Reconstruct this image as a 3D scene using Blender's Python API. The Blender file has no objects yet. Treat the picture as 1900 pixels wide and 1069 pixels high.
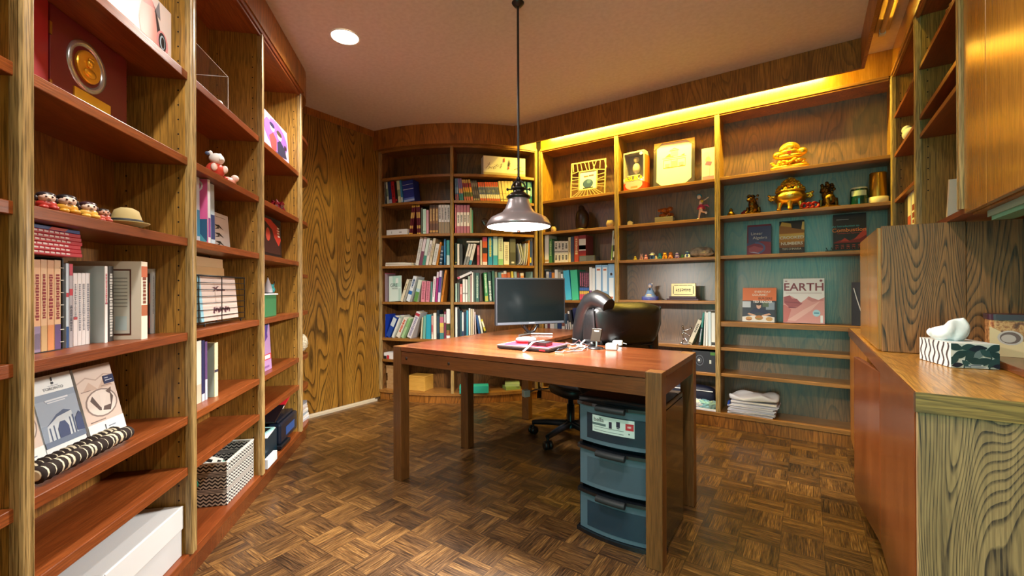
import bpy, math, random
from mathutils import Matrix, Vector, Euler
random.seed(7)
PI = math.pi
C = bpy.context.scene.collection
scene = bpy.context.scene

# ------------------------------------------------------------------ survey of the room
EYE = 1.09                                   # eye height
F_PX, PITCH, ROLL, YAW = 806.33, 0.00213, 0.00354, 0.59695
FACE_BACK = 3.732                            # face of the back bookcase (y)
FACE_RIGHT = 0.4627                          # face of the right-hand shelves (x)
K_LEFT = -0.8768                             # diagonal bookcase: face line n.p = K_LEFT
PHI = 0.78669
NL = (math.cos(PHI), math.sin(PHI)); DL = (-math.sin(PHI), math.cos(PHI))
CC = (-3.721, 4.549); RC = 1.72              # centre and radius of the curved bookcase
CEIL = 2.6455; RAIL = 2.452


def ray(px, py):
    u, v = px - 950, py - 534.5
    u, v = u * math.cos(ROLL) - v * math.sin(ROLL), u * math.sin(ROLL) + v * math.cos(ROLL)
    cx, cy, cz = u / F_PX, -v / F_PX, 1.0
    cz, cy = cz * math.cos(PITCH) - cy * math.sin(PITCH), cz * math.sin(PITCH) + cy * math.cos(PITCH)
    c, s = math.cos(YAW), math.sin(YAW)
    return (c * cx - s * cz, s * cx + c * cz, cy)


def at_z(px, py, z):
    d = ray(px, py); t = (z - EYE) / d[2]
    return Vector((d[0] * t, d[1] * t, z))


class Frame:
    """A shelf front: u runs along it, w into it."""
    def hit(self, px, py, w): ...
    def u(self, px, w=0.03, py=535): return self.hit(px, py, w)[0]
    def z(self, px, py, w=0.03): return self.hit(px, py, w)[1]


class Flat(Frame):
    def __init__(self, n, d, k, ang): self.n, self.d, self.k, self.ang = n, d, k, ang
    def hit(self, px, py, w):
        r = ray(px, py); t = (self.k - w) / (self.n[0] * r[0] + self.n[1] * r[1])
        return (self.d[0] * r[0] * t + self.d[1] * r[1] * t, r[2] * t + EYE)
    def pos(self, u, w, z):
        k = self.k - w
        return Vector((self.n[0] * k + self.d[0] * u, self.n[1] * k + self.d[1] * u, z))
    def angle(self, u): return self.ang
    def span(self, u0, u1, w): return u1 - u0


class Round(Frame):
    def hit(self, px, py, w):
        r = ray(px, py); R = RC - w
        a = r[0] ** 2 + r[1] ** 2; b = -2 * (r[0] * CC[0] + r[1] * CC[1]); c = CC[0] ** 2 + CC[1] ** 2 - R * R
        t = (-b - math.sqrt(max(0, b * b - 4 * a * c))) / (2 * a)
        return (math.atan2(r[1] * t - CC[1], r[0] * t - CC[0]), r[2] * t + EYE)
    def pos(self, u, w, z):
        return Vector((CC[0] + (RC - w) * math.cos(u), CC[1] + (RC - w) * math.sin(u), z))
    def angle(self, u): return u + PI / 2
    def span(self, u0, u1, w): return (u1 - u0) * (RC - w)


FL = Flat(NL, DL, K_LEFT, PHI + PI / 2)
FB = Flat((0, -1), (1, 0), -FACE_BACK, 0.0)
FR = Flat((-1, 0), (0, -1), -FACE_RIGHT, -PI / 2)
FC = Round()

# ------------------------------------------------------------------ mesh builder
class MB:
    def __init__(self): self.v, self.f, self.m, self.s, self.M = [], [], [], [], Matrix.Identity(4)
    def add(self, vs, fs, m=0, smooth=False):
        b = len(self.v)
        self.v += [self.M @ Vector(p) for p in vs]
        self.f += [tuple(b + i for i in f) for f in fs]
        self.m += [m] * len(fs); self.s += [smooth] * len(fs)
        return self
    def box(self, x0, y0, z0, x1, y1, z1, m=0):
        v = [(x0, y0, z0), (x1, y0, z0), (x1, y1, z0), (x0, y1, z0), (x0, y0, z1), (x1, y0, z1), (x1, y1, z1), (x0, y1, z1)]
        return self.add(v, [(0, 3, 2, 1), (4, 5, 6, 7), (0, 1, 5, 4), (1, 2, 6, 5), (2, 3, 7, 6), (3, 0, 4, 7)], m)
    def poly(self, pts, m=0): return self.add(pts, [tuple(range(len(pts)))], m)
    def prism(self, pts, a, b, axis='z', m=0, smooth=False):
        n = len(pts)
        def P(p, h): return {'z': (p[0], p[1], h), 'y': (p[0], h, p[1]), 'x': (h, p[0], p[1])}[axis]
        v = [P(p, a) for p in pts] + [P(p, b) for p in pts]
        self.add(v, [tuple(range(n))[::-1], tuple(range(n, 2 * n))], m)
        return self.add(v, [(i, (i + 1) % n, n + (i + 1) % n, n + i) for i in range(n)], m, smooth)
    def tube(self, path, r, n=8, m=0, closed=False, flat=1.0):
        P = [Vector(p) for p in path]; k = len(P); v = []
        rad = r if isinstance(r, (list, tuple)) else [r] * k
        up = None
        for i in range(k):
            if closed: t = P[(i + 1) % k] - P[i - 1]
            else: t = P[min(i + 1, k - 1)] - P[max(i - 1, 0)]
            t.normalize()
            if up is None: up = Vector((0, 0, 1)) if abs(t.z) < .9 else Vector((1, 0, 0))
            x = t.cross(up)
            if x.length < 1e-6: x = t.cross(Vector((0, 1, 0.01)))
            x.normalize(); y = x.cross(t).normalized(); up = y
            v += [P[i] + (x * math.cos(2 * PI * j / n) + y * flat * math.sin(2 * PI * j / n)) * rad[i] for j in range(n)]
        f = []
        for i in range(k if closed else k - 1):
            a, b = i * n, ((i + 1) % k) * n
            f += [(a + j, a + (j + 1) % n, b + (j + 1) % n, b + j) for j in range(n)]
        self.add(v, f, m, True)
        if not closed: self.add(v, [tuple(range(n))[::-1], tuple(range((k - 1) * n, k * n))], m)
        return self
    def lathe(self, prof, n=24, m=0, c=(0, 0, 0), smooth=True, caps=True):
        v = [(c[0] + r * math.cos(2 * PI * j / n), c[1] + r * math.sin(2 * PI * j / n), c[2] + z) for r, z in prof for j in range(n)]
        k = len(prof)
        self.add(v, [(i * n + j, i * n + (j + 1) % n, (i + 1) * n + (j + 1) % n, (i + 1) * n + j) for i in range(k - 1) for j in range(n)], m, smooth)
        if caps:
            if prof[0][0] > 1e-4: self.add(v[:n], [tuple(range(n))[::-1]], m)
            if prof[-1][0] > 1e-4: self.add(v[-n:], [tuple(range(n))], m)
        return self
    def ell(self, c, r, m=0, n=14, k=9, e=1.0, e2=None, jit=0.0):
        """ellipsoid; e < 1 squares it into a cushion; jit roughens it into a stone"""
        e2 = e if e2 is None else e2
        g = lambda t, p: math.copysign(abs(t) ** p, t)
        v = []
        for i in range(k + 1):
            a = -PI / 2 + PI * i / k
            for j in range(n):
                b = 2 * PI * j / n
                q = 1 + random.uniform(-jit, jit)
                v.append((c[0] + q * r[0] * g(math.cos(a), e2) * g(math.cos(b), e), c[1] + q * r[1] * g(math.cos(a), e2) * g(math.sin(b), e), c[2] + q * r[2] * g(math.sin(a), e2)))
        return self.add(v, [(i * n + j, i * n + (j + 1) % n, (i + 1) * n + (j + 1) % n, (i + 1) * n + j) for i in range(k) for j in range(n)], m, jit == 0)
    def build(self, name, mats, parent=None, loc=None, rot=None, bevel=0, label=None):
        me = bpy.data.meshes.new(name)
        me.from_pydata([tuple(p) for p in self.v], [], self.f)
        for mt in (mats if isinstance(mats, (list, tuple)) else [mats]): me.materials.append(mt)
        me.polygons.foreach_set('material_index', self.m); me.polygons.foreach_set('use_smooth', self.s)
        me.update()
        o = bpy.data.objects.new(name, me); C.objects.link(o)
        if parent is not None: o.parent = parent
        if loc is not None: o.location = loc
        if rot is not None: o.rotation_euler = rot if isinstance(rot, (tuple, Euler)) else (0, 0, rot)
        if bevel:
            b = o.modifiers.new('soft_edge', 'BEVEL'); b.width = bevel; b.segments = 2; b.limit_method = 'ANGLE'
        if label: o['label'] = label
        return o


def tag(o, label, cat, group=None):
    o['label'] = label; o['category'] = cat
    if group: o['group'] = group
    return o


def thing(name, label, cat, loc=(0, 0, 0), rot=0.0, group=None):
    o = bpy.data.objects.new(name, None); C.objects.link(o); o.empty_display_size = .05
    o.location = loc; o.rotation_euler = rot if isinstance(rot, (tuple, Euler)) else (0, 0, rot)
    return tag(o, label, cat, group)


def struct(o):
    o['kind'] = 'structure'; return o

# ------------------------------------------------------------------ materials
def lin(c):
    return tuple((x / 12.92 if x <= .04045 else ((x + .055) / 1.055) ** 2.4) for x in c)
def hexc(h):
    return lin(tuple(int(h[i:i + 2], 16) / 255 for i in (0, 2, 4))) + (1.0,)
_mats = {}
def mat(h, rough=.5, metal=0.0, name=None, **kw):
    key = (h, rough, metal, tuple(sorted(kw.items())))
    if key in _mats: return _mats[key]
    m = bpy.data.materials.new(name or 'paint_' + h); m.use_nodes = True
    b = m.node_tree.nodes['Principled BSDF']
    b.inputs['Base Color'].default_value = hexc(h); b.inputs['Roughness'].default_value = rough; b.inputs['Metallic'].default_value = metal
    for k, v in kw.items():
        n = {'coat': 'Coat Weight', 'trans': 'Transmission Weight', 'alpha': 'Alpha', 'emit': 'Emission Strength', 'ior': 'IOR', 'sheen': 'Sheen Weight', 'spec': 'Specular IOR Level'}[k]
        b.inputs[n].default_value = v
        if k == 'emit': b.inputs['Emission Color'].default_value = hexc(h)
    _mats[key] = m
    return m


def nodes(m):
    t = m.node_tree
    def N(kind, **kw):
        n = t.nodes.new(kind)
        for k, v in kw.items():
            if k.startswith('i_'):
                key = k[2:]; n.inputs[int(key) if key.isdigit() else key.replace('_', ' ')].default_value = v
            else: setattr(n, k, v)
        return n
    def L(a, b): t.links.new(a, b)
    return t, N, L


def wood(name, light, mid, dark, axis='z', rough=.38, size=1.0, figure=1.0, along=.17, coat=0.0, fine=.55, rings=34, crough=.18, cior=1.5):
    """open-pored oak: growth-ring contours stretched along the grain, plus fine pores"""
    m = bpy.data.materials.new(name); m.use_nodes = True
    t, N, L = nodes(m); b = t.nodes['Principled BSDF']
    tc = N('ShaderNodeTexCoord'); oi = N('ShaderNodeObjectInfo')
    off = N('ShaderNodeVectorMath', operation='SCALE'); L(oi.outputs['Random'], off.inputs['Scale']); off.inputs[0].default_value = (13.1, 7.7, 9.3)
    ad = N('ShaderNodeVectorMath', operation='ADD'); L(tc.outputs['Object'], ad.inputs[0]); L(off.outputs[0], ad.inputs[1])
    def stretched(a, s):
        mp = N('ShaderNodeMapping'); sc = [s, s, s]; sc['xyz'.index(axis)] = s * a
        mp.inputs['Scale'].default_value = sc; L(ad.outputs[0], mp.inputs['Vector']); return mp
    n1 = N('ShaderNodeTexNoise', i_Scale=1.0, i_Detail=1.2, i_Roughness=.35, i_Distortion=.15); L(stretched(along, 3.4 * size).outputs[0], n1.inputs['Vector'])
    n1b = N('ShaderNodeTexNoise', i_Scale=1.0, i_Detail=2.0, i_Roughness=.5); L(stretched(.18, 34 * size).outputs[0], n1b.inputs['Vector'])
    mu = N('ShaderNodeMath', operation='MULTIPLY', i_1=float(rings)); L(n1.outputs['Fac'], mu.inputs[0])
    m2 = N('ShaderNodeMath', operation='MULTIPLY_ADD', i_1=.30); L(n1b.outputs['Fac'], m2.inputs[0]); L(mu.outputs[0], m2.inputs[2])
    fr = N('ShaderNodeMath', operation='FRACT'); L(m2.outputs[0], fr.inputs[0])
    ramp = N('ShaderNodeValToRGB'); e = ramp.color_ramp.elements
    e[0].position = 0; e[0].color = (0, 0, 0, 1); e[1].position = 1; e[1].color = (.2, .2, .2, 1)
    for p, v in ((.50, .03), (.76, .75), (.93, 1.0)):
        q = e.new(p); q.color = (v, v, v, 1)
    L(fr.outputs[0], ramp.inputs['Fac'])
    n2 = N('ShaderNodeTexNoise', i_Scale=1.0, i_Detail=2.0, i_Roughness=.6); L(stretched(.035, 260).outputs[0], n2.inputs['Vector'])
    pr = N('ShaderNodeMapRange', i_1=.42, i_2=.62, i_3=0.0, i_4=1.0); L(n2.outputs['Fac'], pr.inputs[0])
    n3 = N('ShaderNodeTexNoise', i_Scale=1.0, i_Detail=2.0); L(stretched(.12, 9 * size).outputs[0], n3.inputs['Vector'])
    tr = N('ShaderNodeMapRange', i_1=.3, i_2=.7, i_3=0.0, i_4=1.0); L(n3.outputs['Fac'], tr.inputs[0])
    c1 = N('ShaderNodeMix', data_type='RGBA'); L(tr.outputs[0], c1.inputs[0]); c1.inputs[6].default_value = hexc(light); c1.inputs[7].default_value = hexc(mid)
    gm = N('ShaderNodeMath', operation='MULTIPLY', i_1=figure); L(ramp.outputs['Color'], gm.inputs[0])
    pm = N('ShaderNodeMath', operation='MULTIPLY', i_1=fine); L(pr.outputs[0], pm.inputs[0])
    br = N('ShaderNodeMath', operation='MULTIPLY_ADD', i_1=.4, i_2=.6); L(pr.outputs[0], br.inputs[0])
    g2 = N('ShaderNodeMath', operation='MULTIPLY'); L(gm.outputs[0], g2.inputs[0]); L(br.outputs[0], g2.inputs[1])
    mx = N('ShaderNodeMath', operation='MAXIMUM'); L(g2.outputs[0], mx.inputs[0]); L(pm.outputs[0], mx.inputs[1]); mx.use_clamp = True
    c2 = N('ShaderNodeMix', data_type='RGBA'); L(mx.outputs[0], c2.inputs[0]); L(c1.outputs[2], c2.inputs[6]); c2.inputs[7].default_value = hexc(dark)
    L(c2.outputs[2], b.inputs['Base Color'])
    b.inputs['Roughness'].default_value = rough; b.inputs['Coat Weight'].default_value = coat; b.inputs['Coat Roughness'].default_value = crough; b.inputs['Coat IOR'].default_value = cior
    bp = N('ShaderNodeBump', i_Strength=.12, i_Distance=.001); L(pr.outputs[0], bp.inputs['Height']); L(bp.outputs[0], b.inputs['Normal'])
    return m


def noisy(name, cols, scale=8, rough=.6, metal=0, detail=3, stretch=(1, 1, 1), lo=.35, hi=.65, bump=0, kind='noise'):
    """patchy surface: noise or voronoi through a colour ramp"""
    m = bpy.data.materials.new(name); m.use_nodes = True
    t, N, L = nodes(m); b = t.nodes['Principled BSDF']
    tc = N('ShaderNodeTexCoord'); mp = N('ShaderNodeMapping'); mp.inputs['Scale'].default_value = stretch; L(tc.outputs['Object'], mp.inputs[0])
    if kind == 'noise':
        n = N('ShaderNodeTexNoise', i_Scale=float(scale), i_Detail=float(detail)); out = n.outputs['Fac']
    elif kind == 'wave':
        n = N('ShaderNodeTexWave', i_Scale=float(scale), i_Distortion=4.0, i_Detail=2.0); out = n.outputs['Fac']
    else:
        n = N('ShaderNodeTexVoronoi', i_Scale=float(scale)); out = n.outputs['Distance']
    L(mp.outputs[0], n.inputs['Vector'])
    r = N('ShaderNodeValToRGB'); e = r.color_ramp.elements
    e[0].position = lo; e[0].color = hexc(cols[0]); e[1].position = hi; e[1].color = hexc(cols[-1])
    for i, c in enumerate(cols[1:-1]):
        q = e.new(lo + (hi - lo) * (i + 1) / (len(cols) - 1)); q.color = hexc(c)
    L(out, r.inputs[0]); L(r.outputs[0], b.inputs['Base Color'])
    b.inputs['Roughness'].default_value = rough; b.inputs['Metallic'].default_value = metal
    if bump:
        bp = N('ShaderNodeBump', i_Strength=bump, i_Distance=.004); L(out, bp.inputs['Height']); L(bp.outputs[0], b.inputs['Normal'])
    return m


def parquet():
    m = bpy.data.materials.new('finger_parquet'); m.use_nodes = True
    t, N, L = nodes(m); b = t.nodes['Principled BSDF']
    tc = N('ShaderNodeTexCoord'); S = .154
    mp = N('ShaderNodeMapping'); mp.inputs['Location'].default_value = (.10 / S + 40, -2.29 / S + 60, 0); mp.inputs['Scale'].default_value = (1 / S, 1 / S, 1)
    L(tc.outputs['Object'], mp.inputs[0]); sp = N('ShaderNodeSeparateXYZ'); L(mp.outputs[0], sp.inputs[0])
    def M(op, a, bb=None, cc=None):
        n = N('ShaderNodeMath', operation=op)
        for i, q in enumerate((a, bb, cc)):
            if q is None: continue
            if isinstance(q, (int, float)): n.inputs[i].default_value = q
            else: L(q, n.inputs[i])
        return n.outputs[0]
    x, y = sp.outputs[0], sp.outputs[1]
    cx, cy = M('FLOOR', x), M('FLOOR', y); fx, fy = M('FRACT', x), M('FRACT', y)
    par = M('MODULO', M('ADD', cx, cy), 2.0); par = M('GREATER_THAN', par, .5)
    inv = M('SUBTRACT', 1.0, par)
    a = M('ADD', M('MULTIPLY', fx, par), M('MULTIPLY', fy, inv))      # across the fingers
    l = M('ADD', M('MULTIPLY', fy, par), M('MULTIPLY', fx, inv))      # along them
    s5 = M('MULTIPLY', a, 5.0); k = M('FLOOR', s5); fs = M('FRACT', s5)
    idv = N('ShaderNodeCombineXYZ'); L(cx, idv.inputs[0]); L(cy, idv.inputs[1]); L(k, idv.inputs[2])
    wn = N('ShaderNodeTexWhiteNoise', noise_dimensions='3D'); L(idv.outputs[0], wn.inputs['Vector'])
    gv = N('ShaderNodeCombineXYZ'); L(M('MULTIPLY', a, 40.0), gv.inputs[0]); L(M('MULTIPLY', l, 1.8), gv.inputs[1]); L(M('MULTIPLY', wn.outputs['Value'], 37.0), gv.inputs[2])
    gn = N('ShaderNodeTexNoise', i_Scale=1.0, i_Detail=3.0, i_Roughness=.65); L(gv.outputs[0], gn.inputs['Vector'])
    gr = N('ShaderNodeMapRange', i_1=.36, i_2=.64, i_3=0.0, i_4=1.0); L(gn.outputs['Fac'], gr.inputs[0])
    idc = N('ShaderNodeCombineXYZ'); L(cx, idc.inputs[0]); L(cy, idc.inputs[1])
    wc = N('ShaderNodeTexWhiteNoise', noise_dimensions='3D'); L(idc.outputs[0], wc.inputs['Vector'])
    tone = M('ADD', M('ADD', M('MULTIPLY', wn.outputs['Value'], .30), M('MULTIPLY', wc.outputs['Value'], .16)), M('MULTIPLY', gr.outputs[0], .56))
    r = N('ShaderNodeValToRGB'); e = r.color_ramp.elements
    e[0].position = .12; e[0].color = hexc('22160c'); e[1].position = 1.0; e[1].color = hexc('966e3a')
    for p, c in ((.38, '452d17'), (.66, '684723')):
        q = e.new(p); q.color = hexc(c)
    L(tone, r.inputs[0])
    edge = M('MINIMUM', M('MINIMUM', fs, M('SUBTRACT', 1.0, fs)), M('MULTIPLY', M('MINIMUM', M('MINIMUM', fx, M('SUBTRACT', 1.0, fx)), M('MINIMUM', fy, M('SUBTRACT', 1.0, fy))), 5.0))
    gap = M('LESS_THAN', edge, .035)
    mx = N('ShaderNodeMix', data_type='RGBA'); L(M('MULTIPLY', gap, .75), mx.inputs[0]); L(r.outputs[0], mx.inputs[6]); mx.inputs[7].default_value = hexc('20130b')
    L(mx.outputs[2], b.inputs['Base Color'])
    rr = N('ShaderNodeMapRange', i_1=0.0, i_2=1.0, i_3=.30, i_4=.48); L(gr.outputs[0], rr.inputs[0]); L(rr.outputs[0], b.inputs['Roughness'])
    b.inputs['Coat Weight'].default_value = .25; b.inputs['Coat Roughness'].default_value = .25
    return m


# oak stained to the room's honey brown; shelves are redder than the uprights
OAK_POST = wood('oak_upright', 'c2a36c', 'a58752', '54401f', 'z', .40, figure=.5, fine=.75, along=.08)
OAK_SIDE = wood('oak_upright_side', 'bd8f42', 'a1752c', '583f17', 'z', .42, figure=.55, fine=.75, along=.08)
OAK_BACK = wood('oak_back_panel', 'a87634', '8c5c22', '4a2e10', 'z', .42, figure=.8, size=1.2, fine=.6)
OAK_DARKBACK = wood('oak_back_panel_dark', '8e6032', '724820', '32200f', 'z', .36, figure=.9, size=1.1, along=.16, fine=.6)
OAK_BAYBACK = wood('oak_bay_back', '8c6238', '724c26', '2e2010', 'z', .36, figure=.95, size=1.0, along=.2, fine=.6, coat=1.0, crough=.33, cior=1.75)
OAK_SHELF = wood('red_oak_shelf', '965024', '7a3914', '461c08', 'x', .34, figure=.5, fine=.45)
OAK_CSHELF = wood('oak_shelf', 'b07c3e', '925f28', '573616', 'x', .36, figure=.4, fine=.5)
OAK_FASCIA = wood('oak_fascia', 'b8742e', '945a1e', '40240c', 'z', .36, figure=.8, size=1.3, along=.13)
OAK_DOOR = wood('oak_door_panel', 'a67a32', '8a5f22', '2e1e0a', 'z', .34, figure=1.15, size=1.1, along=.16, rings=44, fine=.45)
OAK_CAB = wood('oak_cabinet_end', 'bc9a6c', 'a4865c', '3a2e2a', 'z', .42, figure=1.15, size=1.7, along=.17, rings=62, fine=.4)
OAK_HUTCH = wood('oak_hutch_end', '9c6c3e', '82562e', '2a1a10', 'z', .38, figure=1.15, size=1.7, along=.17, rings=56, fine=.4)
OAK_EDGE = wood('oak_counter_edge', 'b0904e', '967840', '4a3c22', 'x', .4, figure=.9, size=1.4, along=.08)
OAK_TOP = wood('oak_counter_top', 'd8a048', 'c08230', '6a4418', 'y', .28, figure=.8, size=1.3, coat=.3, along=.22)
OAK_UPPER = wood('oak_upper_door', 'b88236', '9c6820', '6c4410', 'z', .26, figure=.35, fine=.4, coat=.3)
CHERRY = wood('cherry_door', '7e421e', '6a3212', '441c0a', 'z', .27, figure=.4, fine=.5, coat=.35, along=.08)
DESK_TOP = wood('desk_top_walnut', '824826', '683319', '421e0c', 'x', .24, figure=.6, fine=.45, size=1.6, along=.05, coat=.4)
DESK_LEG = wood('desk_leg_walnut', '86582c', '6a421f', '38220f', 'z', .34, figure=.5, fine=.45, along=.08)
DESK_APRON = wood('desk_apron_walnut', '804a22', '663818', '3a1e0b', 'x', .34, figure=.5, fine=.45, along=.08)
WALL_PAINT = noisy('wall_paint', ['b9a690', 'c2b09b'], 3, .8)
CEIL_PAINT = noisy('ceiling_paint', ['c6b9ac', 'cec2b5'], 40, .85)
PAPER = mat('f0ece2', .7, name='paper'); BLACK = mat('0c0c0e', .4, name='black_plastic'); HOLE = mat('120a05', .8, name='pin_hole')
CARD = noisy('cardboard', ['a8804f', 'b58f60'], 30, .8)
CHROME = mat('c8c8cc', .18, 1.0, name='chrome'); GOLD = mat('ffcc4a', .28, .8, name='gold'); BRASS = mat('a9843c', .36, 1.0, name='old_brass')
BRONZE = noisy('bronze_metal', ['3c2a12', '8c6a2c'], 60, .4, .9)
WHITE = mat('f2f2ef', .5, name='white_gloss')
LEATHER = noisy('black_leather', ['08080a', '0f0f12'], 120, .36, bump=.05)
LEATHER.node_tree.nodes['Principled BSDF'].inputs['Specular IOR Level'].default_value = .6
SMOKE = bpy.data.materials.new('smoked_plastic'); SMOKE.use_nodes = True
_t, _N, _L = nodes(SMOKE); _b = _t.nodes['Principled BSDF']; _b.inputs['Base Color'].default_value = hexc('7d9aae'); _b.inputs['Roughness'].default_value = .3
_tr = _N('ShaderNodeBsdfTransparent'); _tr.inputs[0].default_value = hexc('8fa6b8'); _mx = _N('ShaderNodeMixShader', i_0=.5)
_L(_b.outputs[0], _mx.inputs[1]); _L(_tr.outputs[0], _mx.inputs[2]); _L(_mx.outputs[0], _t.nodes['Material Output'].inputs['Surface'])
CLEAR = bpy.data.materials.new('clear_acrylic'); CLEAR.use_nodes = True
_t, _N, _L = nodes(CLEAR); _b = _N('ShaderNodeBsdfGlossy'); _b.inputs['Roughness'].default_value = .04; _b.inputs['Color'].default_value = hexc('f4f6f8')
_tr = _N('ShaderNodeBsdfTransparent'); _mx = _N('ShaderNodeMixShader', i_0=.93)
_L(_b.outputs[0], _mx.inputs[1]); _L(_tr.outputs[0], _mx.inputs[2]); _L(_mx.outputs[0], _t.nodes['Material Output'].inputs['Surface'])
E_DOWN1, E_DOWN2, E_DOWN3, E_DOWN4, E_PEND, E_COVE, E_COVE2, E_WIN = 95, 68, 84, 60, 52, 48, 8, 26
WINCOL = (.12, .92, .74); DCOL = (1, .92, .82); COVE = (1, .74, .10)
EXPO = 0.74

# ------------------------------------------------------------------ camera
cam = bpy.data.cameras.new('camera'); camo = bpy.data.objects.new('camera', cam); C.objects.link(camo)
cam.sensor_width = 36; cam.lens = F_PX * 36 / 1900; cam.clip_start = .02
camo.matrix_world = Matrix.Translation((0, 0, EYE)) @ Matrix.Rotation(YAW, 4, 'Z') @ Matrix.Rotation(PI / 2 + PITCH, 4, 'X') @ Matrix.Rotation(-ROLL, 4, 'Z')
scene.camera = camo

# ------------------------------------------------------------------ setting
struct(MB().box(-4.3, -1.85, -.05, 1.0, 4.3, 0).build('floor', parquet()))
struct(MB().box(-4.3, -1.85, CEIL, 1.0, 4.3, CEIL + .06).build('ceiling', CEIL_PAINT))
struct(MB().box(-4.0, 3.985, 0, 1.0, 4.03, CEIL).build('wall_back', WALL_PAINT))
struct(MB().box(.82, -1.8, 0, .87, 3.985, CEIL).build('wall_right', WALL_PAINT))
struct(MB().box(-3.62, 1.35, 0, -3.56, 4.0, CEIL).build('wall_left', WALL_PAINT))
struct(MB().box(.40, .285, 0, 3.78, .335, CEIL).build('wall_diagonal', WALL_PAINT, loc=FL.pos(0, 0, 0), rot=FL.ang))
# behind the viewpoint: a plain wall; its window is added for teal sheen on the shelves
wl = MB().box(-1.72, -1.8, 0, -1.66, .15, CEIL); wl.build('wall_entry', WALL_PAINT)['kind'] = 'structure'
wf = MB(); X0, X1, Z0, Z1 = -1.45, .72, .20, 2.42
wf.box(-1.72, -1.85, 0, X0, -1.8, CEIL); wf.box(X1, -1.85, 0, .87, -1.8, CEIL); wf.box(X0, -1.85, 0, X1, -1.8, Z0); wf.box(X0, -1.85, Z1, X1, -1.8, CEIL)
struct(wf.build('wall_front', WALL_PAINT))
win = thing('added_window_1', 'wide white framed window added unseen behind the viewpoint for the teal sheen', 'window', (0, -1.82, 0)); win['kind'] = 'structure'
wm = MB()
for a, b in ((X0, X0 + .05), (X1 - .05, X1), (-.35, -.30)): wm.box(a, -.03, Z0, b, .03, Z1)
wm.box(X0, -.03, Z0, X1, .03, Z0 + .05); wm.box(X0, -.03, Z1 - .05, X1, .03, Z1)
wm.build('added_window_frame', WHITE, win)
MB().box(X0, -.004, Z0, X1, .004, Z1).build('added_window_pane', CLEAR, win)

# flush oak door panel on the left wall with its floor track and top trim
dr = struct(thing('door_1', 'flush oak sliding door panel with cathedral grain beside the curved bookcase', 'door', (-3.5226, 0, 0)))
MB().box(-.034, 1.62, .025, 0, 2.87, 2.585).build('door_leaf', OAK_DOOR, dr)
struct(MB().box(-3.56, 1.62, 2.585, -3.512, 2.83, CEIL).build('trim_1', OAK_FASCIA))
tk = MB().box(-3.55, 1.62, 0, -3.50, 2.78, .010, 0).box(-3.50, 1.62, 0, -3.488, 2.78, .016, 0).box(-3.56, 1.62, .0, -3.524, 2.78, .024, 0)
struct(tk.build('trim_2', mat('c9c0b2', .4, .2)))

# ------------------------------------------------------------------ shared bookcase pieces
def trim_post(u, side, frame=None, h0=.10, h1=RAIL + .006, depth=.25, t=.026, W=.034, holes=True):
    """upright panel with a beaded face strip; local x along the bookcase, y into it"""
    m = MB()
    m.box(u - t / 2, .004, h0, u + t / 2, depth, h1, 1)
    prof = [(-W / 2, .012), (-W / 2, -.006), (-W / 2 + .003, -.011), (-W / 2 + .006, -.012), (-W / 2 + .009, -.009), (-W / 2 + .012, -.011), (W / 2 - .012, -.011), (W / 2 - .009, -.009), (W / 2 - .006, -.012), (W / 2 - .003, -.011), (W / 2, -.006), (W / 2, .012)]
    m.prism([(u + a, b) for a, b in prof], h0 - .002, h1, 'z', 0)
    if holes:
        for s in side:
            for y in (.036, depth - .045):
                z = h0 + .20
                while z < h1 - .12:
                    x = u + s * (t / 2 + .0006)
                    m.add([(x, y + .0034 * math.cos(q * PI / 3), z + .0034 * math.sin(q * PI / 3)) for q in range(6)], [tuple(range(6)) if s > 0 else tuple(range(6))[::-1]], 2)
                    z += .0545
    return m


def shelf_board(u0, u1, z, depth=.245, t=.03, front=.004):
    return MB().box(u0, front, z - t, u1, depth, z)


# ------------------------------------------------------------------ diagonal bookcase
LZ = [1.904, 1.585, 1.284, .932, .620, .431]
LBOT = .108
bl = thing('built_in_bookcase', 'long oak bookcase with red-brown shelves running beside the flush door panel', 'bookcase', FL.pos(0, 0, 0), FL.ang)
PU = [.452, 1.152, FL.u(359.5, -.008), FL.u(488, -.008), FL.u(559.5, -.008)]
PU[1] = FL.u(50, -.008)
for i, u in enumerate(PU):
    trim_post(u, (-1, 1), h0=LBOT).build('post', [OAK_POST, OAK_SIDE, HOLE], bl)
for a, b in zip(PU[:-1], PU[1:]):
    for z in LZ:
        shelf_board(a + .014, b - .014, z, .243).build('shelf', OAK_SHELF, bl, bevel=.002)
    MB().box(a + .014, .243, LBOT, b - .014, .258, RAIL).build('back_panel', OAK_BACK, bl)
    MB().box(a + .014, .004, RAIL - .004, b - .014, .243, RAIL + .02).build('top_panel', OAK_SHELF, bl)
E0 = PU[-1] + .016
def quarter(r_u, r_w, n=14, e=.55): return [(E0 + r_u * math.sin(PI / 2 * i / n) ** e, .258 - r_w * max(0, math.cos(PI / 2 * i / n)) ** e) for i in range(n + 1)] + [(E0, .258)]
mb = MB().box(PU[0] - .02, .0, LBOT - .032, E0, .26, LBOT); mb.prism(quarter(.385, .258), LBOT - .032, LBOT)
mb.build('bottom_shelf', OAK_SHELF, bl, bevel=.002)
mb = MB().box(PU[0] - .02, .012, .0, E0, .26, LBOT - .032); mb.prism(quarter(.37, .245), 0, LBOT - .032)
mb.build('kick_board', CHERRY, bl)
mb = MB().box(PU[0] - .02, -.014, RAIL, E0, .010, RAIL + .022).box(PU[0] - .02, -.005, RAIL - .014, E0, .012, RAIL); mb.build('top_rail', OAK_SHELF, bl, bevel=.002)
mb = MB().box(PU[0] - .02, -.022, RAIL + .022, E0, .26, CEIL - .001)
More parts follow.
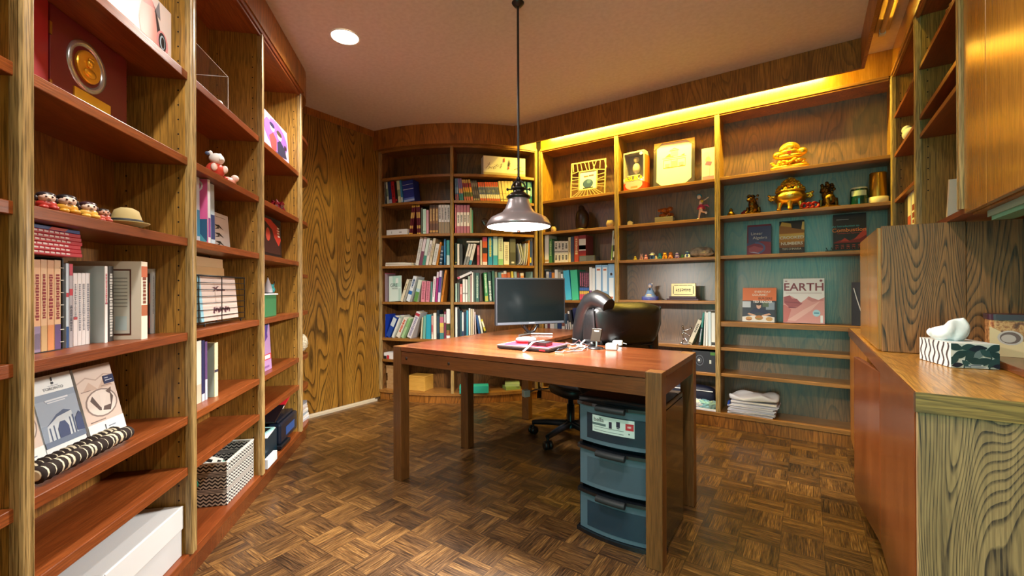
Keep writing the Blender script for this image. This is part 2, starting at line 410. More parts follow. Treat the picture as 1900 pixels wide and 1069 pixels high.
mb.prism([(E0 + .36 * math.sin(PI / 2 * i / 10), .262 - .284 * math.cos(PI / 2 * i / 10)) for i in range(11)] + [(E0, .262)], RAIL + .0, CEIL - .001)
mb.build('fascia', OAK_FASCIA, bl)
for z in [2.19, 1.904, 1.585, 1.20, .932, .610, .385]:
    MB().prism(quarter(.385, .256), z - .024, z).build('rounded_shelf', OAK_SHELF, bl, bevel=.002)

# ------------------------------------------------------------------ curved bookcase
CZ = [2.19, 1.937, 1.624, 1.320, .967, .610, .400]
CBOT = .100
TH0 = math.radians(-83.45); THM = FC.u(838.5, -.005, 500); TH1 = math.radians(-29.35)
bc = thing('curved_bookcase', 'bowed oak bookcase full of books between the flush door panel and the lit shelves', 'bookcase', (CC[0], CC[1], 0))
def sector(m, r0, r1, a0, a1, z0, z1, mt=0, n=14, smooth=True):
    out = [(r1 * math.cos(a0 + (a1 - a0) * i / n), r1 * math.sin(a0 + (a1 - a0) * i / n)) for i in range(n + 1)]
    inn = [(r0 * math.cos(a0 + (a1 - a0) * i / n), r0 * math.sin(a0 + (a1 - a0) * i / n)) for i in range(n + 1)]
    k = n + 1
    v = [(x, y, z0) for x, y in out] + [(x, y, z1) for x, y in out] + [(x, y, z0) for x, y in inn] + [(x, y, z1) for x, y in inn]
    f = []
    m.add(v, [(i, i + 1, k + i + 1, k + i) for i in range(n)], mt, smooth)
    m.add(v, [(2 * k + i + 1, 2 * k + i, 3 * k + i, 3 * k + i + 1) for i in range(n)], mt, smooth)
    for i in range(n): f += [(k + i, k + i + 1, 3 * k + i + 1, 3 * k + i), (2 * k + i, 2 * k + i + 1, i + 1, i)]
    f += [(0, k, 3 * k, 2 * k), (n, 2 * k + n, 3 * k + n, k + n)]
    return m.add(v, f, mt)
CDEP = .235
for th, sd in ((TH0 + .006, (1,)), (THM, (-1, 1)), (TH1 - .004, (-1,))):
    o = trim_post(0, sd, h0=CBOT, depth=CDEP, t=.022, W=.030, holes=False).build('post', [OAK_POST, OAK_DARKBACK, HOLE], bc, loc=(RC * math.cos(th), RC * math.sin(th), 0), rot=th + PI / 2)
for a, b in ((TH0, THM), (THM, TH1)):
    for z in CZ:
        sector(MB(), RC - CDEP, RC - .003, a + .010, b - .010, z - .024, z).build('shelf', OAK_CSHELF, bc)
    sector(MB(), RC - CDEP - .012, RC - CDEP, a, b, CBOT, RAIL).build('back_panel', OAK_DARKBACK, bc)
    sector(MB(), RC - CDEP, RC - .003, a + .010, b - .010, RAIL - .002, RAIL + .016).build('top_panel', OAK_DARKBACK, bc)
sector(MB(), RC - CDEP, RC + .010, TH0, TH1, CBOT - .028, CBOT).build('bottom_shelf', OAK_CSHELF, bc)
sector(MB(), RC - .03, RC - .004, TH0, TH1, 0, CBOT - .028).build('kick_board', OAK_FASCIA, bc)
mb = sector(MB(), RC - .01, RC + .014, TH0, TH1, RAIL, RAIL + .022); sector(mb, RC - .012, RC + .006, TH0, TH1, RAIL - .012, RAIL); mb.build('top_rail', OAK_CSHELF, bc)
vg = MB()
for i in range(4): sector(vg, RC - .005, RC + .003, TH0 + .085 + 0 * i, TH0 + .185, .016 + i * .012, .022 + i * .012, 0, 6)
for i in range(3): sector(vg, RC - .005, RC + .0005, TH0 + .085, TH0 + .185, .022 + i * .012, .028 + i * .012, 1, 6)
for q in (TH0 + .078, TH0 + .185): sector(vg, RC - .005, RC + .0045, q, q + .008, .012, .062, 0, 3)
vg.build('vent_grille', [OAK_CSHELF, HOLE], bc)
# wood band from the curved bookcase's top to the ceiling, running on as the valance of the light coves
RF = 1.795
va = MB(); TA = math.radians(-83.7); TB = math.radians(-38.4)
sector(va, RF - .02, RF, TA, TB, RAIL + .004, CEIL - .001, 0, 20)
va.build('trim_3', OAK_FASCIA, loc=(CC[0], CC[1], 0))['kind'] = 'structure'
xb, yb = CC[0] + RF * math.cos(TB), CC[1] + RF * math.sin(TB)
VB = MB(); VB.prism([(xb, yb), (xb - .012, yb + .016), (-2.26, 3.4754), (.30, 3.4754), (.30, .2), (.2814, .2), (.2814, 3.4554), (-2.25, 3.4554)], RAIL + .004, CEIL - .001)
struct(VB.build('trim_4', OAK_FASCIA))
mb = MB(); sector(mb, RC - .02, RC, TH0, TH1, RAIL + .022, CEIL - .001, 0, 14)
struct(mb.build('trim_5', OAK_CSHELF, loc=(CC[0], CC[1], 0)))

# ------------------------------------------------------------------ back bookcase
BZ = [[1.958, 1.650, 1.345, .980, .610, .400], [1.956, 1.650, 1.340, .988, .627, .417], [1.960, 1.655, 1.342, .827, .627, .424]]
BBOT = .118
bb = thing('back_bookcase', 'straight oak bookcase of three bays under the glowing light cove', 'bookcase', (0, FACE_BACK, 0))
BX = [-2.186, FB.u(1144, -.008), FB.u(1331.5, -.008), .475]
BDEP = .235
for i, u in enumerate(BX):
    trim_post(u, (-1, 1), h0=BBOT, depth=BDEP, t=.024, W=.036, holes=i > 0).build('post', [OAK_POST, OAK_SIDE, HOLE], bb)
for k, (a, b) in enumerate(zip(BX[:-1], BX[1:])):
    for j, z in enumerate(BZ[k]):
        shelf_board(a + .013, b - .013, z, BDEP, .036 if (k, j) == (2, 3) else .024).build('shelf', OAK_CSHELF, bb, bevel=.002)
    MB().box(a + .012, BDEP, BBOT, b - .012, BDEP + .012, RAIL).build('back_panel', OAK_BAYBACK, bb)
    MB().box(a + .012, .004, RAIL - .002, b - .012, BDEP, RAIL + .016).build('top_panel', OAK_FASCIA, bb)
MB().box(BX[0], -.012, BBOT - .03, BX[-1], BDEP, BBOT).build('bottom_shelf', OAK_CSHELF, bb, bevel=.002)
MB().box(BX[0], .0, 0, BX[-1], .02, BBOT - .03).build('kick_board', OAK_FASCIA, bb)
MB().box(BX[0], -.014, RAIL, BX[-1] - .03, .008, RAIL + .020).box(BX[0], -.006, RAIL - .012, BX[-1] - .03, .008, RAIL).build('top_rail', OAK_CSHELF, bb, bevel=.002)
struct(MB().box(BX[0], FACE_BACK, RAIL + .02, .50, FACE_BACK + .02, CEIL - .001).build('trim_6', OAK_UPPER))
struct(MB().box(FACE_RIGHT, .2, RAIL + .02, FACE_RIGHT + .02, FACE_BACK, CEIL - .001).build('trim_7', OAK_UPPER))

# ------------------------------------------------------------------ right side: open upper shelves, upper doors, base cabinets
br = thing('wall_shelf_unit', 'open oak upper shelves in the corner above the tall end box', 'shelves', (FACE_RIGHT, 0, 0), -PI / 2)
RU = [-3.712, -2.962, -2.205]                                      # local x = -y
for u in RU: trim_post(u, (-1, 1), h0=1.372, depth=.30, t=.024, W=.036).build('post', [OAK_POST, OAK_SIDE, HOLE], br)
for (a, b), zs in zip(zip(RU[:-1], RU[1:]), ([2.20, 1.95, 1.655], [2.20, 1.95, 1.855])):
    for z in zs: shelf_board(a + .013, b - .013, z, .30, .022).build('shelf', OAK_SHELF, br, bevel=.002)
    MB().box(a + .013, .30, 1.37, b - .013, .312, RAIL).build('back_panel', OAK_BACK, br)
    MB().box(a + .013, .004, RAIL - .002, b - .013, .30, RAIL + .016).build('top_panel', OAK_SHELF, br)
MB().box(RU[0] - .0, .0, 1.352, RU[-1] + .016, .312, 1.372).build('bottom_shelf', OAK_SHELF, br)
MB().box(RU[0] + .03, -.014, RAIL, RU[-1], .008, RAIL + .020).box(RU[0] + .03, -.006, RAIL - .012, RU[-1], .008, RAIL).build('top_rail', OAK_CSHELF, br, bevel=.002)

bu = thing('upper_cabinet', 'honey oak wall cabinet with plain doors above the counter', 'cabinet', (FACE_RIGHT, 0, 0), -PI / 2)
mb = MB().box(-2.183, .022, 1.347, -.3, .34, RAIL + .01); mb.build('body', OAK_BACK, bu)
for a, b in ((-2.183, -1.955), (-1.952, -1.45), (-1.447, -.95), (-.947, -.45)):
    MB().box(a, 0, 1.352, b, .02, RAIL + .006).build('door', OAK_UPPER, bu, bevel=.003)
lf = MB().box(.50, 1.62, 1.325, .56, 2.10, 1.346, 0); lf.box(.505, 1.64, 1.312, .555, 2.08, 1.326, 1)
lfo = lf.build('under_light', [mat('7c9484', .5), mat('5f9a80', .3)], label='pale green tube light'); lfo.parent = bu; lfo.matrix_parent_inverse = Matrix.Rotation(PI / 2, 4, 'Z') @ Matrix.Translation((-FACE_RIGHT, 0, 0))

bx = thing('tall_end_box', 'tall oak cupboard box standing on the counter under the open shelves', 'cabinet', (0, 0, 0))
MB().box(.268, 2.435, .818, FACE_RIGHT + .06, 3.17, 1.350).build('body', OAK_BACK, bx)
MB().box(.262, 2.42, .818, FACE_RIGHT + .055, 2.435, 1.352).build('end_panel', OAK_HUTCH, bx, bevel=.002)
for a, b in ((2.437, 2.80), (2.803, 3.17)): MB().box(.250, a, .822, .268, b, 1.347).build('door', OAK_UPPER, bx, bevel=.002)

struct(MB().box(FACE_RIGHT + .056, 2.42, .85, .80, 2.44, 1.346).build('trim_8', OAK_HUTCH))
struct(MB().box(.80, -.8, .817, .82, 2.42, 1.346).build('trim_9', OAK_HUTCH))

ct = thing('counter_top', 'thick golden oak counter top holding a tissue box', 'counter', (0, 0, 0))
MB().box(.234, 1.530, .768, .815, 3.712, .8165).build('top', OAK_TOP, ct, bevel=.002)
MB().box(.232, 1.526, .766, .815, 1.532, .8175).build('edge_band', OAK_EDGE, ct)
MB().box(.228, 1.527, .766, .234, 3.712, .8165).build('front_band', CHERRY, ct)
MB().box(.535, 1.55, .8175, .798, 2.418, .842).build('ledge', CHERRY, ct, bevel=.003)

cb = thing('base_cabinet', 'oak base cabinet with red-brown doors under the counter, its end towards us', 'cabinet', (0, 0, 0))
MB().box(.255, 1.552, .07, .815, 3.712, .766).build('body', OAK_BACK, cb)
MB().box(.236, 1.532, .0, .815, 1.552, .766).build('end_panel', OAK_CAB, cb, bevel=.002)
MB().box(.31, 1.56, 0, .815, 3.712, .07).build('plinth', mat('21140c', .7), cb)
MB().box(.234, 1.556, .080, .254, 2.226, .760).build('door', CHERRY, cb, bevel=.003)
dm = MB().box(-.0, 0, .080, .020, .445, .757); dm.build('door', CHERRY, cb, loc=(.234, 2.231, 0), rot=.112, bevel=.003, label='red-brown door standing slightly ajar')
MB().box(.236, 2.70, .080, .254, 3.708, .760).build('filler_panel', OAK_FASCIA, cb)

# ------------------------------------------------------------------ desk with its return
DZ = .765
dk = thing('corner_desk', 'walnut brown corner desk with square legs carrying the black monitor', 'desk', (-1.97, 1.680, 0), .0126)
W, D, LG = 1.508, .660, .064
for (x, y) in ((0, 0), (W - LG, 0), (W - LG, D - LG), (0, D - LG)):
    MB().box(x, y, 0, x + LG, y + LG, DZ).build('leg', DESK_LEG, dk, bevel=.003)
for (x, y) in ((0, 1.385), (.52, 1.385)):
    MB().box(x, y, 0, x + LG, y + LG, DZ - .026).build('leg', DESK_LEG, dk, bevel=.003)
tp = MB().prism([(LG, .001), (W - LG, .001), (W - LG, LG), (W - .001, LG), (W - .001, D - LG), (W - LG, D - LG), (W - LG, D - .001), (.001, D - .001), (.001, LG), (LG, LG)], DZ - .025, DZ - .0008)
tp.build('top', DESK_TOP, dk, bevel=.002)
tr_ = MB().box(0, D, DZ - .025, .595, 1.455, DZ - .0008); tr_.build('return_top', DESK_TOP, dk, bevel=.002)
ap = MB().box(LG, .004, DZ - .098, W - LG, .024, DZ - .028).box(W - .024, LG, DZ - .098, W - .004, D - LG, DZ - .028).box(LG, D - .024, DZ - .098, W - LG, D - .004, DZ - .028).box(.004, LG, DZ - .098, .024, D - LG, DZ - .028)
ap.build('apron', DESK_APRON, dk, bevel=.0015)
ra = MB().box(.575, D, DZ - .098, .590, 1.385, DZ - .028).box(.004, D, DZ - .098, .020, 1.385, DZ - .028).box(.064, 1.43, DZ - .098, .52, 1.446, DZ - .028); ra.build('return_apron', DESK_APRON, dk)
for x in (.105, .42): MB().ell((x, .004, DZ - .064), (.009, .004, .009), 0, 12, 6).build('bolt_cap', mat('2a1a10', .4), dk)

# ------------------------------------------------------------------ monitor
mc = Vector((-1.625, 2.625, DZ + .0005)); MR = math.radians(58)
mo = thing('monitor', 'black flat monitor standing on the return of the desk', 'monitor', mc, MR)
S0, S1 = .073, .402
MB().box(-.272, -.018, S0, .272, .012, S1).build('casing', mat('2a2d33', .42), mo, bevel=.004)
MB().box(-.262, -.0195, S0 + .022, .262, -.0175, S1 - .010).build('screen', mat('0c1214', .16, spec=.6), mo)
MB().box(-.26, -.0192, S0 + .004, .26, -.018, S0 + .020).box(-.022, -.0202, S0 + .008, .022, -.019, S0 + .016, 1).build('chin_strip', [mat('4a4f58', .35), mat('7d838c', .3)], mo)
MB().box(-.15, .012, S0 + .08, .15, .035, S1 - .08).build('rear_bulge', mat('16171a', .5), mo, bevel=.008)
st = MB()
for s in (-1, 1):
    st.tube([(s * .055, -.004, .085), (s * .05, .0, .058), (s * .028, .0, .026), (0, .0, .016)], .009, 8)
st.build('neck', mat('141519', .3), mo)
ft = MB(); ft.tube([(0, .0, .0075), (-.13, -.085, .0065)], .0065, 8); ft.tube([(0, .0, .0075), (.13, -.085, .0065)], .0065, 8); ft.tube([(0, 0, .0075), (0, .10, .0065)], .0065, 8)
ft.build('foot', mat('8a8d92', .3, .8), mo)
cb_ = MB()
for k in range(3): cb_.tube([(-.05 + .03 * k, .02, .12), (-.06 + .045 * k, .028, .06), (-.01 + .01 * k, .035, .012 + .004 * k), (.03, .06 + .01 * k, .006)], .0028, 6)
cb_.build('cables', BLACK, mo)

# ------------------------------------------------------------------ office chair, turned towards the monitor
CP = Vector((-1.43, 2.86, 0)); fwd = Vector((-.88, .47, 0)).normalized()
CR = math.atan2(fwd.y, fwd.x) - PI / 2                              # local +y is the sitter's forward
ch = thing('office_chair', 'black leather executive chair turned towards the monitor behind the desk', 'chair', CP, CR)
HB = -.60
MB().ell((0, -.16, .455), (.240, .27, .055), 0, 28, 12, .7, .75).build('seat', LEATHER, ch)
MB().ell((0, -.06, .375), (.17, .17, .06), 0, 20, 8, .6, .8).build('seat_shell', BLACK, ch)
bk = MB(); bk.M = Matrix.Translation((0, HB + .115, .66)) @ Matrix.Rotation(.33, 4, 'X'); bk.ell((0, 0, 0), (.255, .055, .27), 0, 28, 14, .5, .5); bk.build('backrest', LEATHER, ch)
def pillow(m, out, front, back, n=9):
    """upholstered pad: an outline in x, z puffed out to both sides"""
    k = len(out); rs = [math.sin(PI / 2 * i / n) for i in range(n + 1)]
    cx, cz = sum(q[0] for q in out) / k, sum(q[1] for q in out) / k
    for bulge, fl in ((-front, 0), (back, 1)):
        v = [(cx, bulge, cz)] + [(cx + (x - cx) * r, bulge * (1 - r ** 2.6) ** .6, cz + (z - cz) * r) for r in rs[1:] for x, z in out]
        f = [(0, 1 + i, 1 + (i + 1) % k) for i in range(k)] + [(1 + a * k + i, 1 + (a + 1) * k + i, 1 + (a + 1) * k + (i + 1) % k, 1 + a * k + (i + 1) % k) for a in range(n - 1) for i in range(k)]
        m.add(v, [q[::-1] for q in f] if fl else f, 0, True)
    return m
def soft(pts, r=.045, n=6):
    """polygon with its corners rounded"""
    o = []; k = len(pts)
    for i in range(k):
        p, a, c_ = Vector(pts[i]), Vector(pts[i - 1]), Vector(pts[(i + 1) % k])
        s, t = p + (a - p).normalized() * r, p + (c_ - p).normalized() * r
        o += [tuple(s * (1 - q) ** 2 + 2 * p * q * (1 - q) + t * q * q) for q in [j / n for j in range(n + 1)]]
    return o
hp = MB(); hp.M = Matrix.Translation((0, HB, .876)) @ Matrix.Rotation(.0, 4, 'X')
pillow(hp, soft([(-.265, .10), (-.12, .132), (.12, .132), (.265, .10), (.258, -.01), (.205, -.130), (-.205, -.130), (-.258, -.01)]), .085, .085)
hpo = hp.build('headrest', LEATHER, ch)
pp = MB()
pp.tube([(x_, HB + y_, .876 + zz_) for x_, y_, zz_ in [(-.266, -.004, .10), (-.262, -.006, -.01), (-.212, -.008, -.122), (-.18, -.008, -.134), (0, -.008, -.136), (.18, -.008, -.134), (.212, -.008, -.122), (.262, -.006, -.01), (.266, -.004, .10)]], .0055, 6)
pp.build('piping', mat('26272b', .35), hpo)
lb = MB().ell((0, HB + .035, .665), (.205, .05, .135), 0, 28, 10, .5, .7); lbo = lb.build('lower_back_pad', noisy('creased_leather', ['0d0d0f', '1a1a1d'], 14, .26, bump=.5, stretch=(1, 1, 3)), ch)
for s in (-1, 1):
    MB().ell((s * .215, HB + .06, .75), (.042, .075, .22), 0, 18, 12, .6, .6).build('side_wing', LEATHER, ch)
# the arm on the far side is flipped up beside the back; the near one is down
arm = MB(); ax = -.195
pth = [(ax, HB + .215 + y_, zz_) for y_, zz_ in ((0, .60), (.01, .72), (-.005, .84), (-.045, .950), (-.100, 1.010), (-.165, 1.028), (-.225, 1.012), (-.270, .990))]
arm.tube(pth, [.046, .052, .056, .058, .058, .056, .052, .044], 14, 0, flat=.9); arm.ell((ax + .02, HB + .115, .80), (.034, .12, .20), 0, 18, 10, .7, .7)
armo = arm.build('armrest', LEATHER, ch, label='armrest flipped up beside the back')
MB().lathe([(.0505, -.003), (.0505, .003)], 20, 0, c=(ax, HB + .222, .775)).build('seam', mat('5b5d60', .5), armo)
ax = .300
arm2 = MB().tube([(ax, -.42, .60), (ax, -.30, .622), (ax, -.16, .620), (ax, -.08, .60)], [.034, .04, .04, .03], 12); arm2.tube([(ax, -.2, .60), (ax, -.22, .50), (ax - .06, -.2, .44)], .022, 8)
arm2.build('armrest', LEATHER, ch)
MB().lathe([(.028, .10), (.028, .25), (.02, .25), (.02, .37)], 16).build('gas_lift', mat('18181b', .3, .5), ch)
sb = MB().lathe([(.05, .085), (.05, .115), (.03, .125)], 16)
for k in range(5):
    a = 2 * PI * k / 5 + 1.02
    c, s = math.cos(a), math.sin(a)
    sb.tube([(.03 * c, .03 * s, .108), (.18 * c, .18 * s, .100), (.295 * c, .295 * s, .086)], [.026, .022, .017], 8, 0)
sb.build('star_base', mat('1c2028', .32, .2), ch)
for k in range(5):
    a = 2 * PI * k / 5 + 1.02
    w_ = MB()
    for q in (-.017, .017):
        w_.M = Matrix.Translation((.29 * math.cos(a), .29 * math.sin(a), 0)) @ Matrix.Rotation(a + 1.1, 4, 'Z') @ Matrix.Translation((0, q, .030)) @ Matrix.Rotation(PI / 2, 4, 'X')
        w_.lathe([(.012, -.011), (.029, -.010), (.030, 0), (.029, .010), (.012, .011)], 16)
    w_.M = Matrix.Identity(4); w_.tube([(.29 * math.cos(a), .29 * math.sin(a), .04), (.29 * math.cos(a), .29 * math.sin(a), .085)], .009, 8)
    w_.build('caster', mat('101014', .35), ch)
lv = MB().tube([(-.10, .05, .37), (-.24, .10, .36), (-.30, .12, .34)], .006, 6); lv.build('tilt_lever', CHROME, ch)
gp = MB().box(-.335, .09, .315, -.285, .135, .365); gp.build('lever_paddle', mat('b9c2c4', .4), ch, bevel=.006)

# ------------------------------------------------------------------ pendant, downlights, cove fixture
LX = at_z(961, -2, CEIL); PL = Vector((-1.365, 2.035, 0))
d_ = ray(962, 300); sc = 2.36 / (-math.sin(YAW) * d_[0] + math.cos(YAW) * d_[1]); PL = Vector((d_[0] * sc, d_[1] * sc, 0))
pn = thing('pendant_lamp', 'grey metal bell pendant lamp hanging on a thin rod over the desk', 'lamp', PL)
RIMZ = 1.425
MB().lathe([(.003, CEIL - .022), (.022, CEIL - .018), (.034, CEIL - .002), (.034, CEIL)], 24).build('canopy', mat('3c3836', .35, .7), pn)
MB().tube([(0, 0, CEIL - .01), (0, 0, 1.70)], .0065, 10).build('rod', mat('3a3a3e', .35, .7), pn)
metal = mat('8a8084', .30, .45, name='brushed_grey_metal')
MB().lathe([(.172, 0), (.176, .006), (.174, .014), (.166, .03), (.150, .050), (.118, .066), (.092, .078), (.074, .100), (.062, .130), (.055, .158), (.050, .166)], 48, c=(0, 0, RIMZ), caps=False).build('shade', metal, pn)
MB().lathe([(.171, .001), (.164, .028), (.148, .047), (.116, .063), (.089, .076), (.071, .10), (.05, .150)], 40, c=(0, 0, RIMZ), caps=False).build('shade_lining', WHITE, pn)
ft_ = mat('34302f', .3, .8)
MB().lathe([(.064, .158), (.066, .166), (.060, .172), (.048, .176), (.044, .184), (.030, .190), (.030, .204), (.036, .206), (.036, .214), (.018, .220), (.016, .245)], 32, c=(0, 0, RIMZ)).build('socket_cap', ft_, pn)
yk = MB().tube([(.036 * math.cos(a) * 1.05, 0, RIMZ + .205 + .048 * math.sin(a)) for a in [PI * i / 14 for i in range(15)]], .0045, 8)
yk.tube([(-.062, 0, RIMZ + .206), (.062, 0, RIMZ + .206)], .004, 8)
for s in (-1, 1): yk.ell((s * .060, 0, RIMZ + .206), (.007, .008, .008))
yk.build('yoke', ft_, pn, rot=YAW)
MB().lathe([(.008, .25), (.012, .255), (.012, .268), (.007, .275)], 14, c=(0, 0, RIMZ)).build('swivel', ft_, pn)
GLOW = mat('fffaf0', .5, emit=9.0)
MB().lathe([(.0001, -.018), (.08, -.014), (.14, -.005), (.166, .004)], 40, c=(0, 0, RIMZ), caps=False).build('diffuser', GLOW, pn)
MB().lathe([(.0001, -.026), (.009, -.025), (.010, -.018)], 14, c=(0, 0, RIMZ), caps=False).build('finial', CHROME, pn)

def add_light(name, kind, loc, energy, color=(1, 1, 1), size=.1, size_y=None, rot=(0, 0, 0), spread=None, blend=.5, angle=120, shape=None):
    l = bpy.data.lights.new(name, kind); l.energy = energy; l.color = color
    if kind == 'AREA':
        l.size = size
        l.shape = shape or ('RECTANGLE' if size_y else 'DISK')
        if size_y: l.size_y = size_y
        if spread: l.spread = math.radians(spread)
    else:
        l.shadow_soft_size = size
        if kind == 'SPOT': l.spot_size = math.radians(angle); l.spot_blend = blend
    o = bpy.data.objects.new(name, l); C.objects.link(o); o.location = loc; o.rotation_euler = rot
    return o

DL1 = at_z(640, 68, CEIL)
def downlight(p, lab, e):
    t = thing('recessed_downlight', lab, 'ceiling light', (p[0], p[1], 0), group='recessed ceiling lights')
    MB().lathe([(.083, CEIL - .0005), (.089, CEIL - .004), (.080, CEIL - .006), (.078, CEIL - .002)], 32, caps=False).build('trim_ring', WHITE, t)
    MB().lathe([(.0001, CEIL - .003), (.079, CEIL - .003)], 32, caps=False).build('lens', mat('fff2dc', .5, emit=14.0), t)
    add_light('downlight_beam', 'SPOT', (p[0], p[1], CEIL - .02), e, DCOL, .06, angle=150, blend=.7)
downlight(DL1, 'round recessed ceiling light shining near the diagonal bookcase', E_DOWN1)
downlight((-1.131, .423), 'round recessed ceiling light nearest the viewpoint over the long bookcase', E_DOWN2)
downlight((-.22, 1.05), 'round recessed ceiling light over the counter end', E_DOWN4)
downlight((-1.35, -.75), 'round recessed ceiling light near the added window, diagonal side', E_DOWN3)
downlight((-.15, -1.1), 'round recessed ceiling light near the added window, cabinet side', E_DOWN3)
add_light('pendant_bulb', 'AREA', (PL.x, PL.y, RIMZ - .03), E_PEND, (1, .95, .86), .30)
add_light('pendant_rim_glow', 'POINT', (PL.x, PL.y, RIMZ + .02), E_PEND * .12, (1, .95, .86), .04)
add_light('cove_tube_back', 'AREA', (-1.02, 3.585, CEIL - .035), E_COVE, COVE, 2.25, .03, rot=(.35, 0, 0))
add_light('cove_tube_right', 'AREA', (.372, 2.2, CEIL - .05), E_COVE2, COVE, .03, 2.0)
add_light('added_window_light', 'AREA', ((X0 + X1) / 2, -1.90, (Z0 + Z1) / 2), E_WIN, WINCOL, X1 - X0 - .1, Z1 - Z0 - .1, rot=(PI / 2, 0, 0))  # added teal light in the unseen window, gives the back shelves their sheen
tf = thing('cove_tube_fixture', 'pale slim tube light fixture in the cove above the corner shelves', 'light', (0, 0, 0))
MB().box(.335, .8, CEIL - .042, .405, 3.36, CEIL - .002).build('housing', mat('c9ad7c', .5), tf, bevel=.004)
MB().tube([(.37, .84, CEIL - .056), (.37, 3.32, CEIL - .056)], .013, 12).build('tube', mat('e0c896', .3), tf)
MB().box(.355, 3.32, CEIL - .072, .385, 3.35, CEIL - .040).build('end_clip', WHITE, tf)

w = bpy.data.worlds.new('world'); scene.world = w; w.use_nodes = True
w.node_tree.nodes['Background'].inputs[0].default_value = (.55, .85, .80, 1); w.node_tree.nodes['Background'].inputs[1].default_value = .25
scene.view_settings.view_transform = 'Standard'; scene.view_settings.look = 'None'; scene.view_settings.gamma = 1; scene.view_settings.exposure = EXPO
scene.view_settings.use_curve_mapping = False

# ------------------------------------------------------------------ books
ORD = 'first second third fourth fifth sixth seventh eighth ninth tenth eleventh twelfth thirteenth fourteenth fifteenth sixteenth seventeenth eighteenth nineteenth twentieth'.split() + ['twenty-' + q for q in 'first second third fourth fifth sixth seventh eighth ninth'.split()]
PAGES = noisy('page_edges', ['d9cfb8', 'efe6d2'], 400, .8, stretch=(1, 1, .01))


def cover(m, t, d, h, c=0, th=.0022):
    """case of a book standing on its tail: spine towards -y"""
    m.box(-t / 2, 0, 0, t / 2, .003, h, c); m.box(-t / 2, .003, 0, -t / 2 + th, d, h, c); m.box(t / 2 - th, .003, 0, t / 2, d, h, c)
    return m


def spine_art(m, t, h, spec, mats):
    """spec: 'a-b:hex' bands, 'T:hex' title marks; laid a hair in front of the spine"""
    for s in spec.split():
        a, col = s.split(':')
        if a == 'T' or a[0] == 'T':
            lo, hi = (float(q) for q in a[1:].split('-')) if len(a) > 1 else (.42, .84)
            z = hi * h; mm = len(mats); mats.append(mat(col, .6))
            while z > lo * h:
                g = random.uniform(.5, 1.1) * max(.005, t * .34)
                wd = t * random.uniform(.18, .30)
                m.poly([(-wd, -.0007, z - g), (wd, -.0007, z - g), (wd, -.0007, z), (-wd, -.0007, z)], mm); z -= g * 1.35
        else:
            lo, hi = (float(q) for q in a.split('-')); mm = len(mats); mats.append(mat(col, .6))
            m.poly([(-t / 2 + .0004, -.0004, lo * h), (t / 2 - .0004, -.0004, lo * h), (t / 2 - .0004, -.0004, hi * h), (-t / 2 + .0004, -.0004, hi * h)], mm)


def book(fr, u, w, z, t, h, d, tilt, col, label, group=None, art='', name='book', side='', rough=.45, chord=None):
    """u: where the spine's foot stands; tilt in degrees, positive leans to larger u"""
    mats = [mat(col, rough)]; m = cover(MB(), t, d, h)
    if side:
        mats.append(mat(side, rough)); m.box(-t / 2 - .0003, .002, .001, -t / 2, d - .001, h - .001, 1)
    if art: spine_art(m, t, h, art, mats)
    a = math.radians(tilt)
    p = fr.pos(u, w, z); ang = fr.angle(u)
    if chord is not None:
        ang = fr.angle(chord); p = fr.pos(chord, w + .003, z) + Matrix.Rotation(ang, 3, 'Z') @ Vector(((u - chord) * (RC - w), 0, 0))
    # the corner it rests on stays on the shelf
    sx = t / 2 if tilt > 0 else -t / 2
    off = Vector((sx - sx * math.cos(a), 0, abs(sx * math.sin(a)))) if tilt else Vector((0, 0, 0))
    loc = p + Matrix.Rotation(ang, 3, 'Z') @ off
    o = m.build(name, mats, loc=loc + Vector((0, 0, .0003)), rot=(0, a, ang))
    tag(o, label, 'book', group)
    MB().box(-t / 2 + .0022, .003, .003, t / 2 - .0022, d - .003, h - .003).build('page_block', PAGES, o)
    return o


def ceiling_above(fr, z):
    zs = LZ + [RAIL] if fr is FL else CZ + [RAIL] if fr is FC else [2.2, RAIL]
    if fr is FB: zs = min(BZ, key=lambda q: min(abs(v - z) for v in q)) + [RAIL]
    return min(v for v in zs if v > z + .05) - (.0325 if fr is FL else .0275)


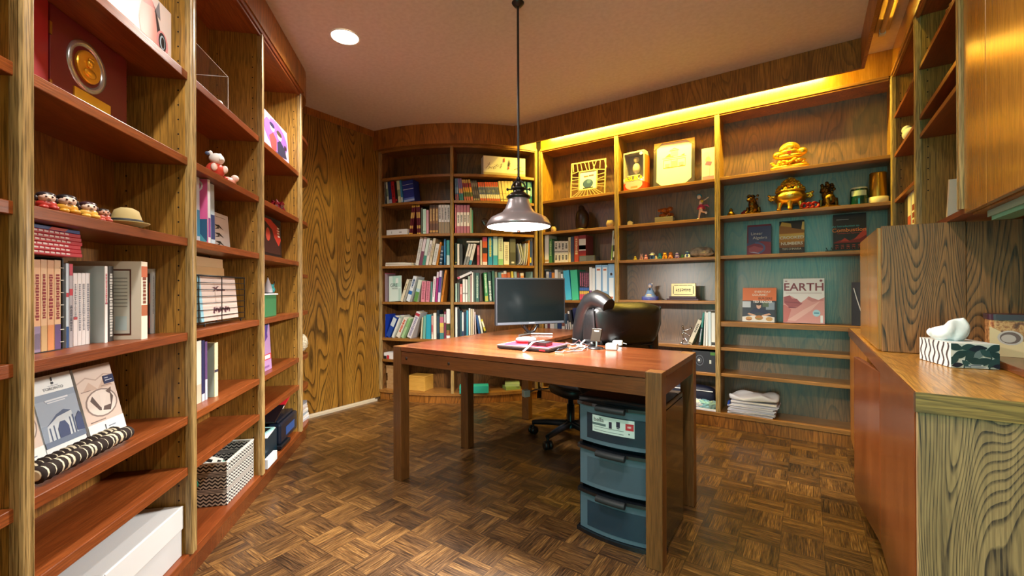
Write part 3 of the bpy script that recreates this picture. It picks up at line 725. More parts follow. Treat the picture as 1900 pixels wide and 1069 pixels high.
def row(fr, z, where, spec, d=.165, w=.035, ref='from the door', group=None):
    """a row of books; each line: foot px from, to, top, tilt, colour | description | spine print"""
    B = []; top = ceiling_above(fr, z)
    for l in [l for l in spec.strip().split('\n') if l.strip()]:
        q = [x.strip() for x in l.split('|')]
        a = q[0].split(); x0, x1, yt, tilt, col = float(a[0]), float(a[1]), float(a[2]), float(a[3]), a[4]
        ww = next((float(e[1:]) for e in a[5:] if e[0] == 'w'), w); dd = next((float(e[1:]) for e in a[5:] if e[0] == 'd'), d)
        if fr is FC: dd = min(dd, .15)
        side = next((e[1:] for e in a[5:] if e[0] == 's'), '')
        desc, art = q[1], (q[2] if len(q) > 2 else '')
        reps = 1
        if 'x' in desc[:3] and desc[0].isdigit(): reps = int(desc[0]); desc = desc[2:].strip()
        S = (RC - ww) if fr is FC else 1.0
        ua, ub = fr.u(x0, ww, 536) * S, fr.u(x1, ww, 536) * S
        shrink = (RC - ww - dd - .004) / (RC - ww) if fr is FC else 1.0
        for k in range(reps):
            xm = x0 + (x1 - x0) * (k + .5) / reps
            l_, r_ = ua + (ub - ua) * k / reps, ua + (ub - ua) * (k + 1) / reps
            mid = (l_ + r_) / 2; hw = (r_ - l_) / 2 * shrink
            B.append(dict(l=mid - hw, r=mid + hw - .0010, a=math.radians(tilt), H=min(fr.z(xm, yt, ww), top) - z, w=ww, d=dd, col=col, desc=desc, art=art, side=side, S=S))
    n = len(B); tn = math.tan
    edges = {FL: (PU, .0185), FB: (BX, .0195), FR: (RU, .0195)}.get(fr) or ([q * (RC - w) for q in (TH0 + .007, THM, TH1 - .005)], .0185)
    lo = max(q for q in edges[0] if q < (B[n // 2]['l'] + B[n // 2]['r']) / 2) + edges[1]; hi = min(q for q in edges[0] if q > (B[n // 2]['l'] + B[n // 2]['r']) / 2) - edges[1]
    if fr is FC: lo += .006
    for b in B:
        if b['l'] < lo: b['l'] = lo; b['r'] = max(b['r'], lo + .003)
        if b['r'] > hi: b['r'] = hi; b['l'] = min(b['l'], hi - .003)
    b = B[0]
    if b['a'] < 0:                                                  # ends lean against the side panels
        while (b['r'] - max(b['l'], lo + b['H'] * tn(-b['a']))) < .6 * (b['r'] - b['l']) and b['a'] < -.01: b['a'] *= .9
        b['l'] = min(max(b['l'], lo + b['H'] * tn(-b['a'])), b['r'] - .0025)
    b = B[-1]
    if b['a'] > 0:
        while (min(b['r'], hi - b['H'] * tn(b['a'])) - b['l']) < .6 * (b['r'] - b['l']) and b['a'] > .01: b['a'] *= .9
        b['r'] = max(min(b['r'], hi - b['H'] * tn(b['a'])), b['l'] + .0025)
    for i in range(n - 1, -1, -1):                                  # those leaning on the next one
        b = B[i]
        if b['a'] <= 0 or i == n - 1 or abs(B[i + 1]['w'] - b['w']) > .09: continue
        nb = B[i + 1]; want = b['r'] - b['l']
        if fr is FC and nb['a'] <= 0 and nb['r'] - nb['l'] > .007: nb['l'] += .0035
        while True:
            Hm = min(b['H'], nb['H']); lim = min(nb['l'], nb['l'] + Hm * (tn(max(nb['a'], 0)) - tn(b['a']))) if nb['a'] >= 0 else nb['l'] - Hm * (tn(b['a']) - tn(nb['a']))
            if lim - .001 - b['l'] >= want * .62 or b['a'] < .01: break
            b['a'] *= .9
        b['r'] = max(min(b['r'], lim - (.003 if fr is FC and nb['a'] <= 0 else .001)), b['l'] + .0025)
    for i in range(n):                                              # and those leaning back on the one before
        b = B[i]
        if b['a'] >= 0 or i == 0 or abs(B[i - 1]['w'] - b['w']) > .09: continue
        nb = B[i - 1]; want = b['r'] - b['l']
        if fr is FC and nb['a'] >= 0 and nb['r'] - nb['l'] > .007: nb['r'] -= .0035
        while True:
            Hm = min(b['H'], nb['H']); lim = max(nb['r'], nb['r'] + Hm * (tn(min(nb['a'], 0)) - tn(b['a']))) if nb['a'] <= 0 else nb['r'] + Hm * (tn(nb['a']) - tn(b['a']))
            if b['r'] - lim - .001 >= want * .62 or b['a'] > -.01: break
            b['a'] *= .9
        b['l'] = min(max(b['l'], lim + (.003 if fr is FC and nb['a'] >= 0 else .001)), b['r'] - .0025)
    k = 0
    while fr is FC and k < n:                                       # leaning books lie parallel, on the chord
        q = k
        while q + 1 < n and B[q + 1]['a'] * B[k]['a'] > 0 and B[q + 1]['r'] - B[k]['l'] < .17: q += 1
        if B[k]['a'] and q + 1 < n and B[q + 1]['a'] * B[k]['a'] > 0 and B[q]['r'] - B[q]['l'] > .009: B[q]['r'] -= .004
        if B[k]['a']:
            for b in B[k:q + 1]: b['c'] = (B[k]['l'] + B[q]['r']) / 2 / b['S']
        k = q + 1
    for k, b in enumerate(B):
        t = (b['r'] - b['l']) * math.cos(b['a']); h = (b['H'] - t * math.sin(abs(b['a']))) / math.cos(b['a'])
        u = (b['r'] - t / 2) if b['a'] > 0 else (b['l'] + t / 2) if b['a'] < 0 else (b['l'] + b['r']) / 2
        lab = '%s, %s %s on %s' % (b['desc'], ORD[k], ref, where)
        book(fr, u / b['S'], b['w'], z, t, h, b['d'], math.degrees(b['a']), b['col'], lab, group or ('books on ' + where), b['art'], side=b['side'], chord=b.get('c'))

row(FC, CZ[1], 'door-side curved shelf two', '''
702.0 710.4 336 -6 dcdcda|white photo book with dark patches|.1-.35:30343a .55-.75:4a4f55
710.6 716.6 338 -6 3a3c42|dark speckled grey book|.2-.8:6d6a70
716.8 722.2 336 -6 cfdccf|pale green book leaning|.35-.7:7f9a86
722.4 728.2 336 -6 22356b|navy blue book|.0-.2:b9c4d8
728.4 734.6 331 -6 b3202a|bright red book|T.3-.8:7d0f18
734.8 739.0 338 -6 241a1c|thin black book|.1-.2:b02030
739.2 744.8 334 -6 cfd3b0|cream green book|.3-.6:8a9a70
745.0 749.0 334 -6 3b86b8|light blue book|.05-.25:dce8f0
749.2 771.0 332 -6 1f2f86 d.12|dark blue book with star lines|.03-.12:a9b8e0 .12-.2:5a70c0 .58-.6:d0d8f0 .8-.81:d0d8f0
''', group='tall books leaning on the second curved shelf')
row(FC, CZ[2], 'door-side curved shelf three', '''
758.6 762.6 374.5 7 5c1220 d.14|maroon gold-tipped volume leaning|.93-1:e0b040 .0-.05:e0b040 .55-.75:c79a50 .2-.3:c79a50
762.8 767.0 374.5 7 5c1220 d.14|maroon gold-tipped volume leaning|.93-1:e0b040 .0-.05:e0b040 .55-.75:c79a50 .2-.3:c79a50
773.4 777.0 374.5 -2 5c1220 d.14|maroon gold-tipped volume upright|.93-1:e0b040 .0-.05:e0b040 .55-.75:c79a50 .2-.3:c79a50
777.2 781.0 374.5 -2 5c1220 d.14|maroon gold-tipped volume upright|.93-1:e0b040 .0-.05:e0b040 .55-.75:c79a50 .2-.3:c79a50
781.6 784.6 386 0 5a6a5c d.12|thin grey green booklet|
785.0 791.0 388 0 bfe0cf d.13|mint green paperback|.1-.12:6fa590
791.2 796.0 390 0 d9a3b0 d.13|pink paperback|
797.2 813.8 380 0 6b4a34 d.15|3x brown and gold bound volume|.9-.98:3b2818 .35-.88:8a623c T.45-.85:e0c080 .05-.12:c79a50
814.0 835.2 380 0 ded9d2 d.15|4x white and brown set volume|.0-.40:9c8766 T.5-.9:4a4642
''', group='set volumes on the third curved shelf')
row(FC, CZ[3], 'door-side curved shelf four', '''
770.2 776.8 438 11 d9d9d4 d.18|white grey magazine leaning|T.2-.9:a9a9a4
777.0 783.0 439 11 dcd0d6 d.18|white magazine with wine stripe|.0-.5:7c4660
783.2 789.0 441 11 cfe0d8 d.18|white and teal journal leaning|.0-.35:3f8f80
789.2 794.6 446 11 e6e2da d.17|cream white journal leaning|T:8a8a94
794.8 801.0 442 11 d9d2b8 d.17|thick cream book leaning|T.3-.8:a99a70
801.2 808.8 452 11 e2e2dc d.16|white soft-cover book leaning|T.15-.8:b0b4b0
809.0 814.6 449 10 d58a22 d.16|orange book leaning|T.2-.9:a05a10
815.0 821.0 456 6 2f4f66 d.15|blue dotted notebook|.1-.15:cfd8e0 .3-.35:cfd8e0 .5-.55:cfd8e0 .7-.75:cfd8e0
823.2 827.6 444 0 1d5f8c d.16|deep blue slim book|.1-.9:2f86b8
828.6 834.8 446 0 3f9f98 d.16|teal book beside the middle post|.0-.4:cfe8e0
''', group='journals on the fourth curved shelf')
row(FC, CZ[4], 'door-side curved shelf five', '''
701.4 705.6 507 0 d86a86 d.19|pink exercise book|
705.8 709.6 508 0 cdb6d2 d.19|pale lilac exercise book|.0-.5:6a3f7a
709.8 714.0 509 0 e6dde0 d.19|pinkish white workbook|.9-.95:c08090
741.4 746.8 518 20 e4dcc0 d.15|cream book leaning|T.55-.8:a08a50
747.2 751.6 521 20 a8a89c d.14|grey book leaning|
752.2 760.6 512 19 dfe8ee d.16|white book with blue band leaning|.28-.42:1d68b4 T.55-.9:30507a
766.4 776.6 519 14 cddccb d.16|green meadow picture book leaning|.0-.45:5d8f4a .45-.6:a8c8d0
780.0 788.2 521.5 4 d58a98 d.14|pink textured volume|T.1-.95:b05a70
788.8 797.4 521.5 4 cf8494 d.14|pink textured volume|T.1-.95:b05a70
798.2 800.6 523 2 5a8f86 d.13|thin teal booklet|
801.0 806.2 513 4 ece8ea d.15|white book with pink print|T.2-.9:c98aa0
806.8 811.0 504.5 4 a8347a d.16|magenta book|.8-1:d9d0d8
811.6 816.6 502 4 e2dcea d.16|white and violet book|.3-.8:5d4a94
817.2 821.4 500.5 8 d98a2c d.19 s5a1a18|orange spined leaning book|T.2-.9:a85a14
''', group='books on the fifth curved shelf')
row(FC, CZ[5], 'door-side curved shelf six', '''
699.0 710.4 583 27 1c3fb0 d.19|blue ring binder leaning|.74-.93:9fb8d6 .76-.91:5d88b0
712.0 722.4 585 27 1d4aa8 d.19|blue binder with white label|.52-.92:cfe0ea
725.0 730.0 585 26 e4ece6 d.18|thin white folder leaning|.9-1:9fc0b0
732.6 740.6 588 26 e4e0d0 d.17|white book with red lettering|T.32-.9:cf4a2c
742.4 748.4 589 25 a8d09a d.17|light green book leaning|.55-.9:8cc07c
753.0 762.4 577.5 23 d6d2d6 d.17|white book with red square|.85-.95:b03040 T.1-.8:8a86a4
779.4 782.8 589 5 d9d4b0 d.15|thin cream book|
784.0 789.0 586 2 6fa89a d.15|sea green book|
789.4 799.2 584 1 2f9fb6 d.15|turquoise book|.04-.96:239ab2
799.6 803.4 586 0 d9a8a0 d.15|pink patchwork book|.3-.6:c05a60 .0-.2:e8e0d0
803.8 809.6 581 0 e9e2d0 d.15|cream spiral book|.0-1:efe8da
810.2 815.0 576 0 1c2c38 d.17|black spiral notebook|.2-.8:2f4a58
815.4 823.6 583.5 0 7f8a78 d.16|colourful patterned book|.0-.25:3f7f80 .25-.5:c9a060 .5-.65:d9c050 .65-.9:c06a80
824.0 827.2 578.5 0 8a3f54 d.16|maroon book|.6-.9:e0d8d8
827.8 836.0 573.5 0 efede8 d.17|white book with food photos|.12-.52:a8482c .3-.5:5a6a3a .16-.3:c9a060
''', group='binders and books on the sixth curved shelf')
row(FC, CZ[1], 'lamp-side curved shelf two', '''
844.0 852.2 331 -3 5b7fae d.13|2x blue comic volume|.0-.3:a05a6a .35-.6:8fb0d0
852.4 861.0 331 -5 8a6fae d.13|2x purple comic volume|.0-.32:30808a .35-.55:e09a60
861.2 879.6 333 -9 d9b25a d.13|4x colourful yellow topped comic volume|.0-.2:c9705a .2-.4:5a6a3a .45-.62:e0a040 .64-.84:a02f40
880.0 891.6 335 -10 4a444c d.13|3x dark grey comic volume|.05-.12:b0a080 .3-.5:6d6470 .7-.9:7a7078
892.0 929.6 338 -9 e6ded2 d.13|9x red and blue comic volume|.0-.15:d0603a .36-.74:55628e .45-.6:c0c4d4 .76-1:cc5038
930.0 958.4 336 -8 ead6a0 d.13|5x cream comic volume|.10-.14:8a7a4a .38-.4:b8a060
970.4 978.6 337 -3 4f9ac0 d.13|2x sky blue comic volume|.0-.2:d9d060 .4-.7:a8d8e8
980.0 991.0 338 -1 2f86b4 d.13|2x bright blue comic volume|.0-.2:50b090 .35-.75:9fd8f0
''', ref='from the middle post', group='comic volumes on the second curved shelf')
row(FC, CZ[2], 'lamp-side curved shelf three', '''
844.0 847.8 379 0 c04a66 d.15|slim red pink volume|T.2-.9:e0a0b0
848.0 872.2 380.5 0 b06a80 d.15|4x pink set volume with white label|.26-.74:e9e4e6 T.4-.65:6a6a70
873.0 875.4 386 0 c8d8c0 d.13|thin pale green booklet|
875.6 878.2 390 0 4f8f78 d.13|thin green booklet|
''', ref='from the middle post', group='pink set on the third curved shelf')
row(FC, CZ[3], 'lamp-side curved shelf four', '''
844.2 848.2 451 0 24382c d.15|dark green book|.1-.15:b0a040
848.6 852.8 452.5 0 e6e6e0 d.15|slim white book|
853.4 858.4 453.5 0 44464a d.15|dark grey book|
859.6 863.6 452 14 e0dede d.15|white striped report leaning|.0-.4:8a8f94
864.0 868.6 452 14 dcdcdc d.15|white striped report leaning|.0-.4:8a8f94
869.0 875.0 452 14 e4e2de d.15|white report with blue foot leaning|.0-.22:2f8fae
884.6 890.2 455 0 b04a5c d.14|dusky pink book|.5-.9:d07a88
891.4 894.8 446 0 e2dcc0 d.15|thin cream book|
895.2 904.8 440 0 d9622c d.16|tall orange book with red top|.85-1:c04a70 .42-.62:2a2a2c .12-.0:e8d8d0
905.6 914.6 440 0 2f9ac8 d.16|tall blue book with yellow letters|T.3-.95:e0d860
915.2 924.0 437 0 c2e6ea d.16|tall white and cyan book|.0-.34:3fb0cc
924.6 934.2 440.5 0 d6e6cc d.16|tall pale green book|.0-.22:8cc88a T.5-.9:b0b0a0
934.8 945.6 449 0 ebe6d6 d.16|cream boxed book|.0-.04:d9b040 T.2-.85:b8b4a4
946.0 957.6 442.5 0 55564c d.16|dark grey butterfly case|.48-.86:70716a T.06-.14:d8d8d0
980.6 983.0 446 1 d98a3a d.17|thin orange folder|
983.4 986.6 448 1 2c4f96 d.17|blue book with yellow band|.12-.34:e0c840
987.4 991.4 439 0 ececea d.17|white folder beside the corner post|
''', ref='from the middle post', group='tall books on the fourth curved shelf')
row(FC, CZ[4], 'lamp-side curved shelf five', '''
845.0 848.0 526 0 b8d8cc d.15|mint booklet|
848.4 852.8 525 0 5c6a66 d.15|grey book|
853.2 858.0 527 0 d06a66 d.15|salmon red book|T:f0d8d0
858.4 863.0 518 0 e6e6e4 d.15|white book with grey band|.35-.4:8a8a8a
863.4 867.8 518.5 0 e2e2e2 d.15|white book with grey band|.35-.4:8a8a8a
868.4 872.4 512.5 0 9fb4a6 d.15|grey green book|
872.8 875.4 510 0 c8a8ac d.15|thin pinkish book|
875.8 878.6 505.5 0 eceae6 d.16|thin white book|
879.0 882.0 506 0 2f4a40 d.16|thin dark green book|
882.4 889.2 506.5 0 1f5a50 d.16|dark teal book with pale title|T.15-.9:b8d0c4
889.8 892.0 507 0 2c2c30 d.16|thin black book|
900.0 906.6 506 -3 2f8a48 d.16|green book leaning|.02-.2:b0b050 T.3-.95:cfe8cf
907.2 914.0 505 -3 1c4a44 d.16|dark green white-titled book|T.05-.7:e0e8e4
915.4 920.4 502.5 -3 2f6a58 d.14|green paperback behind the monitor|
921.0 926.4 504.5 -3 8a8a70 d.13|olive paperback behind the monitor|
927.0 933.0 505.5 -3 5f8f98 d.13|blue grey paperback behind the monitor|
933.6 938.6 506 -4 d9c8b0 d.13|beige paperback behind the monitor|.7-.95:d0683c
939.2 944.8 502.5 -5 e4dcd2 d.13|white paperback behind the monitor|.6-.9:c05a3c
945.4 951.4 505.5 -5 c86a3c d.13|orange paperback behind the monitor|
952.0 957.0 503.5 -4 d9c450 d.13|yellow paperback behind the monitor|
957.6 962.4 504 -4 9ab0b8 d.13|pale blue paperback behind the monitor|
963.0 967.4 506 -4 7c3a2c d.13|rust brown paperback behind the monitor|
969.0 975.4 506.5 -4 e2d4c0 d.13|cream paperback behind the monitor|.6-.9:d88a4c
986.0 991.4 504 0 a8c8b8 d.13|pale green paperback|
''', ref='from the middle post', group='paperbacks on the fifth curved shelf')
row(FC, CZ[5], 'lamp-side curved shelf six', '''
844.2 848.6 570 0 e6e6e4 d.17|white spiral notebook|.0-1:efefec
849.0 853.4 574 0 1a2430 d.17|black notebook|
853.8 856.4 577 0 2c5a66 d.16|thin teal notebook|
856.8 860.4 580 0 dfe6ea d.16|white and navy notebook|.0-.3:26406a
860.8 864.6 579.5 0 20304a d.16|navy notebook|
865.0 869.0 576 0 3f9fbc d.16|cyan folder|
869.4 873.0 572.5 0 e4e6e4 d.17|white folder|
873.4 876.8 573.5 0 d8c8a8 d.17|beige folder|
877.2 880.6 574 0 e6d8cc d.17|cream folder|
881.0 884.0 579 -2 e2c8cc d.16|pale pink folder|
887.4 893.4 584.5 -16 1e3a72 d.16|navy book leaning|.1-.9:24508c
893.6 898.6 585.5 -20 e2e4e0 d.16|white book leaning|
900.6 906.4 592.5 -23 d9c83c d.15|yellow and black book leaning|.0-.4:2a2a24 .6-.9:f0ecd0
''', ref='from the middle post', group='notebooks on the sixth curved shelf')

COR = 'from the corner'
row(FB, BZ[0][2], 'corner bay shelf three', '''
1001.4 1003.6 440 0 6fb0b4 d.15|thin teal book|
1003.8 1005.8 440 0 3c86a4 d.15|thin blue book|
1006.2 1010.6 436 0 7c2c4c d.16|maroon and navy book|.0-.2:d9c050 .2-.55:2c3f7c
1011.2 1018.6 435 0 ecebe8 d.17|thick white book|.05-.12:c8a060
1019.2 1024.8 443.5 0 4a8a4c d.15|green book|T.3-.9:b8d8a0
1025.2 1028.8 446 0 1f4a38 d.15|dark green book|
1029.2 1054.4 447.5 0 e4e0d4 d.15|4x white boxed set volume|T.66-.9:3a3a36 .48-.54:9a968c T.14-.34:4a4a44
1054.8 1059.2 440.5 0 e2d2a4 d.16|cream book|T:b08a50
1059.6 1065.2 439.5 0 3c4a66 d.16|slate blue book|
1065.8 1074.0 438 0 b8482c d.17|thick orange red book|T.3-.9:e8c090
1074.6 1087.4 436.5 0 8f1f24 d.17|thick dark red arch-labelled book|.42-.86:e6e0d8 .46-.62:5a6a5c
1133.6 1136.4 428 4 d8d8c8 d.16|thin striped magazine leaning|.05-.5:8ab04c
1137.0 1139.6 427 3 2a2c30 d.16|thin dark magazine|.1-.3:e0e0d8 .5-.7:d0d0c8
''', ref=COR, group='books on the third corner shelf')
row(FB, BZ[0][3], 'corner bay shelf four', '''
1001.6 1005.0 500 0 b8c8c0 d.13|pale grey paperback behind the monitor|
1005.4 1009.0 502 0 5f8a94 d.13|blue paperback behind the monitor|
1009.4 1013.2 503 0 2c3038 d.13|dark paperback behind the monitor|
1013.6 1018.6 504 0 e0dcd2 d.13|white paperback behind the monitor|.5-.9:c0b8a8
1019.0 1023.4 505 0 3f5a86 d.13|navy paperback behind the monitor|
1023.8 1029.0 506 0 d98a3c d.13|orange paperback behind the monitor|
1029.4 1035.0 500.5 0 e2e0d8 d.13|white paperback behind the monitor|
1035.4 1040.6 505 0 a8a494 d.13|grey paperback behind the monitor|
1043.0 1046.6 508 -3 e4e4de d.14|thin white booklet beside the monitor|
1050.0 1061.0 501 -6 2a9cc0 d.19|bright cyan box folder leaning|.0-1:3fb0d0
1061.6 1074.4 500.5 -4 2fa57c d.19|bright green box folder|.0-1:3cb88c
1075.4 1093.0 504 0 2a2428 d.14|5x black notebook with striped foot|.02-.22:c84a60 .22-.32:d9b04c .34-.44:3c6ab0 T.5-.95:c86a86
1093.6 1098.4 496 0 e8e6e2 d.17|white folder|.1-.3:7c4a8c
1098.8 1104.2 498 0 e4e6e4 d.17|white folder|.1-.2:d8a090
''', ref=COR, group='folders on the fourth corner shelf')
row(FB, BZ[0][4], 'corner bay shelf five', '''
1001.4 1007.6 583 0 e4e2da d.16|white book under the monitor|.0-.35:e0b83c
1008.0 1015.4 584 0 d0d0c8 d.16|grey white book under the monitor|
1015.8 1020.0 585 0 6a3a4c d.15|maroon book under the monitor|
1020.4 1028.0 584 0 e6e6e6 d.16|white book beneath the monitor edge|
1028.4 1034.0 585 0 9fb0b4 d.16|pale grey book beneath the monitor edge|
1034.4 1041.8 584 0 1f3f74 d.16|navy book beneath the monitor edge|
1042.2 1047.6 583 0 dcdcd8 d.16|white book beside the monitor edge|.5-.8:8a5a50
1048.6 1053.4 583 -12 3c5a74 d.15|steel blue book leaning|.3-.6:d0d8dc
1054.0 1058.0 581 -12 26344c d.15|navy book leaning|.3-.7:c8ccd4
1058.6 1063.2 577.5 -12 dcdcd6 d.15|white and dark book leaning|.6-.9:3a3c40
1063.8 1068.0 575.5 -12 2c303c d.15|dark book leaning|.2-.5:e0e0dc
1069.0 1082.6 570.5 -8 1f2a54 d.18|navy ring binder with white label|.18-.52:dfe0e4
''', ref=COR, group='books on the fifth corner shelf')
row(FB, BZ[1][4], 'middle bay shelf five', '''
1295.4 1300.6 580 9 2f8478 d.16 w.03|green black book leaning|.0-.55:1e2a3c T.1-.5:c8d0d0
1304.6 1308.4 578.4 3 e6e2da d.17 w.03|white book|
1308.8 1313.4 580 1 eceae4 d.17 w.03|white book|
1313.8 1319.0 578.5 0 cfdde0 d.17 w.03|pale blue book|
1319.6 1326.6 580.5 0 e6e2d6 d.17 w.03|cream book beside the post|.03-.12:3a3a3c
''', ref='past the silver figure', group='books on the fifth middle shelf')

def binder(px0, px1, yt, hole, label):
    u0, u1 = FB.u(px0, .035), FB.u(px1, .035); z = BZ[0][3]; t = u1 - u0 - .001; h = FB.z(px0, yt, .035) - z
    blue = mat('8fb8dc', .5); mats = [blue, mat('e6ecf0', .6), mat('c86a4c', .6), BLACK, CHROME]
    h = min(h, ceiling_above(FB, z) - z - .003); m = cover(MB(), t, .19, h)
    m.poly([(-t * .36, -.0005, h * .26), (t * .36, -.0005, h * .26), (t * .36, -.0005, h * .93), (-t * .36, -.0005, h * .93)] if hole < .5 else [(-t * .36, -.0005, h * .04), (t * .36, -.0005, h * .04), (t * .36, -.0005, h * .62), (-t * .36, -.0005, h * .62)], 1)
    a = .84 if hole < .5 else .06
    m.poly([(-t * .26, -.0008, h * a), (t * .26, -.0008, h * a), (t * .26, -.0008, h * (a + .05)), (-t * .26, -.0008, h * (a + .05))], 2)
    o = tag(m.build('ring_binder', mats, loc=FB.pos((u0 + u1) / 2, .035, z + .0005), rot=0), label, 'binder', 'light blue ring binders')
    r = MB(); r.M = Matrix.Translation((0, -.001, h * hole)) @ Matrix.Rotation(PI / 2, 4, 'X')
    r.lathe([(.0001, .0), (.009, .0)], 16, 0, caps=False); r.lathe([(.009, -.001), (.0115, .0008), (.013, 0)], 16, 1, caps=False)
    r.build('finger_hole', [BLACK, CHROME], o)
    MB().box(-t / 2 + .0025, .003, .006, t / 2 - .0025, .18, h - .006).build('page_block', PAGES, o)
binder(1104.8, 1116.6, 492, .15, 'light blue ring binder nearest the white folders, finger hole low')
binder(1117.0, 1128.0, 492, .15, 'light blue ring binder between two others, finger hole low')
binder(1128.4, 1140.2, 490, .72, 'light blue ring binder beside the post, finger hole high')

def flat(fr, px0, px1, y_t, z, w, d, col, label, cat='book', name='book', art=(), rough=.5, yaw=0, tiltx=0, mats=None, zref=None):
    """something box-shaped lying on a shelf: from px0 to px1, its front top edge at y_t"""
    u0, u1 = fr.u(px0, w), fr.u(px1, w); h = fr.z((px0 + px1) / 2, y_t, w) - z; um = (u0 + u1) / 2; W_ = fr.span(u0, u1, w)
    m = MB().box(-W_ / 2, 0, 0, W_ / 2, d, h)
    ms = mats or [mat(col, rough)]
    for (x0, x1, a, b, c) in art:
        ms = ms + [mat(c, .6)]; m.poly([(W_ * (x0 - .5), -.0006, h * a), (W_ * (x1 - .5), -.0006, h * a), (W_ * (x1 - .5), -.0006, h * b), (W_ * (x0 - .5), -.0006, h * b)], len(ms) - 1)
    o = m.build(name, ms, loc=fr.pos(um, w, z + .0004), rot=(0, 0, fr.angle(um) + yaw), bevel=.0012)
    tag(o, label, cat); o['dims'] = (W_, d, h)
    return o

flat(FC, 718, 756, 426, CZ[2], .03, .15, 'dcdcdc', 'white flat box lying at the door end of the third curved shelf', 'box', 'flat_box', [(.25, .27, .3, .7, '6a6a6a'), (.62, .74, .35, .6, '9a9a98')])
for k, (a, b, c) in enumerate(((718, 768, 'e2ddd0'), (718, 764, 'c9c2b0'), (719, 767, 'e8e4d8'), (719, 752, 'b9b2a2'))):
    u0, u1 = FC.u(a), FC.u(b); um = (u0 + u1) / 2; W_ = FC.span(u0, u1, .03)
    o = MB().box(-W_ / 2, 0, 0, W_ / 2, .19, .0085).build('magazine', mat(c, .5), loc=FC.pos(um, .012, CZ[3] + .0003 + k * .0088), rot=um + PI / 2 + .02 * k, bevel=.001)
    tag(o, '%s magazine lying flat at the door end of the fourth curved shelf' % ('lowest cream', 'second greyish', 'third white', 'topmost beige')[k], 'magazine', 'flat magazines on the fourth curved shelf')
o = flat(FC, 712, 733, 655, CZ[6], .02, .16, 'e6e4e4', 'white and red paper package on the low curved shelf behind the desk', 'package', 'paper_package', [(.0, .24, 0, .5, '1a1a1c'), (.26, .48, 0, .6, 'c82c38')])
for k, (a, b, yt) in enumerate(((709.5, 736, 705.5), (711.5, 735, 689.5), (709, 736, 674.5))):
    zb = CBOT + k * .0765
    u0, u1 = FC.u(a + 5), FC.u(b + 2); um = (u0 + u1) / 2; W_ = FC.span(u0, u1, .03)
    o = thing('cardboard_box', '%s small brown cardboard box in the stack behind the desk leg' % ('lowest', 'middle', 'topmost')[k], 'box', FC.pos(um, .05, zb + .0004), um + PI / 2, 'stack of small cardboard boxes')
    MB().box(-W_ / 2, 0, 0, W_ / 2, .13, .052).build('body', CARD, o); MB().box(-W_ / 2 - .0015, -.0015, .050, W_ / 2 + .0015, .1315, .076).build('lid', CARD, o, bevel=.001)
OAKBOX = wood('bamboo_box', 'd9a850', 'c8923a', '9a6a24', 'x', .4, figure=.3, fine=.3)
u0, u1 = FC.u(756, .05), FC.u(787, .05); um = (u0 + u1) / 2
o = thing('wooden_box', 'honey coloured wooden box on the bottom shelf behind the desk leg', 'box', FC.pos(um, .05, CBOT + .0004), um + PI / 2 - .12)
MB().box(-.098, 0, 0, .098, .16, .128).build('body', OAKBOX, o, bevel=.002); MB().box(-.098, 0, .130, .098, .16, .142).build('lid', OAKBOX, o, bevel=.002)
o = flat(FC, 852, 906, 716.5, CBOT, -.02, .10, '2fb0a0', 'teal long box lying over the edge of the bottom curved shelf', 'box', 'long_box', rough=.4)
for k, (a, b, yt, c) in enumerate(((939, 966, 712, '8fa85a'), (938, 964, 705.5, 'b4c886'))):
    u0, u1 = FC.u(a), FC.u(b); um = (u0 + u1) / 2; W_ = FC.span(u0, u1, .03)
    o = MB().box(-W_ / 2, 0, 0, W_ / 2, .13, .030).build('booklet', mat(c, .5), loc=FC.pos(um, .04 + .01 * k, CBOT + .0004 + k * .031), rot=um + PI / 2 - .3 * k, bevel=.001)
    tag(o, ('lower olive green booklet lying on the bottom curved shelf behind the desk', 'upper pale green booklet lying askew on the bottom curved shelf')[k], 'book', 'green booklets on the bottom shelf')
# book lying across the tops, and others lying flat
u0, u1 = FC.u(866), FC.u(890); um = (u0 + u1) / 2
m = MB().box(-.062, 0, 0, .062, .13, .014); tag(m.build('book', mat('ece8dc', .5), loc=FC.pos(um, .045, CZ[3] + .219), rot=um + PI / 2, bevel=.001), 'white book lying across the leaning reports on the fourth curved shelf', 'book')
um = FC.u(863); m = MB().box(-.075, 0, 0, .075, .13, .022, 0).box(-.0755, -.0005, .001, -.05, .1305, .0215, 1)
tag(m.build('book', [mat('e6e4e4', .5), mat('c85a74', .5)], loc=FC.pos(um, .04, CZ[4] + .246), rot=(0, -.42, um + PI / 2), bevel=.001), 'white and pink book lying aslant over the books on the fifth curved shelf', 'book')
# magazines folded over by their own weight
for k in range(4):
    m = MB(); u = FC.u(966 + k * 3.0)
    pts = [(-.030 + .012 * k, .215), (-.020 + .010 * k, .17), (-.004 + .006 * k, .11), (.006 + .002 * k, .06), (-.008 + .003 * k, .02), (-.034 + .008 * k, .004)]
    if k >= 2: pts = [(.022 + .006 * (k - 2), .222), (.020 + .006 * (k - 2), .16), (.014 + .006 * (k - 2), .10), (.008 + .006 * (k - 2), .05), (-.002 + .006 * (k - 2), .004)]
    t_ = .005
    poly = pts + [(x + t_, z + .001) for x, z in pts[::-1]]
    m.prism(poly, 0, .19, 'y', 0, True)
    tag(m.build('magazine', mat(('e2e2e4', 'd4d6d8', 'ececec', 'dcdcde')[k], .4), loc=FC.pos(u, .03, CZ[3] + .0005), rot=u + PI / 2), 'white slumped magazine, %s beside the butterfly case' % ('first', 'second', 'third', 'fourth')[k], 'magazine', 'slumped magazines on the fourth curved shelf')
# the star chart book's cover and the cover behind it stay with its own shelf; a notebook shows its face

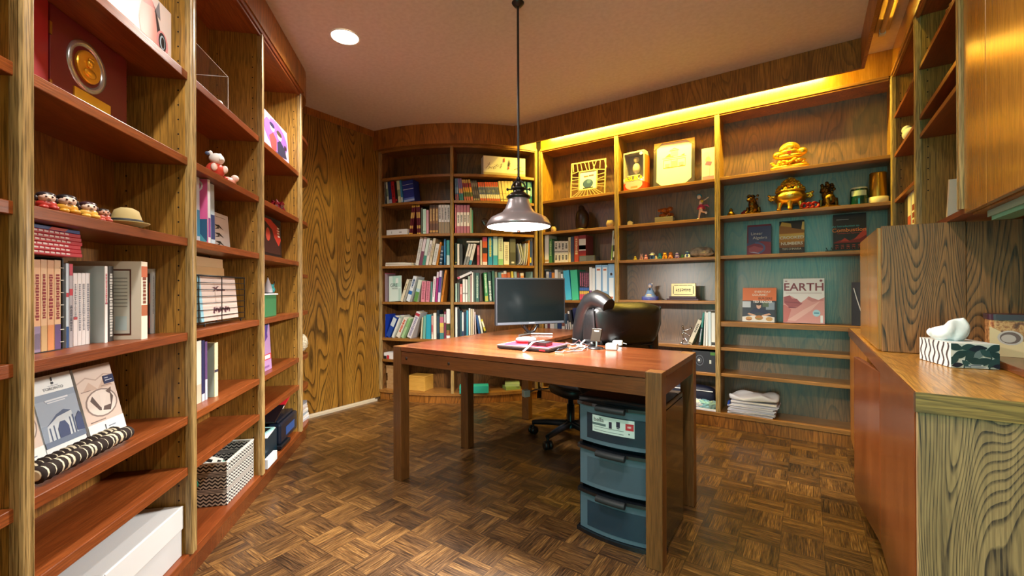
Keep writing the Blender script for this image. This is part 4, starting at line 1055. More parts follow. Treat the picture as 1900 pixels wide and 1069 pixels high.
ART_Y = .0006
def art(parent, Wd, Hd, items, y=-.0008, name='cover_art'):
    """printed shapes on a cover: [(hex, [(x, z) in 0..1])]"""
    m = MB(); ms = []
    for k, (c, pts) in enumerate(items):
        ms.append(mat(c, .5)); yy = y - .00012 * k
        m.poly([((a - .5) * Wd, yy, b * Hd) for a, b in pts], k)
    return m.build(name, ms, parent)
def R_(x0, z0, x1, z1): return [(x0, z0), (x1, z0), (x1, z1), (x0, z1)]
def O_(cx, cz, rx, rz, n=18, a0=0, a1=2 * PI): return [(cx + rx * math.cos(a0 + (a1 - a0) * i / n), cz + rz * math.sin(a0 + (a1 - a0) * i / n)) for i in range(n if a1 - a0 > 6.2 else n + 1)]
def text(s, size, col, parent, x, z, y=-.0022, sx=1.0, align='CENTER', bold=0.0, rotz=0.0, name='lettering', emit=None):
    cu = bpy.data.curves.new(name, 'FONT'); cu.body = s; cu.size = size; cu.align_x = align; cu.align_y = 'CENTER'; cu.extrude = 0; cu.offset = bold; cu.resolution_u = 3
    tmp = bpy.data.objects.new('tmp_text', cu); C.objects.link(tmp)
    dg = bpy.context.evaluated_depsgraph_get(); me = bpy.data.meshes.new_from_object(tmp.evaluated_get(dg)); bpy.data.objects.remove(tmp); me.name = name
    me.transform(Matrix.Translation((x, y, z)) @ Matrix.Rotation(PI / 2, 4, 'X') @ Matrix.Rotation(rotz, 4, 'Z') @ Matrix.Diagonal((sx, 1, 1, 1)))
    me.materials.clear(); me.materials.append(mat(col, .5))
    o = bpy.data.objects.new(name, me); C.objects.link(o); o.parent = parent
    return o


def faced(fr, px0, px1, y_t, z, w, t, back, col, label, cat='book', name='book', yaw=0, hfix=None, group=None, tilt=0, pages=True):
    """a book or card standing with its cover to the room, leaning back by `back` degrees; returns (object, width, height)"""
    u0, u1 = fr.u(px0, w), fr.u(px1, w)
    if fr is FL: u0 = max([u0] + [q + .021 for q in PU if q < u1 and q + .3 > u0 and q + .021 > u0])
    um = (u0 + u1) / 2; Wd = fr.span(u0, u1, w)
    b = math.radians(back); h = hfix or (fr.z((px0 + px1) / 2, y_t, w + .25 * math.tan(b)) - z) / math.cos(b)
    m = MB()
    if pages and t > .008:
        m.box(-Wd / 2, 0, 0, Wd / 2, .002, h).box(-Wd / 2, t - .002, 0, Wd / 2, t, h).box(-Wd / 2, .002, 0, -Wd / 2 + .002, t - .002, h)
    else: m.box(-Wd / 2, 0, 0, Wd / 2, t, h)
    lift = t * math.sin(b) + Wd / 2 * abs(math.sin(math.radians(tilt)))
    p = fr.pos(um, w, z + .0005 + lift)
    o = m.build(name, mat(col, .42), loc=p, rot=(-b, math.radians(tilt), fr.angle(um) + yaw))
    tag(o, label, cat, group)
    if pages and t > .008: MB().box(-Wd / 2 + .002, .002, .003, Wd / 2 - .003, t - .002, h - .003).build('page_block', PAGES, o)
    return o, Wd, h

o, Wd, h = faced(FC, 722, 744, 513, CZ[4], .05, .012, 4, 'd6ece4', 'mint notebook reading GRE notes on the fifth curved shelf', tilt=-3)
art(o, Wd, h, [('b4dccf', [(.35, .6), (1, .55), (1, 1), (.3, 1)]), ('e4f0ea', [(.55, .7), (.8, .72), (.78, .9), (.58, .9)]), ('b4d4cb', R_(.8, .02, .98, .5))])
text('GRE', h * .19, '3a4a4c', o, -Wd * .08, h * .63); text('NOTES', h * .085, '4a5a5c', o, 0, h * .50); 

# ------------------------------------------------------------------ curved bookcase: ornaments
u0, u1 = FC.u(897.5, .03), FC.u(975, .03); um = (u0 + u1) / 2; W_ = FC.span(u0, u1, .03)
o = thing('calligraphy_box', 'long white presentation box with black brush writing on the top curved shelf', 'box', FC.pos(um, .035, CZ[0] + .0005), um + PI / 2)
hh = .185
MB().box(-W_ / 2, 0, 0, W_ / 2, .11, hh).build('body', mat('e9e4d8', .6), o, bevel=.003)
MB().box(-W_ / 2 + .002, -.0008, .0, W_ / 2 - .002, 0, .028).build('lower_edge', mat('b8a888', .6), o)
it = []
random.seed(21)
for k in range(30):
    cx, cz = random.uniform(.06, .42), random.uniform(.35, .62); a = random.uniform(-1, 1)
    dx, dz = .022 * math.cos(a), .07 * math.sin(a) + .02
    it.append(('4a443c', [(cx - dx, cz - dz), (cx - dx + .008, cz - dz), (cx + dx + .008, cz + dz), (cx + dx, cz + dz)]))
for k in range(9):
    a = -1.2 + .3 * k
    it.append(('2c2824', [(.58, .55), (.585, .52), (.58 + .06 * math.cos(a), .55 + .3 * math.sin(a) + .05), (.575 + .055 * math.cos(a), .56 + .3 * math.sin(a) + .06)]))
it += [('b8483c', R_(.47, .72, .50, .92)), ('b8483c', O_(.59, .42, .02, .06)), ('6a645a', [(.72, .35), (.9, .5), (.9, .52), (.72, .38)]), ('6a645a', [(.82, .3), (.95, .28), (.95, .31), (.82, .33)])]
art(o, W_, hh, it, -.0012, 'brush_writing')
um = FC.u(911, .10)
o = thing('leaf_ornament', 'dark glass ornament of two leaves on the third curved shelf behind the lamp', 'ornament', FC.pos(um, .12, CZ[2] + .001), um + PI / 2)
for s in (-1, 1):
    m = MB(); m.M = Matrix.Translation((s * .045, 0, .115)) @ Matrix.Rotation(s * .75, 4, 'Y'); m.ell((0, 0, 0), (.036, .012, .055), 0, 16, 10); m.build('leaf', mat('2a1c1a', .15, coat=.6), o)
MB().tube([(0, 0, .004), (0, 0, .06), (-.02, 0, .09)], .005, 8).tube([(0, 0, .06), (.02, 0, .09)], .005, 8).build('stem', BLACK, o)
MB().lathe([(.04, 0), (.04, .006), (.01, .010)], 20).build('base', BLACK, o)

# ------------------------------------------------------------------ back bookcase: ornaments of the corner bay
def standing(fr, px, w, z, name, label, cat, yaw=0, group=None):
    u = fr.u(px, w); return thing(name, label, cat, fr.pos(u, w, z + .0004), fr.angle(u) + yaw, group)
def unit(fr, px0, px1, w): return fr.span(fr.u(px0, w), fr.u(px1, w), w)
z = BZ[0][0]; w = .06
WDT = unit(FB, 1059, 1123, w); o = thing('picture_frame', 'pale fretwork picture frame leaning on the top shelf of the corner bay', 'picture frame', FB.pos((FB.u(1059, w) + FB.u(1123, w)) / 2, w, z + .003), (-.10, 0, .05))
H_ = FB.z(1090, 297, w) - z
random.seed(5)
m = MB(); fw = mat('a2906e', .6)
bw = .012
m.box(-WDT / 2, 0, 0, WDT / 2, .008, bw).box(-WDT / 2, 0, H_ - bw, WDT / 2, .008, H_).box(-WDT / 2, 0, bw, -WDT / 2 + bw, .008, H_ - bw).box(WDT / 2 - bw, 0, bw, WDT / 2, .008, H_ - bw)
ix, iz0, iz1 = WDT * .27, H_ * .18, H_ * .74
m.box(-ix, 0, iz0, ix, .008, iz0 + bw).box(-ix, 0, iz1 - bw, ix, .008, iz1).box(-ix, 0, iz0, -ix + bw, .008, iz1).box(ix - bw, 0, iz0, ix, .008, iz1)
def stick(m, a, b, r, mt=0):
    (x0, z0), (x1, z1) = a, b; L_ = math.hypot(x1 - x0, z1 - z0); nx, nz = -(z1 - z0) / L_ * r, (x1 - x0) / L_ * r
    m.prism([(x0 + nx, z0 + nz), (x1 + nx, z1 + nz), (x1 - nx, z1 - nz), (x0 - nx, z0 - nz)], .001, .007, 'y', mt)
for k in range(9):
    x = -WDT / 2 + WDT * (k + .5) / 9
    stick(m, (x, H_ - bw), (x + random.uniform(-.03, .03), iz1), .0035); stick(m, (x, bw), (x * .5, iz0), .0035)
for k in range(6):
    zz = iz0 + (iz1 - iz0) * (k + .5) / 6
    stick(m, (-WDT / 2 + bw, zz), (-ix, zz + random.uniform(-.02, .02)), .0035); stick(m, (WDT / 2 - bw, zz), (ix, zz + random.uniform(-.02, .02)), .0035)
m.build('fretwork', fw, o)
pc = MB().box(-ix + bw * .6, .006, iz0 + bw * .6, ix - bw * .6, .009, iz1 - bw * .6).build('picture', mat('f0ece6', .5), o)
pw, ph = 2 * (ix - bw * .6), iz1 - iz0 - bw * 1.2
p2 = art(o, pw, ph, [('27487c', O_(.5, .32, .30, .24)), ('4a6a9c', O_(.55, .42, .12, .10)), ('b8503c', R_(.25, .68, .52, .76)), ('5a4a6a', R_(.54, .70, .82, .78)), ('2a2a30', R_(.22, .06, .80, .12))], .0054, 'picture_print'); p2.location = (0, 0, iz0 + bw * .6)
z = BZ[0][1]
o = standing(FB, 1079, .10, z, 'carved_figure', 'dark brown hooded wood carving on the second shelf of the corner bay', 'carving')
m = MB().lathe([(.062, 0), (.060, .012), (.045, .02)], 20); m.build('base', mat('20120c', .4), o)
m = MB().lathe([(.052, .015), (.066, .05), (.070, .10), (.066, .14), (.054, .175), (.036, .195), (.030, .21), (.030, .222), (.020, .236), (.001, .242)], 22)
m.ell((-.012, -.038, .11), (.03, .016, .07)); m.ell((.03, -.034, .10), (.026, .014, .06))
for v in range(len(m.v)): m.v[v].y *= .75; m.v[v].x += .012 * math.sin(m.v[v].z * 14)
m.build('body', mat('2e1a12', .34), o)
for px, r, hh, lab in ((1028, .030, .055, 'squat pale stone pot behind the lamp shade on the corner bay'), (1133, .038, .062, 'round pale stone pot beside the post of the corner bay')):
    o = standing(FB, px, .07, z, 'stone_pot', lab, 'pot', group='pale stone pots')
    MB().lathe([(r * .6, 0), (r * .95, hh * .3), (r, hh * .6), (r * .8, hh * .95), (r * .75, hh), (r * .6, hh * .9), (.001, hh * .7)], 22).build('body', noisy('pot_clay', ['b09468', 'c8b088'], 30, .7), o)
o = flat(FB, 1075, 1103, 474.5, BZ[0][2], .02, .12, '5a5c60', 'grey flat box lying before the dark red book in the corner bay', 'box', 'flat_box', [(.02, .45, .1, .9, '6f7276')])

# ------------------------------------------------------------------ middle bay
z = BZ[1][0]; w = .05
u0, u1 = FB.u(1157, w), FB.u(1197, w); Wd = u1 - u0; h = FB.z(1177, 281, w) - z
o = thing('toy_box', 'red and clear window box reading ASUKA on the top middle shelf', 'box', FB.pos((u0 + u1) / 2, w, z + .0004), -.10)
MB().box(-Wd / 2, .0, 0, Wd / 2, .12, h * .23).box(-Wd / 2, .112, h * .23, Wd / 2, .12, h).box(-Wd / 2, 0, h * .96, Wd / 2, .12, h).box(-Wd / 2, 0, h * .23, -Wd / 2 + .008, .12, h * .96).box(Wd / 2 - .008, 0, h * .23, Wd / 2, .12, h * .96).build('carton', [mat('a8a2a4', .45)], o)
MB().box(-Wd / 2 - .0006, -.0006, 0, Wd / 2 + .0006, .1206, h * .20).build('red_foot', mat('b83c1c', .45), o)
MB().box(Wd / 2, .01, h * .2, Wd / 2 + .0012, .118, h * .9).build('side_print', mat('c86a2c', .45), o)
MB().box(-Wd / 2 + .008, .001, h * .23, Wd / 2 - .008, .003, h * .96).build('clear_window', CLEAR, o)
MB().ell((0, .06, h * .60), (.034, .03, .048), 0, 14, 9).ell((.002, .055, h * .82), (.024, .024, .026)).lathe([(.02, h * .23), (.012, h * .42)], 12, c=(0, .06, 0)).build('wrapped_toy', mat('e6dccc', .6), o)
art(o, Wd, h, [('b8b0b8', O_(.5, .15, .42, .13)), ('e0885c', R_(.35, .06, .68, .11)), ('eeeeee', O_(.86, .92, .08, .04)), ('e8e2c0', R_(.2, .375, .8, .395)), ('e8e8e8', R_(.0, .24, .06, .33))], -.001, 'box_print')
text('ASUKA', h * .15, 'e8d41c', o, 0, h * .30, -.003, 1.05, bold=.0012)
w = .07; u0, u1 = FB.u(1213, w), FB.u(1289, w); Wd = u1 - u0; h = FB.z(1250, 259, w) - z
o = thing('framed_drawing', 'silver framed line drawing of a building on the top middle shelf', 'picture frame', FB.pos((u0 + u1) / 2, w, z + .004), (-.09, 0, .03))
c_ = .05
oc = lambda s, q: [(-Wd / 2 * s + q, 0 + q), (Wd / 2 * s - q, 0 + q), (Wd / 2 * s - q, h - q), (-Wd / 2 * s + q, h - q)]
m = MB()
fwid = .026
m.box(-Wd / 2, 0, 0, -Wd / 2 + fwid, .016, h).box(Wd / 2 - fwid, 0, 0, Wd / 2, .016, h).box(-Wd / 2 + fwid, 0, 0, Wd / 2 - fwid, .016, .012).box(-Wd / 2 + fwid, 0, h - .012, Wd / 2 - fwid, .016, h)
for sx in (-1, 1):
    for (zz, s2) in ((.0, 1), (h, -1)):
        m.prism([(sx * (Wd / 2 - .004), zz + s2 * .004), (sx * (Wd / 2 - .075), zz + s2 * .004), (sx * (Wd / 2 - .004), zz + s2 * .065)][::sx * s2], -.004, .0, 'y')
m.build('mirror_frame', mat('a8a6a2', .16, .9), o, bevel=.002)
MB().box(-Wd / 2 + fwid, .004, .012, Wd / 2 - fwid, .012, h - .012).build('sheet', mat('ece6d6', .5), o)
ln = '8a7848'; it = [(ln, R_(.24, .40, .78, .42)), (ln, R_(.24, .58, .78, .592)), (ln, R_(.22, .62, .80, .632)), (ln, R_(.24, .40, .25, .59)), (ln, R_(.77, .40, .78, .59)), (ln, R_(.43, .42, .44, .58)), (ln, R_(.58, .42, .59, .58)), ('d8c896', R_(.45, .42, .57, .55)), (ln, [(.28, .65), (.50, .65), (.39, .72)]), ('ded2ac', R_(.42, .66, .60, .77)), (ln, [(.38, .78), (.64, .78), (.51, .84)]), ('e8dcb4', [(.41, .785), (.61, .785), (.51, .825)]), ('d8c8a0', R_(.29, .43, .40, .50)), ('d8c8a0', R_(.62, .43, .74, .50)), (ln, [(.66, .65), (.76, .65), (.76, .68)])]
a_ = art(o, Wd, h, it, .0034, 'line_drawing')
w = .05; u0, u1 = FB.u(1303, w), FB.u(1330, w); Wd = u1 - u0 - .012; h = FB.z(1312, 275, w) - z
o = thing('toy_box', 'pink and white carton beside the post on the top middle shelf', 'box', FB.pos((u0 + u1) / 2 - .006, w, z + .0004), .0)
MB().box(-Wd / 2, 0, 0, Wd / 2, .10, h).build('carton', mat('ead8e0', .45), o)
art(o, Wd, h, [('d88aa8', R_(.05, .03, .95, .14)), ('a8c8d8', O_(.35, .76, .22, .14)), ('e0b0a0', O_(.5, .62, .2, .12)), ('d06a98', [(.25, .5), (.7, .46), (.8, .56), (.4, .6)]), ('b8d0e0', [(.4, .15), (.6, .15), (.62, .45), (.42, .45)])], -.001, 'box_print')
z = BZ[1][1]
o = standing(FB, 1170, .07, z, 'crystal_cube', 'small clear crystal block on the second middle shelf', 'ornament')
MB().prism([(-.022, 0), (.02, 0), (.024, .03), (.002, .045), (-.02, .034)], -.015, .015, 'y').build('crystal', mat('d8c8b0', .1, trans=.5), o)
o = standing(FB, 1234, .09, z, 'amber_ornament', 'amber carved ornament on a grey stone plinth on the second middle shelf', 'ornament')
MB().box(-.075, -.04, 0, .075, .04, .048).build('plinth', mat('6e6660', .25), o, bevel=.003)
m = MB(); random.seed(11)
for k in range(22): m.ell((random.uniform(-.055, .055), random.uniform(-.02, .02), .055 + random.random() ** 1.3 * .075 * (1 - .3 * random.random())), (.022, .018, .016), 0, 8, 5, jit=.2)
m.build('carving', mat('b0581c', .2, trans=.25), o)
def figurine(o, parts):
    for nm, col, shapes in parts:
        m = MB()
        for s in shapes:
            if s[0] == 'e': m.ell(s[1], s[2], 0, 14, 9)
            elif s[0] == 't': m.tube(s[1], s[2], 8)
            elif s[0] == 'l': m.lathe(s[1], 18, 0, s[2] if len(s) > 2 else (0, 0, 0))
        m.build(nm, mat(col, .4) if isinstance(col, str) else col, o)
o = standing(FB, 1301, .08, z, 'figurine', 'standing figurine with short blue hair and pink skirt, one leg raised', 'figurine')
figurine(o, [('body', 'e8c8b8', [('t', [(-.018, 0, .004), (-.010, 0, .05), (.0, 0, .095)], [.006, .009, .012]), ('t', [(.034, .01, .060), (.008, 0, .068), (.004, 0, .095)], [.006, .009, .011]), ('e', (.0, 0, .135), (.014, .012, .028)), ('t', [(.0, 0, .155), (.03, .0, .16), (.06, 0, .18)], [.006, .005, .004])]),
             ('skirt', 'c83c74', [('l', [(.034, 0), (.022, .02), (.012, .036)], (.002, 0, .090))]), ('sash', 'd9b83c', [('e', (.012, -.012, .15), (.012, .006, .012))]), ('head', 'ecd0c0', [('e', (-.012, -.004, .188), (.016, .016, .019))]), ('hair', '3f9ac0', [('e', (-.012, .004, .194), (.021, .020, .020))]), ('foot', 'e4e4e8', [('e', (-.020, -.006, .006), (.009, .016, .006)), ('e', (.038, .01, .056), (.009, .008, .011))]), ('ribbon', 'c8508c', [('t', [(.02, .008, .12), (.05, .012, .115), (.062, .012, .10)], [.004, .006, .003])])])
z = BZ[1][2]
minis = [(1179, .014, 'c8a820', '8a9a40', 'tiny yellow and green toy, first from the post'), (1191, .020, 'd8b0a0', 'a06050', 'tiny cream and pink toy, second from the post'), (1199, .018, 'c87a8a', 'e0a8a8', 'tiny rose pink toy, third from the post'), (1211, .024, '3f86c0', 'e0e0e0', 'small toy in a wide blue hat on the third middle shelf'), (1217.5, .013, 'd8c8a0', 'c0a878', 'tiny beige toy beside the blue-hatted toy'), (1225, .022, '2f9aa0', '1f6a78', 'small teal standing toy on the third middle shelf'), (1234, .022, 'd8981c', 'b8680c', 'small golden yellow toy on the third middle shelf'), (1245, .024, 'd07a34', 'e8a060', 'small round orange toy on the third middle shelf'), (1257, .021, '7a68b0', '9a8cc8', 'small purple dome-shaped toy on the third middle shelf'), (1266.5, .014, '5f9a58', '3f7a48', 'tiny green toy between the purple and white toys'), (1276, .024, 'dce4ec', '2c4c8c', 'small white and blue toy beside the grey rock')]
for k, (px, s, c1, c2, lab) in enumerate(minis):
    o = standing(FB, px, .05 + .01 * (k % 2), z, 'toy_figure', lab + '', 'toy', group='tiny toys on the third middle shelf')
    MB().ell((0, 0, s * .75), (s * .95, s * .8, s * .75)).ell((-s * .5, -s * .3, s * .3), (s * .35, s * .5, s * .3)).ell((s * .5, -s * .3, s * .3), (s * .35, s * .5, s * .3)).build('body', mat(c1, .45), o)
    hm = MB().ell((0, -s * .1, s * 1.75), (s * .7, s * .65, s * .65))
    if k == 3: hm.lathe([(s * 1.5, s * 1.7), (s * .8, s * 1.9), (s * .6, s * 2.5), (.001, s * 2.6)], 16)
    if k in (1, 2, 6): hm.ell((-s * .4, 0, s * 2.4), (s * .2, s * .2, s * .4)).ell((s * .4, 0, s * 2.4), (s * .2, s * .2, s * .4))
    hm.build('head', mat(c2 if k in (3, 10) else c1, .45), o)
    MB().ell((-s * .28, -s * .68, s * 1.85), (s * .1, s * .08, s * .12)).ell((s * .28, -s * .68, s * 1.85), (s * .1, s * .08, s * .12)).ell((0, -s * .75, s * .8), (s * .45, s * .1, s * .4)).build('markings', mat(c2 if k != 3 else '1c2030', .45), o)
o = standing(FB, 1300, .10, z + .004, 'rock', 'grey layered rock lying at the post end of the third middle shelf', 'rock')
random.seed(31); m = MB().ell((0, 0, .042), (.095, .06, .042), 0, 16, 9, .8, .8, jit=.09); m.ell((.05, -.01, .032), (.058, .05, .032), 0, 12, 7, jit=.1)
m.build('stone', noisy('grey_stone', ['5c544c', '8f867c', 'a89c8c'], 26, .85, bump=.5), o)
z = BZ[1][3]
o = standing(FB, 1206.5, .08, z, 'figurine', 'small figurine in pale robes sitting on a round blue base', 'figurine')
figurine(o, [('base', '4c58b0', [('l', [(.070, 0), (.072, .012), (.070, .030), (.062, .034)])]), ('robe', '8fb4dc', [('l', [(.052, .034), (.040, .05), (.026, .085), (.014, .105)])]), ('body', '2a3044', [('e', (0, -.018, .085), (.010, .008, .022))]), ('head', 'e4cabc', [('e', (0, -.006, .122), (.015, .014, .017))]), ('hair', '7f9cd4', [('e', (0, .003, .127), (.020, .018, .019))]), ('flower', 'e4dcd0', [('e', (.018, -.004, .142), (.008, .006, .008))]), ('lap', 'e0c0b8', [('e', (0, -.034, .044), (.026, .016, .010))])])
u0, u1 = FB.u(1245, .08), FB.u(1291, .08); Wd = u1 - u0; h = .108
o = thing('award_plaque', 'small gold plaque on a stepped purple brown base on the fourth middle shelf', 'plaque', FB.pos((u0 + u1) / 2, .08, z + .0004), -.06)
MB().box(-Wd / 2 - .03, -.03, 0, Wd / 2 + .03, .05, .016).box(-Wd / 2 - .012, -.018, .016, Wd / 2 + .012, .04, .034).build('base', mat('3c1c28', .3), o, bevel=.002)
MB().box(-Wd / 2, 0, .034, Wd / 2, .018, .034 + h).build('plate', mat('d8c48c', .35, .5), o, bevel=.002)
fr_ = '2a2620'; a_ = art(o, Wd, h, [(fr_, R_(.12, .84, .88, .885)), (fr_, R_(.12, .12, .88, .165)), (fr_, R_(.08, .2, .105, .8)), (fr_, R_(.895, .2, .92, .8)), ('d8c48c', R_(.3, .83, .7, .9)), (fr_, R_(.34, .85, .66, .875))], -.0008, 'border'); a_.location = (0, 0, .034)
it = []; random.seed(3)
for k in range(8):
    x = .20 + .078 * k
    for q in range(3):
        zz = random.uniform(.38, .58); it.append((fr_, R_(x, zz, x + .05, zz + .035)))
    it.append((fr_, R_(x + .02, .38, x + .032, .62)))
a_ = art(o, Wd, h, it, -.0008, 'characters'); a_.location = (0, 0, .034)
z = BZ[1][4]
o = standing(FB, 1271, .05, z, 'molecule_model', 'silver ball and stick figure beside the leaning cream book', 'ornament')
m = MB(); P3 = [(-.03, 0, .004), (-.012, 0, .04), (-.022, 0, .085), (-.012, 0, .11), (-.02, 0, .145)]
m.tube(P3, .005, 8); m.tube([(.03, 0, .004), (.0, 0, .05), (-.012, 0, .04)], .005, 8); m.tube([(-.012, 0, .11), (.02, 0, .12), (.045, 0, .135)], .005, 8); m.tube([(-.02, 0, .10), (.01, 0, .085), (.035, 0, .07)], .005, 8)
for p in P3[1:] + [(.045, 0, .135), (.035, 0, .07), (.03, 0, .01), (-.03, 0, .01)]: m.ell(p, (.010, .010, .010), 0, 10, 7)
m.build('rods', CHROME, o); MB().lathe([(.045, 0), (.045, .004)], 20).build('base', CHROME, o)
b_ = book(FB, FB.u(1279, .03), .03, z, .030, .215, .15, 22, 'd8cdb4', 'thick cream book leaning beside the silver ball and stick figure', art='T.5-.85:6a6458 .02-.08:8a7a60', side='4a4238')
z = BZ[1][5]
o = flat(FB, 1284, 1327, 652, z, .03, .18, '24262c', 'dark grey graphics card box on the sixth middle shelf behind the desk', 'box', 'carton', [(.78, .98, .83, .97, '4a7a2c'), (.74, .82, .42, .60, 'c8c8b8')])
Wd, dd, h = o['dims']; del o['dims']
art(o, Wd, h, [('6a6e76', O_(.32, .55, .18, .26)), ('24262c', O_(.32, .55, .16, .23)), ('6a6e76', O_(.32, .55, .09, .13)), ('24262c', O_(.32, .55, .07, .10)), ('d0d0cc', R_(.25, .50, .34, .60))], -.001, 'box_print')
o = thing('carry_bag', 'navy blue bag with a white trim line on the bottom middle shelf', 'bag', FB.pos(FB.u(1277, .1), .08, BBOT + .0004), 0)
MB().ell((0, .05, .085), (.205, .055, .085), 0, 24, 10, .4, .5).build('body', mat('10142c', .6), o); MB().tube([(-.19, -.006, .135), (.19, -.006, .135)], .004, 6).build('trim_line', WHITE, o)
random.seed(8)
for k, (px, c, rx) in enumerate(((1262, '9cc8d0', .055), (1305, '8fc4cc', .06), (1320, '7c9a94', .045), (1290, 'dfe4e8', .07))):
    o = thing('plastic_bag', ('crumpled pale blue plastic bag behind the desk leg', 'crumpled cyan plastic bag on white paper behind the desk', 'crumpled grey green plastic bag beside the post', 'crumpled white plastic bag before the navy bag')[k], 'bag', FB.pos(FB.u(px, .0), .02, BBOT + .010), 0, 'crumpled plastic bags on the bottom shelf')
    MB().ell((0, .01, .032), (rx, .035, .032), 0, 14, 8, jit=.22).build('film', mat(c, .22), o)
o = flat(FB, 1252, 1327, 756, BBOT, -.012, .05, 'e2e2ec', 'white paper sheaf lying under the plastic bags on the bottom shelf', 'papers', 'paper_sheaf')

# ------------------------------------------------------------------ right-hand bay of the back bookcase
z = BZ[2][0]
o = standing(FB, 1466, .09, z, 'gold_ingot_ornament', 'large shiny gold ingot ornament heaped with coins on the top shelf', 'ornament')
m = MB().ell((0, 0, .020), (.125, .05, .020), 0, 22, 7, .6); m.build('base', GOLD, o)
m = MB(); random.seed(14)
for k in range(60):
    a = random.uniform(0, 2 * PI); r = random.uniform(.3, 1); m.ell((.118 * r * math.cos(a), .05 * r * math.sin(a) - .004, .04 + random.uniform(0, .035)), (.016, .012, .009), 0, 8, 5)
m.build('coin_heap', GOLD, o)
m = MB().ell((0, 0, .135), (.062, .042, .034)).ell((-.075, 0, .122), (.032, .03, .028)).ell((.078, 0, .130), (.034, .03, .029)).ell((0, 0, .105), (.09, .038, .022)); m.build('ingot', GOLD, o)
m = MB()
for k in range(5): m.tube([((.058 - .006 * k) * math.cos(a), -.01 * k + .016, .158 + (.050 - .003 * k) * math.sin(a)) for a in [PI * q / 14 for q in range(15)]], .009, 8)
m.ell((0, -.03, .165), (.035, .012, .028)); m.build('crown', GOLD, o)
MB().box(-.012, -.0445, .118, .012, -.040, .136).build('red_mark', mat('8a1c14', .5), o)
z = BZ[2][1]
def lion(px, w, sc, yaw, label, group):
    o = standing(FB, px, w, z, 'lion_statue', label, 'statue', yaw, group)
    s = sc
    MB().box(-.045 * s, -.035 * s, 0, .045 * s, .035 * s, .010 * s).build('base', BRASS, o, bevel=.002)
    m = MB().ell((.008 * s, 0, .045 * s), (.034 * s, .026 * s, .036 * s)).ell((-.006 * s, 0, .07 * s), (.026 * s, .024 * s, .03 * s))
    for x, y in ((-.03, -.018), (-.03, .018), (.03, -.022), (.03, .022)): m.tube([(x * s * .8, y * s, .05 * s), (x * s, y * s, .014 * s)], [.011 * s, .010 * s], 8); m.ell((x * s - .006 * s, y * s, .014 * s), (.014 * s, .010 * s, .008 * s))
    m.build('body', BRONZE, o)
    h = MB().ell((-.018 * s, 0, .105 * s), (.024 * s, .022 * s, .022 * s)).ell((-.038 * s, 0, .098 * s), (.012 * s, .014 * s, .011 * s)); random.seed(px)
    for k in range(26): h.ell((-.006 * s + random.uniform(-.016, .022) * s, random.uniform(-.026, .026) * s, .10 * s + random.uniform(-.025, .035) * s), (.009 * s, .009 * s, .009 * s), 0, 7, 5)
    h.build('mane', BRONZE, o)
    return o
lion(1398, .08, 1.12, .9, 'brass lion statue on the censer side nearest the bay post', 'pair of brass lions')
lion(1537, .08, 1.30, -.9, 'brass lion statue between the censer and green glass jar', 'pair of brass lions')
o = standing(FB, 1384, .13, z + .003, 'red_cloth', 'small red cloth bundle behind the lion nearest the bay post', 'cloth')
random.seed(4); MB().ell((0, 0, .022), (.03, .022, .022), 0, 12, 7, jit=.15).build('fabric', mat('8c0e16', .6), o)
o = standing(FB, 1510, .06, z + .004, 'red_ribbon', 'crumpled red ribbon between the gold censer and the lion', 'ribbon')
m = MB()
for k in range(3): m.tube([(-.05 + .03 * k + .02 * math.cos(a), .01 * math.sin(2 * a), .024 + .02 * math.sin(a)) for a in [2 * PI * q / 12 for q in range(12)]], .009, 8, closed=True, flat=.6)
m.build('fabric', mat('a81018', .5), o)
o = standing(FB, 1357, .07, z, 'brass_bell', 'tiny dark brass seated figure nearest the bay post', 'ornament')
MB().lathe([(.026, 0), (.028, .012), (.020, .03), (.012, .038), (.014, .048), (.008, .060), (.001, .066)], 18).build('body', BRONZE, o)
o = standing(FB, 1467, .115, z + .014, 'incense_burner', 'gold incense burner with an ornate lid and two handles', 'censer')
m = MB().lathe([(.05, .040), (.085, .055), (.104, .085), (.104, .105), (.090, .125), (.082, .132)], 32); m.build('bowl', mat('e2b84c', .34, .9), o)
MB().lathe([(.080, .130), (.096, .134), (.098, .142), (.080, .146)], 32).build('rim', GOLD, o)
m = MB(); random.seed(17)
for k in range(60):
    q = random.random(); a = random.uniform(0, 2 * PI); r = .085 * (1 - q) ** .6
    m.ell((r * math.cos(a), r * math.sin(a), .148 + .085 * q), (.015, .015, .013), 0, 7, 5, jit=.15)
m.build('lid', GOLD, o)
for a in (-.5, PI + .5, PI / 2, -PI / 2 - .0):
    c, s = math.cos(a), math.sin(a); MB().tube([(.07 * c, .07 * s, .055), (.078 * c, .078 * s, .02), (.082 * c, .082 * s, .0)], [.020, .013, .015], 10).build('leg', GOLD, o)
for s in (-1, 1):
    m = MB().tube([(s * .098, 0, .11), (s * .125, 0, .115), (s * .135, 0, .095), (s * .118, 0, .082)], .010, 8)
    for k in range(5): m.ell((s * (.112 + .006 * k), random.uniform(-.008, .008), .088 + .008 * k), (.011, .010, .009), 0, 8, 5)
    m.build('handle', GOLD, o)
MB().ell((0, -.103, .098), (.022, .006, .012)).build('medallion', mat('f0d890', .3, .7), o)
o = standing(FB, 1595, .09, z, 'glass_jar', 'dark green glass jar with a pale label beside the gold canister', 'jar')
MB().lathe([(.050, 0), (.052, .006), (.050, .10), (.046, .112)], 24).build('glass', mat('0f4038', .12, coat=.5), o)
MB().lathe([(.047, .112), (.047, .122), (.001, .124)], 24).build('lid', mat('c8ccc0', .3), o)
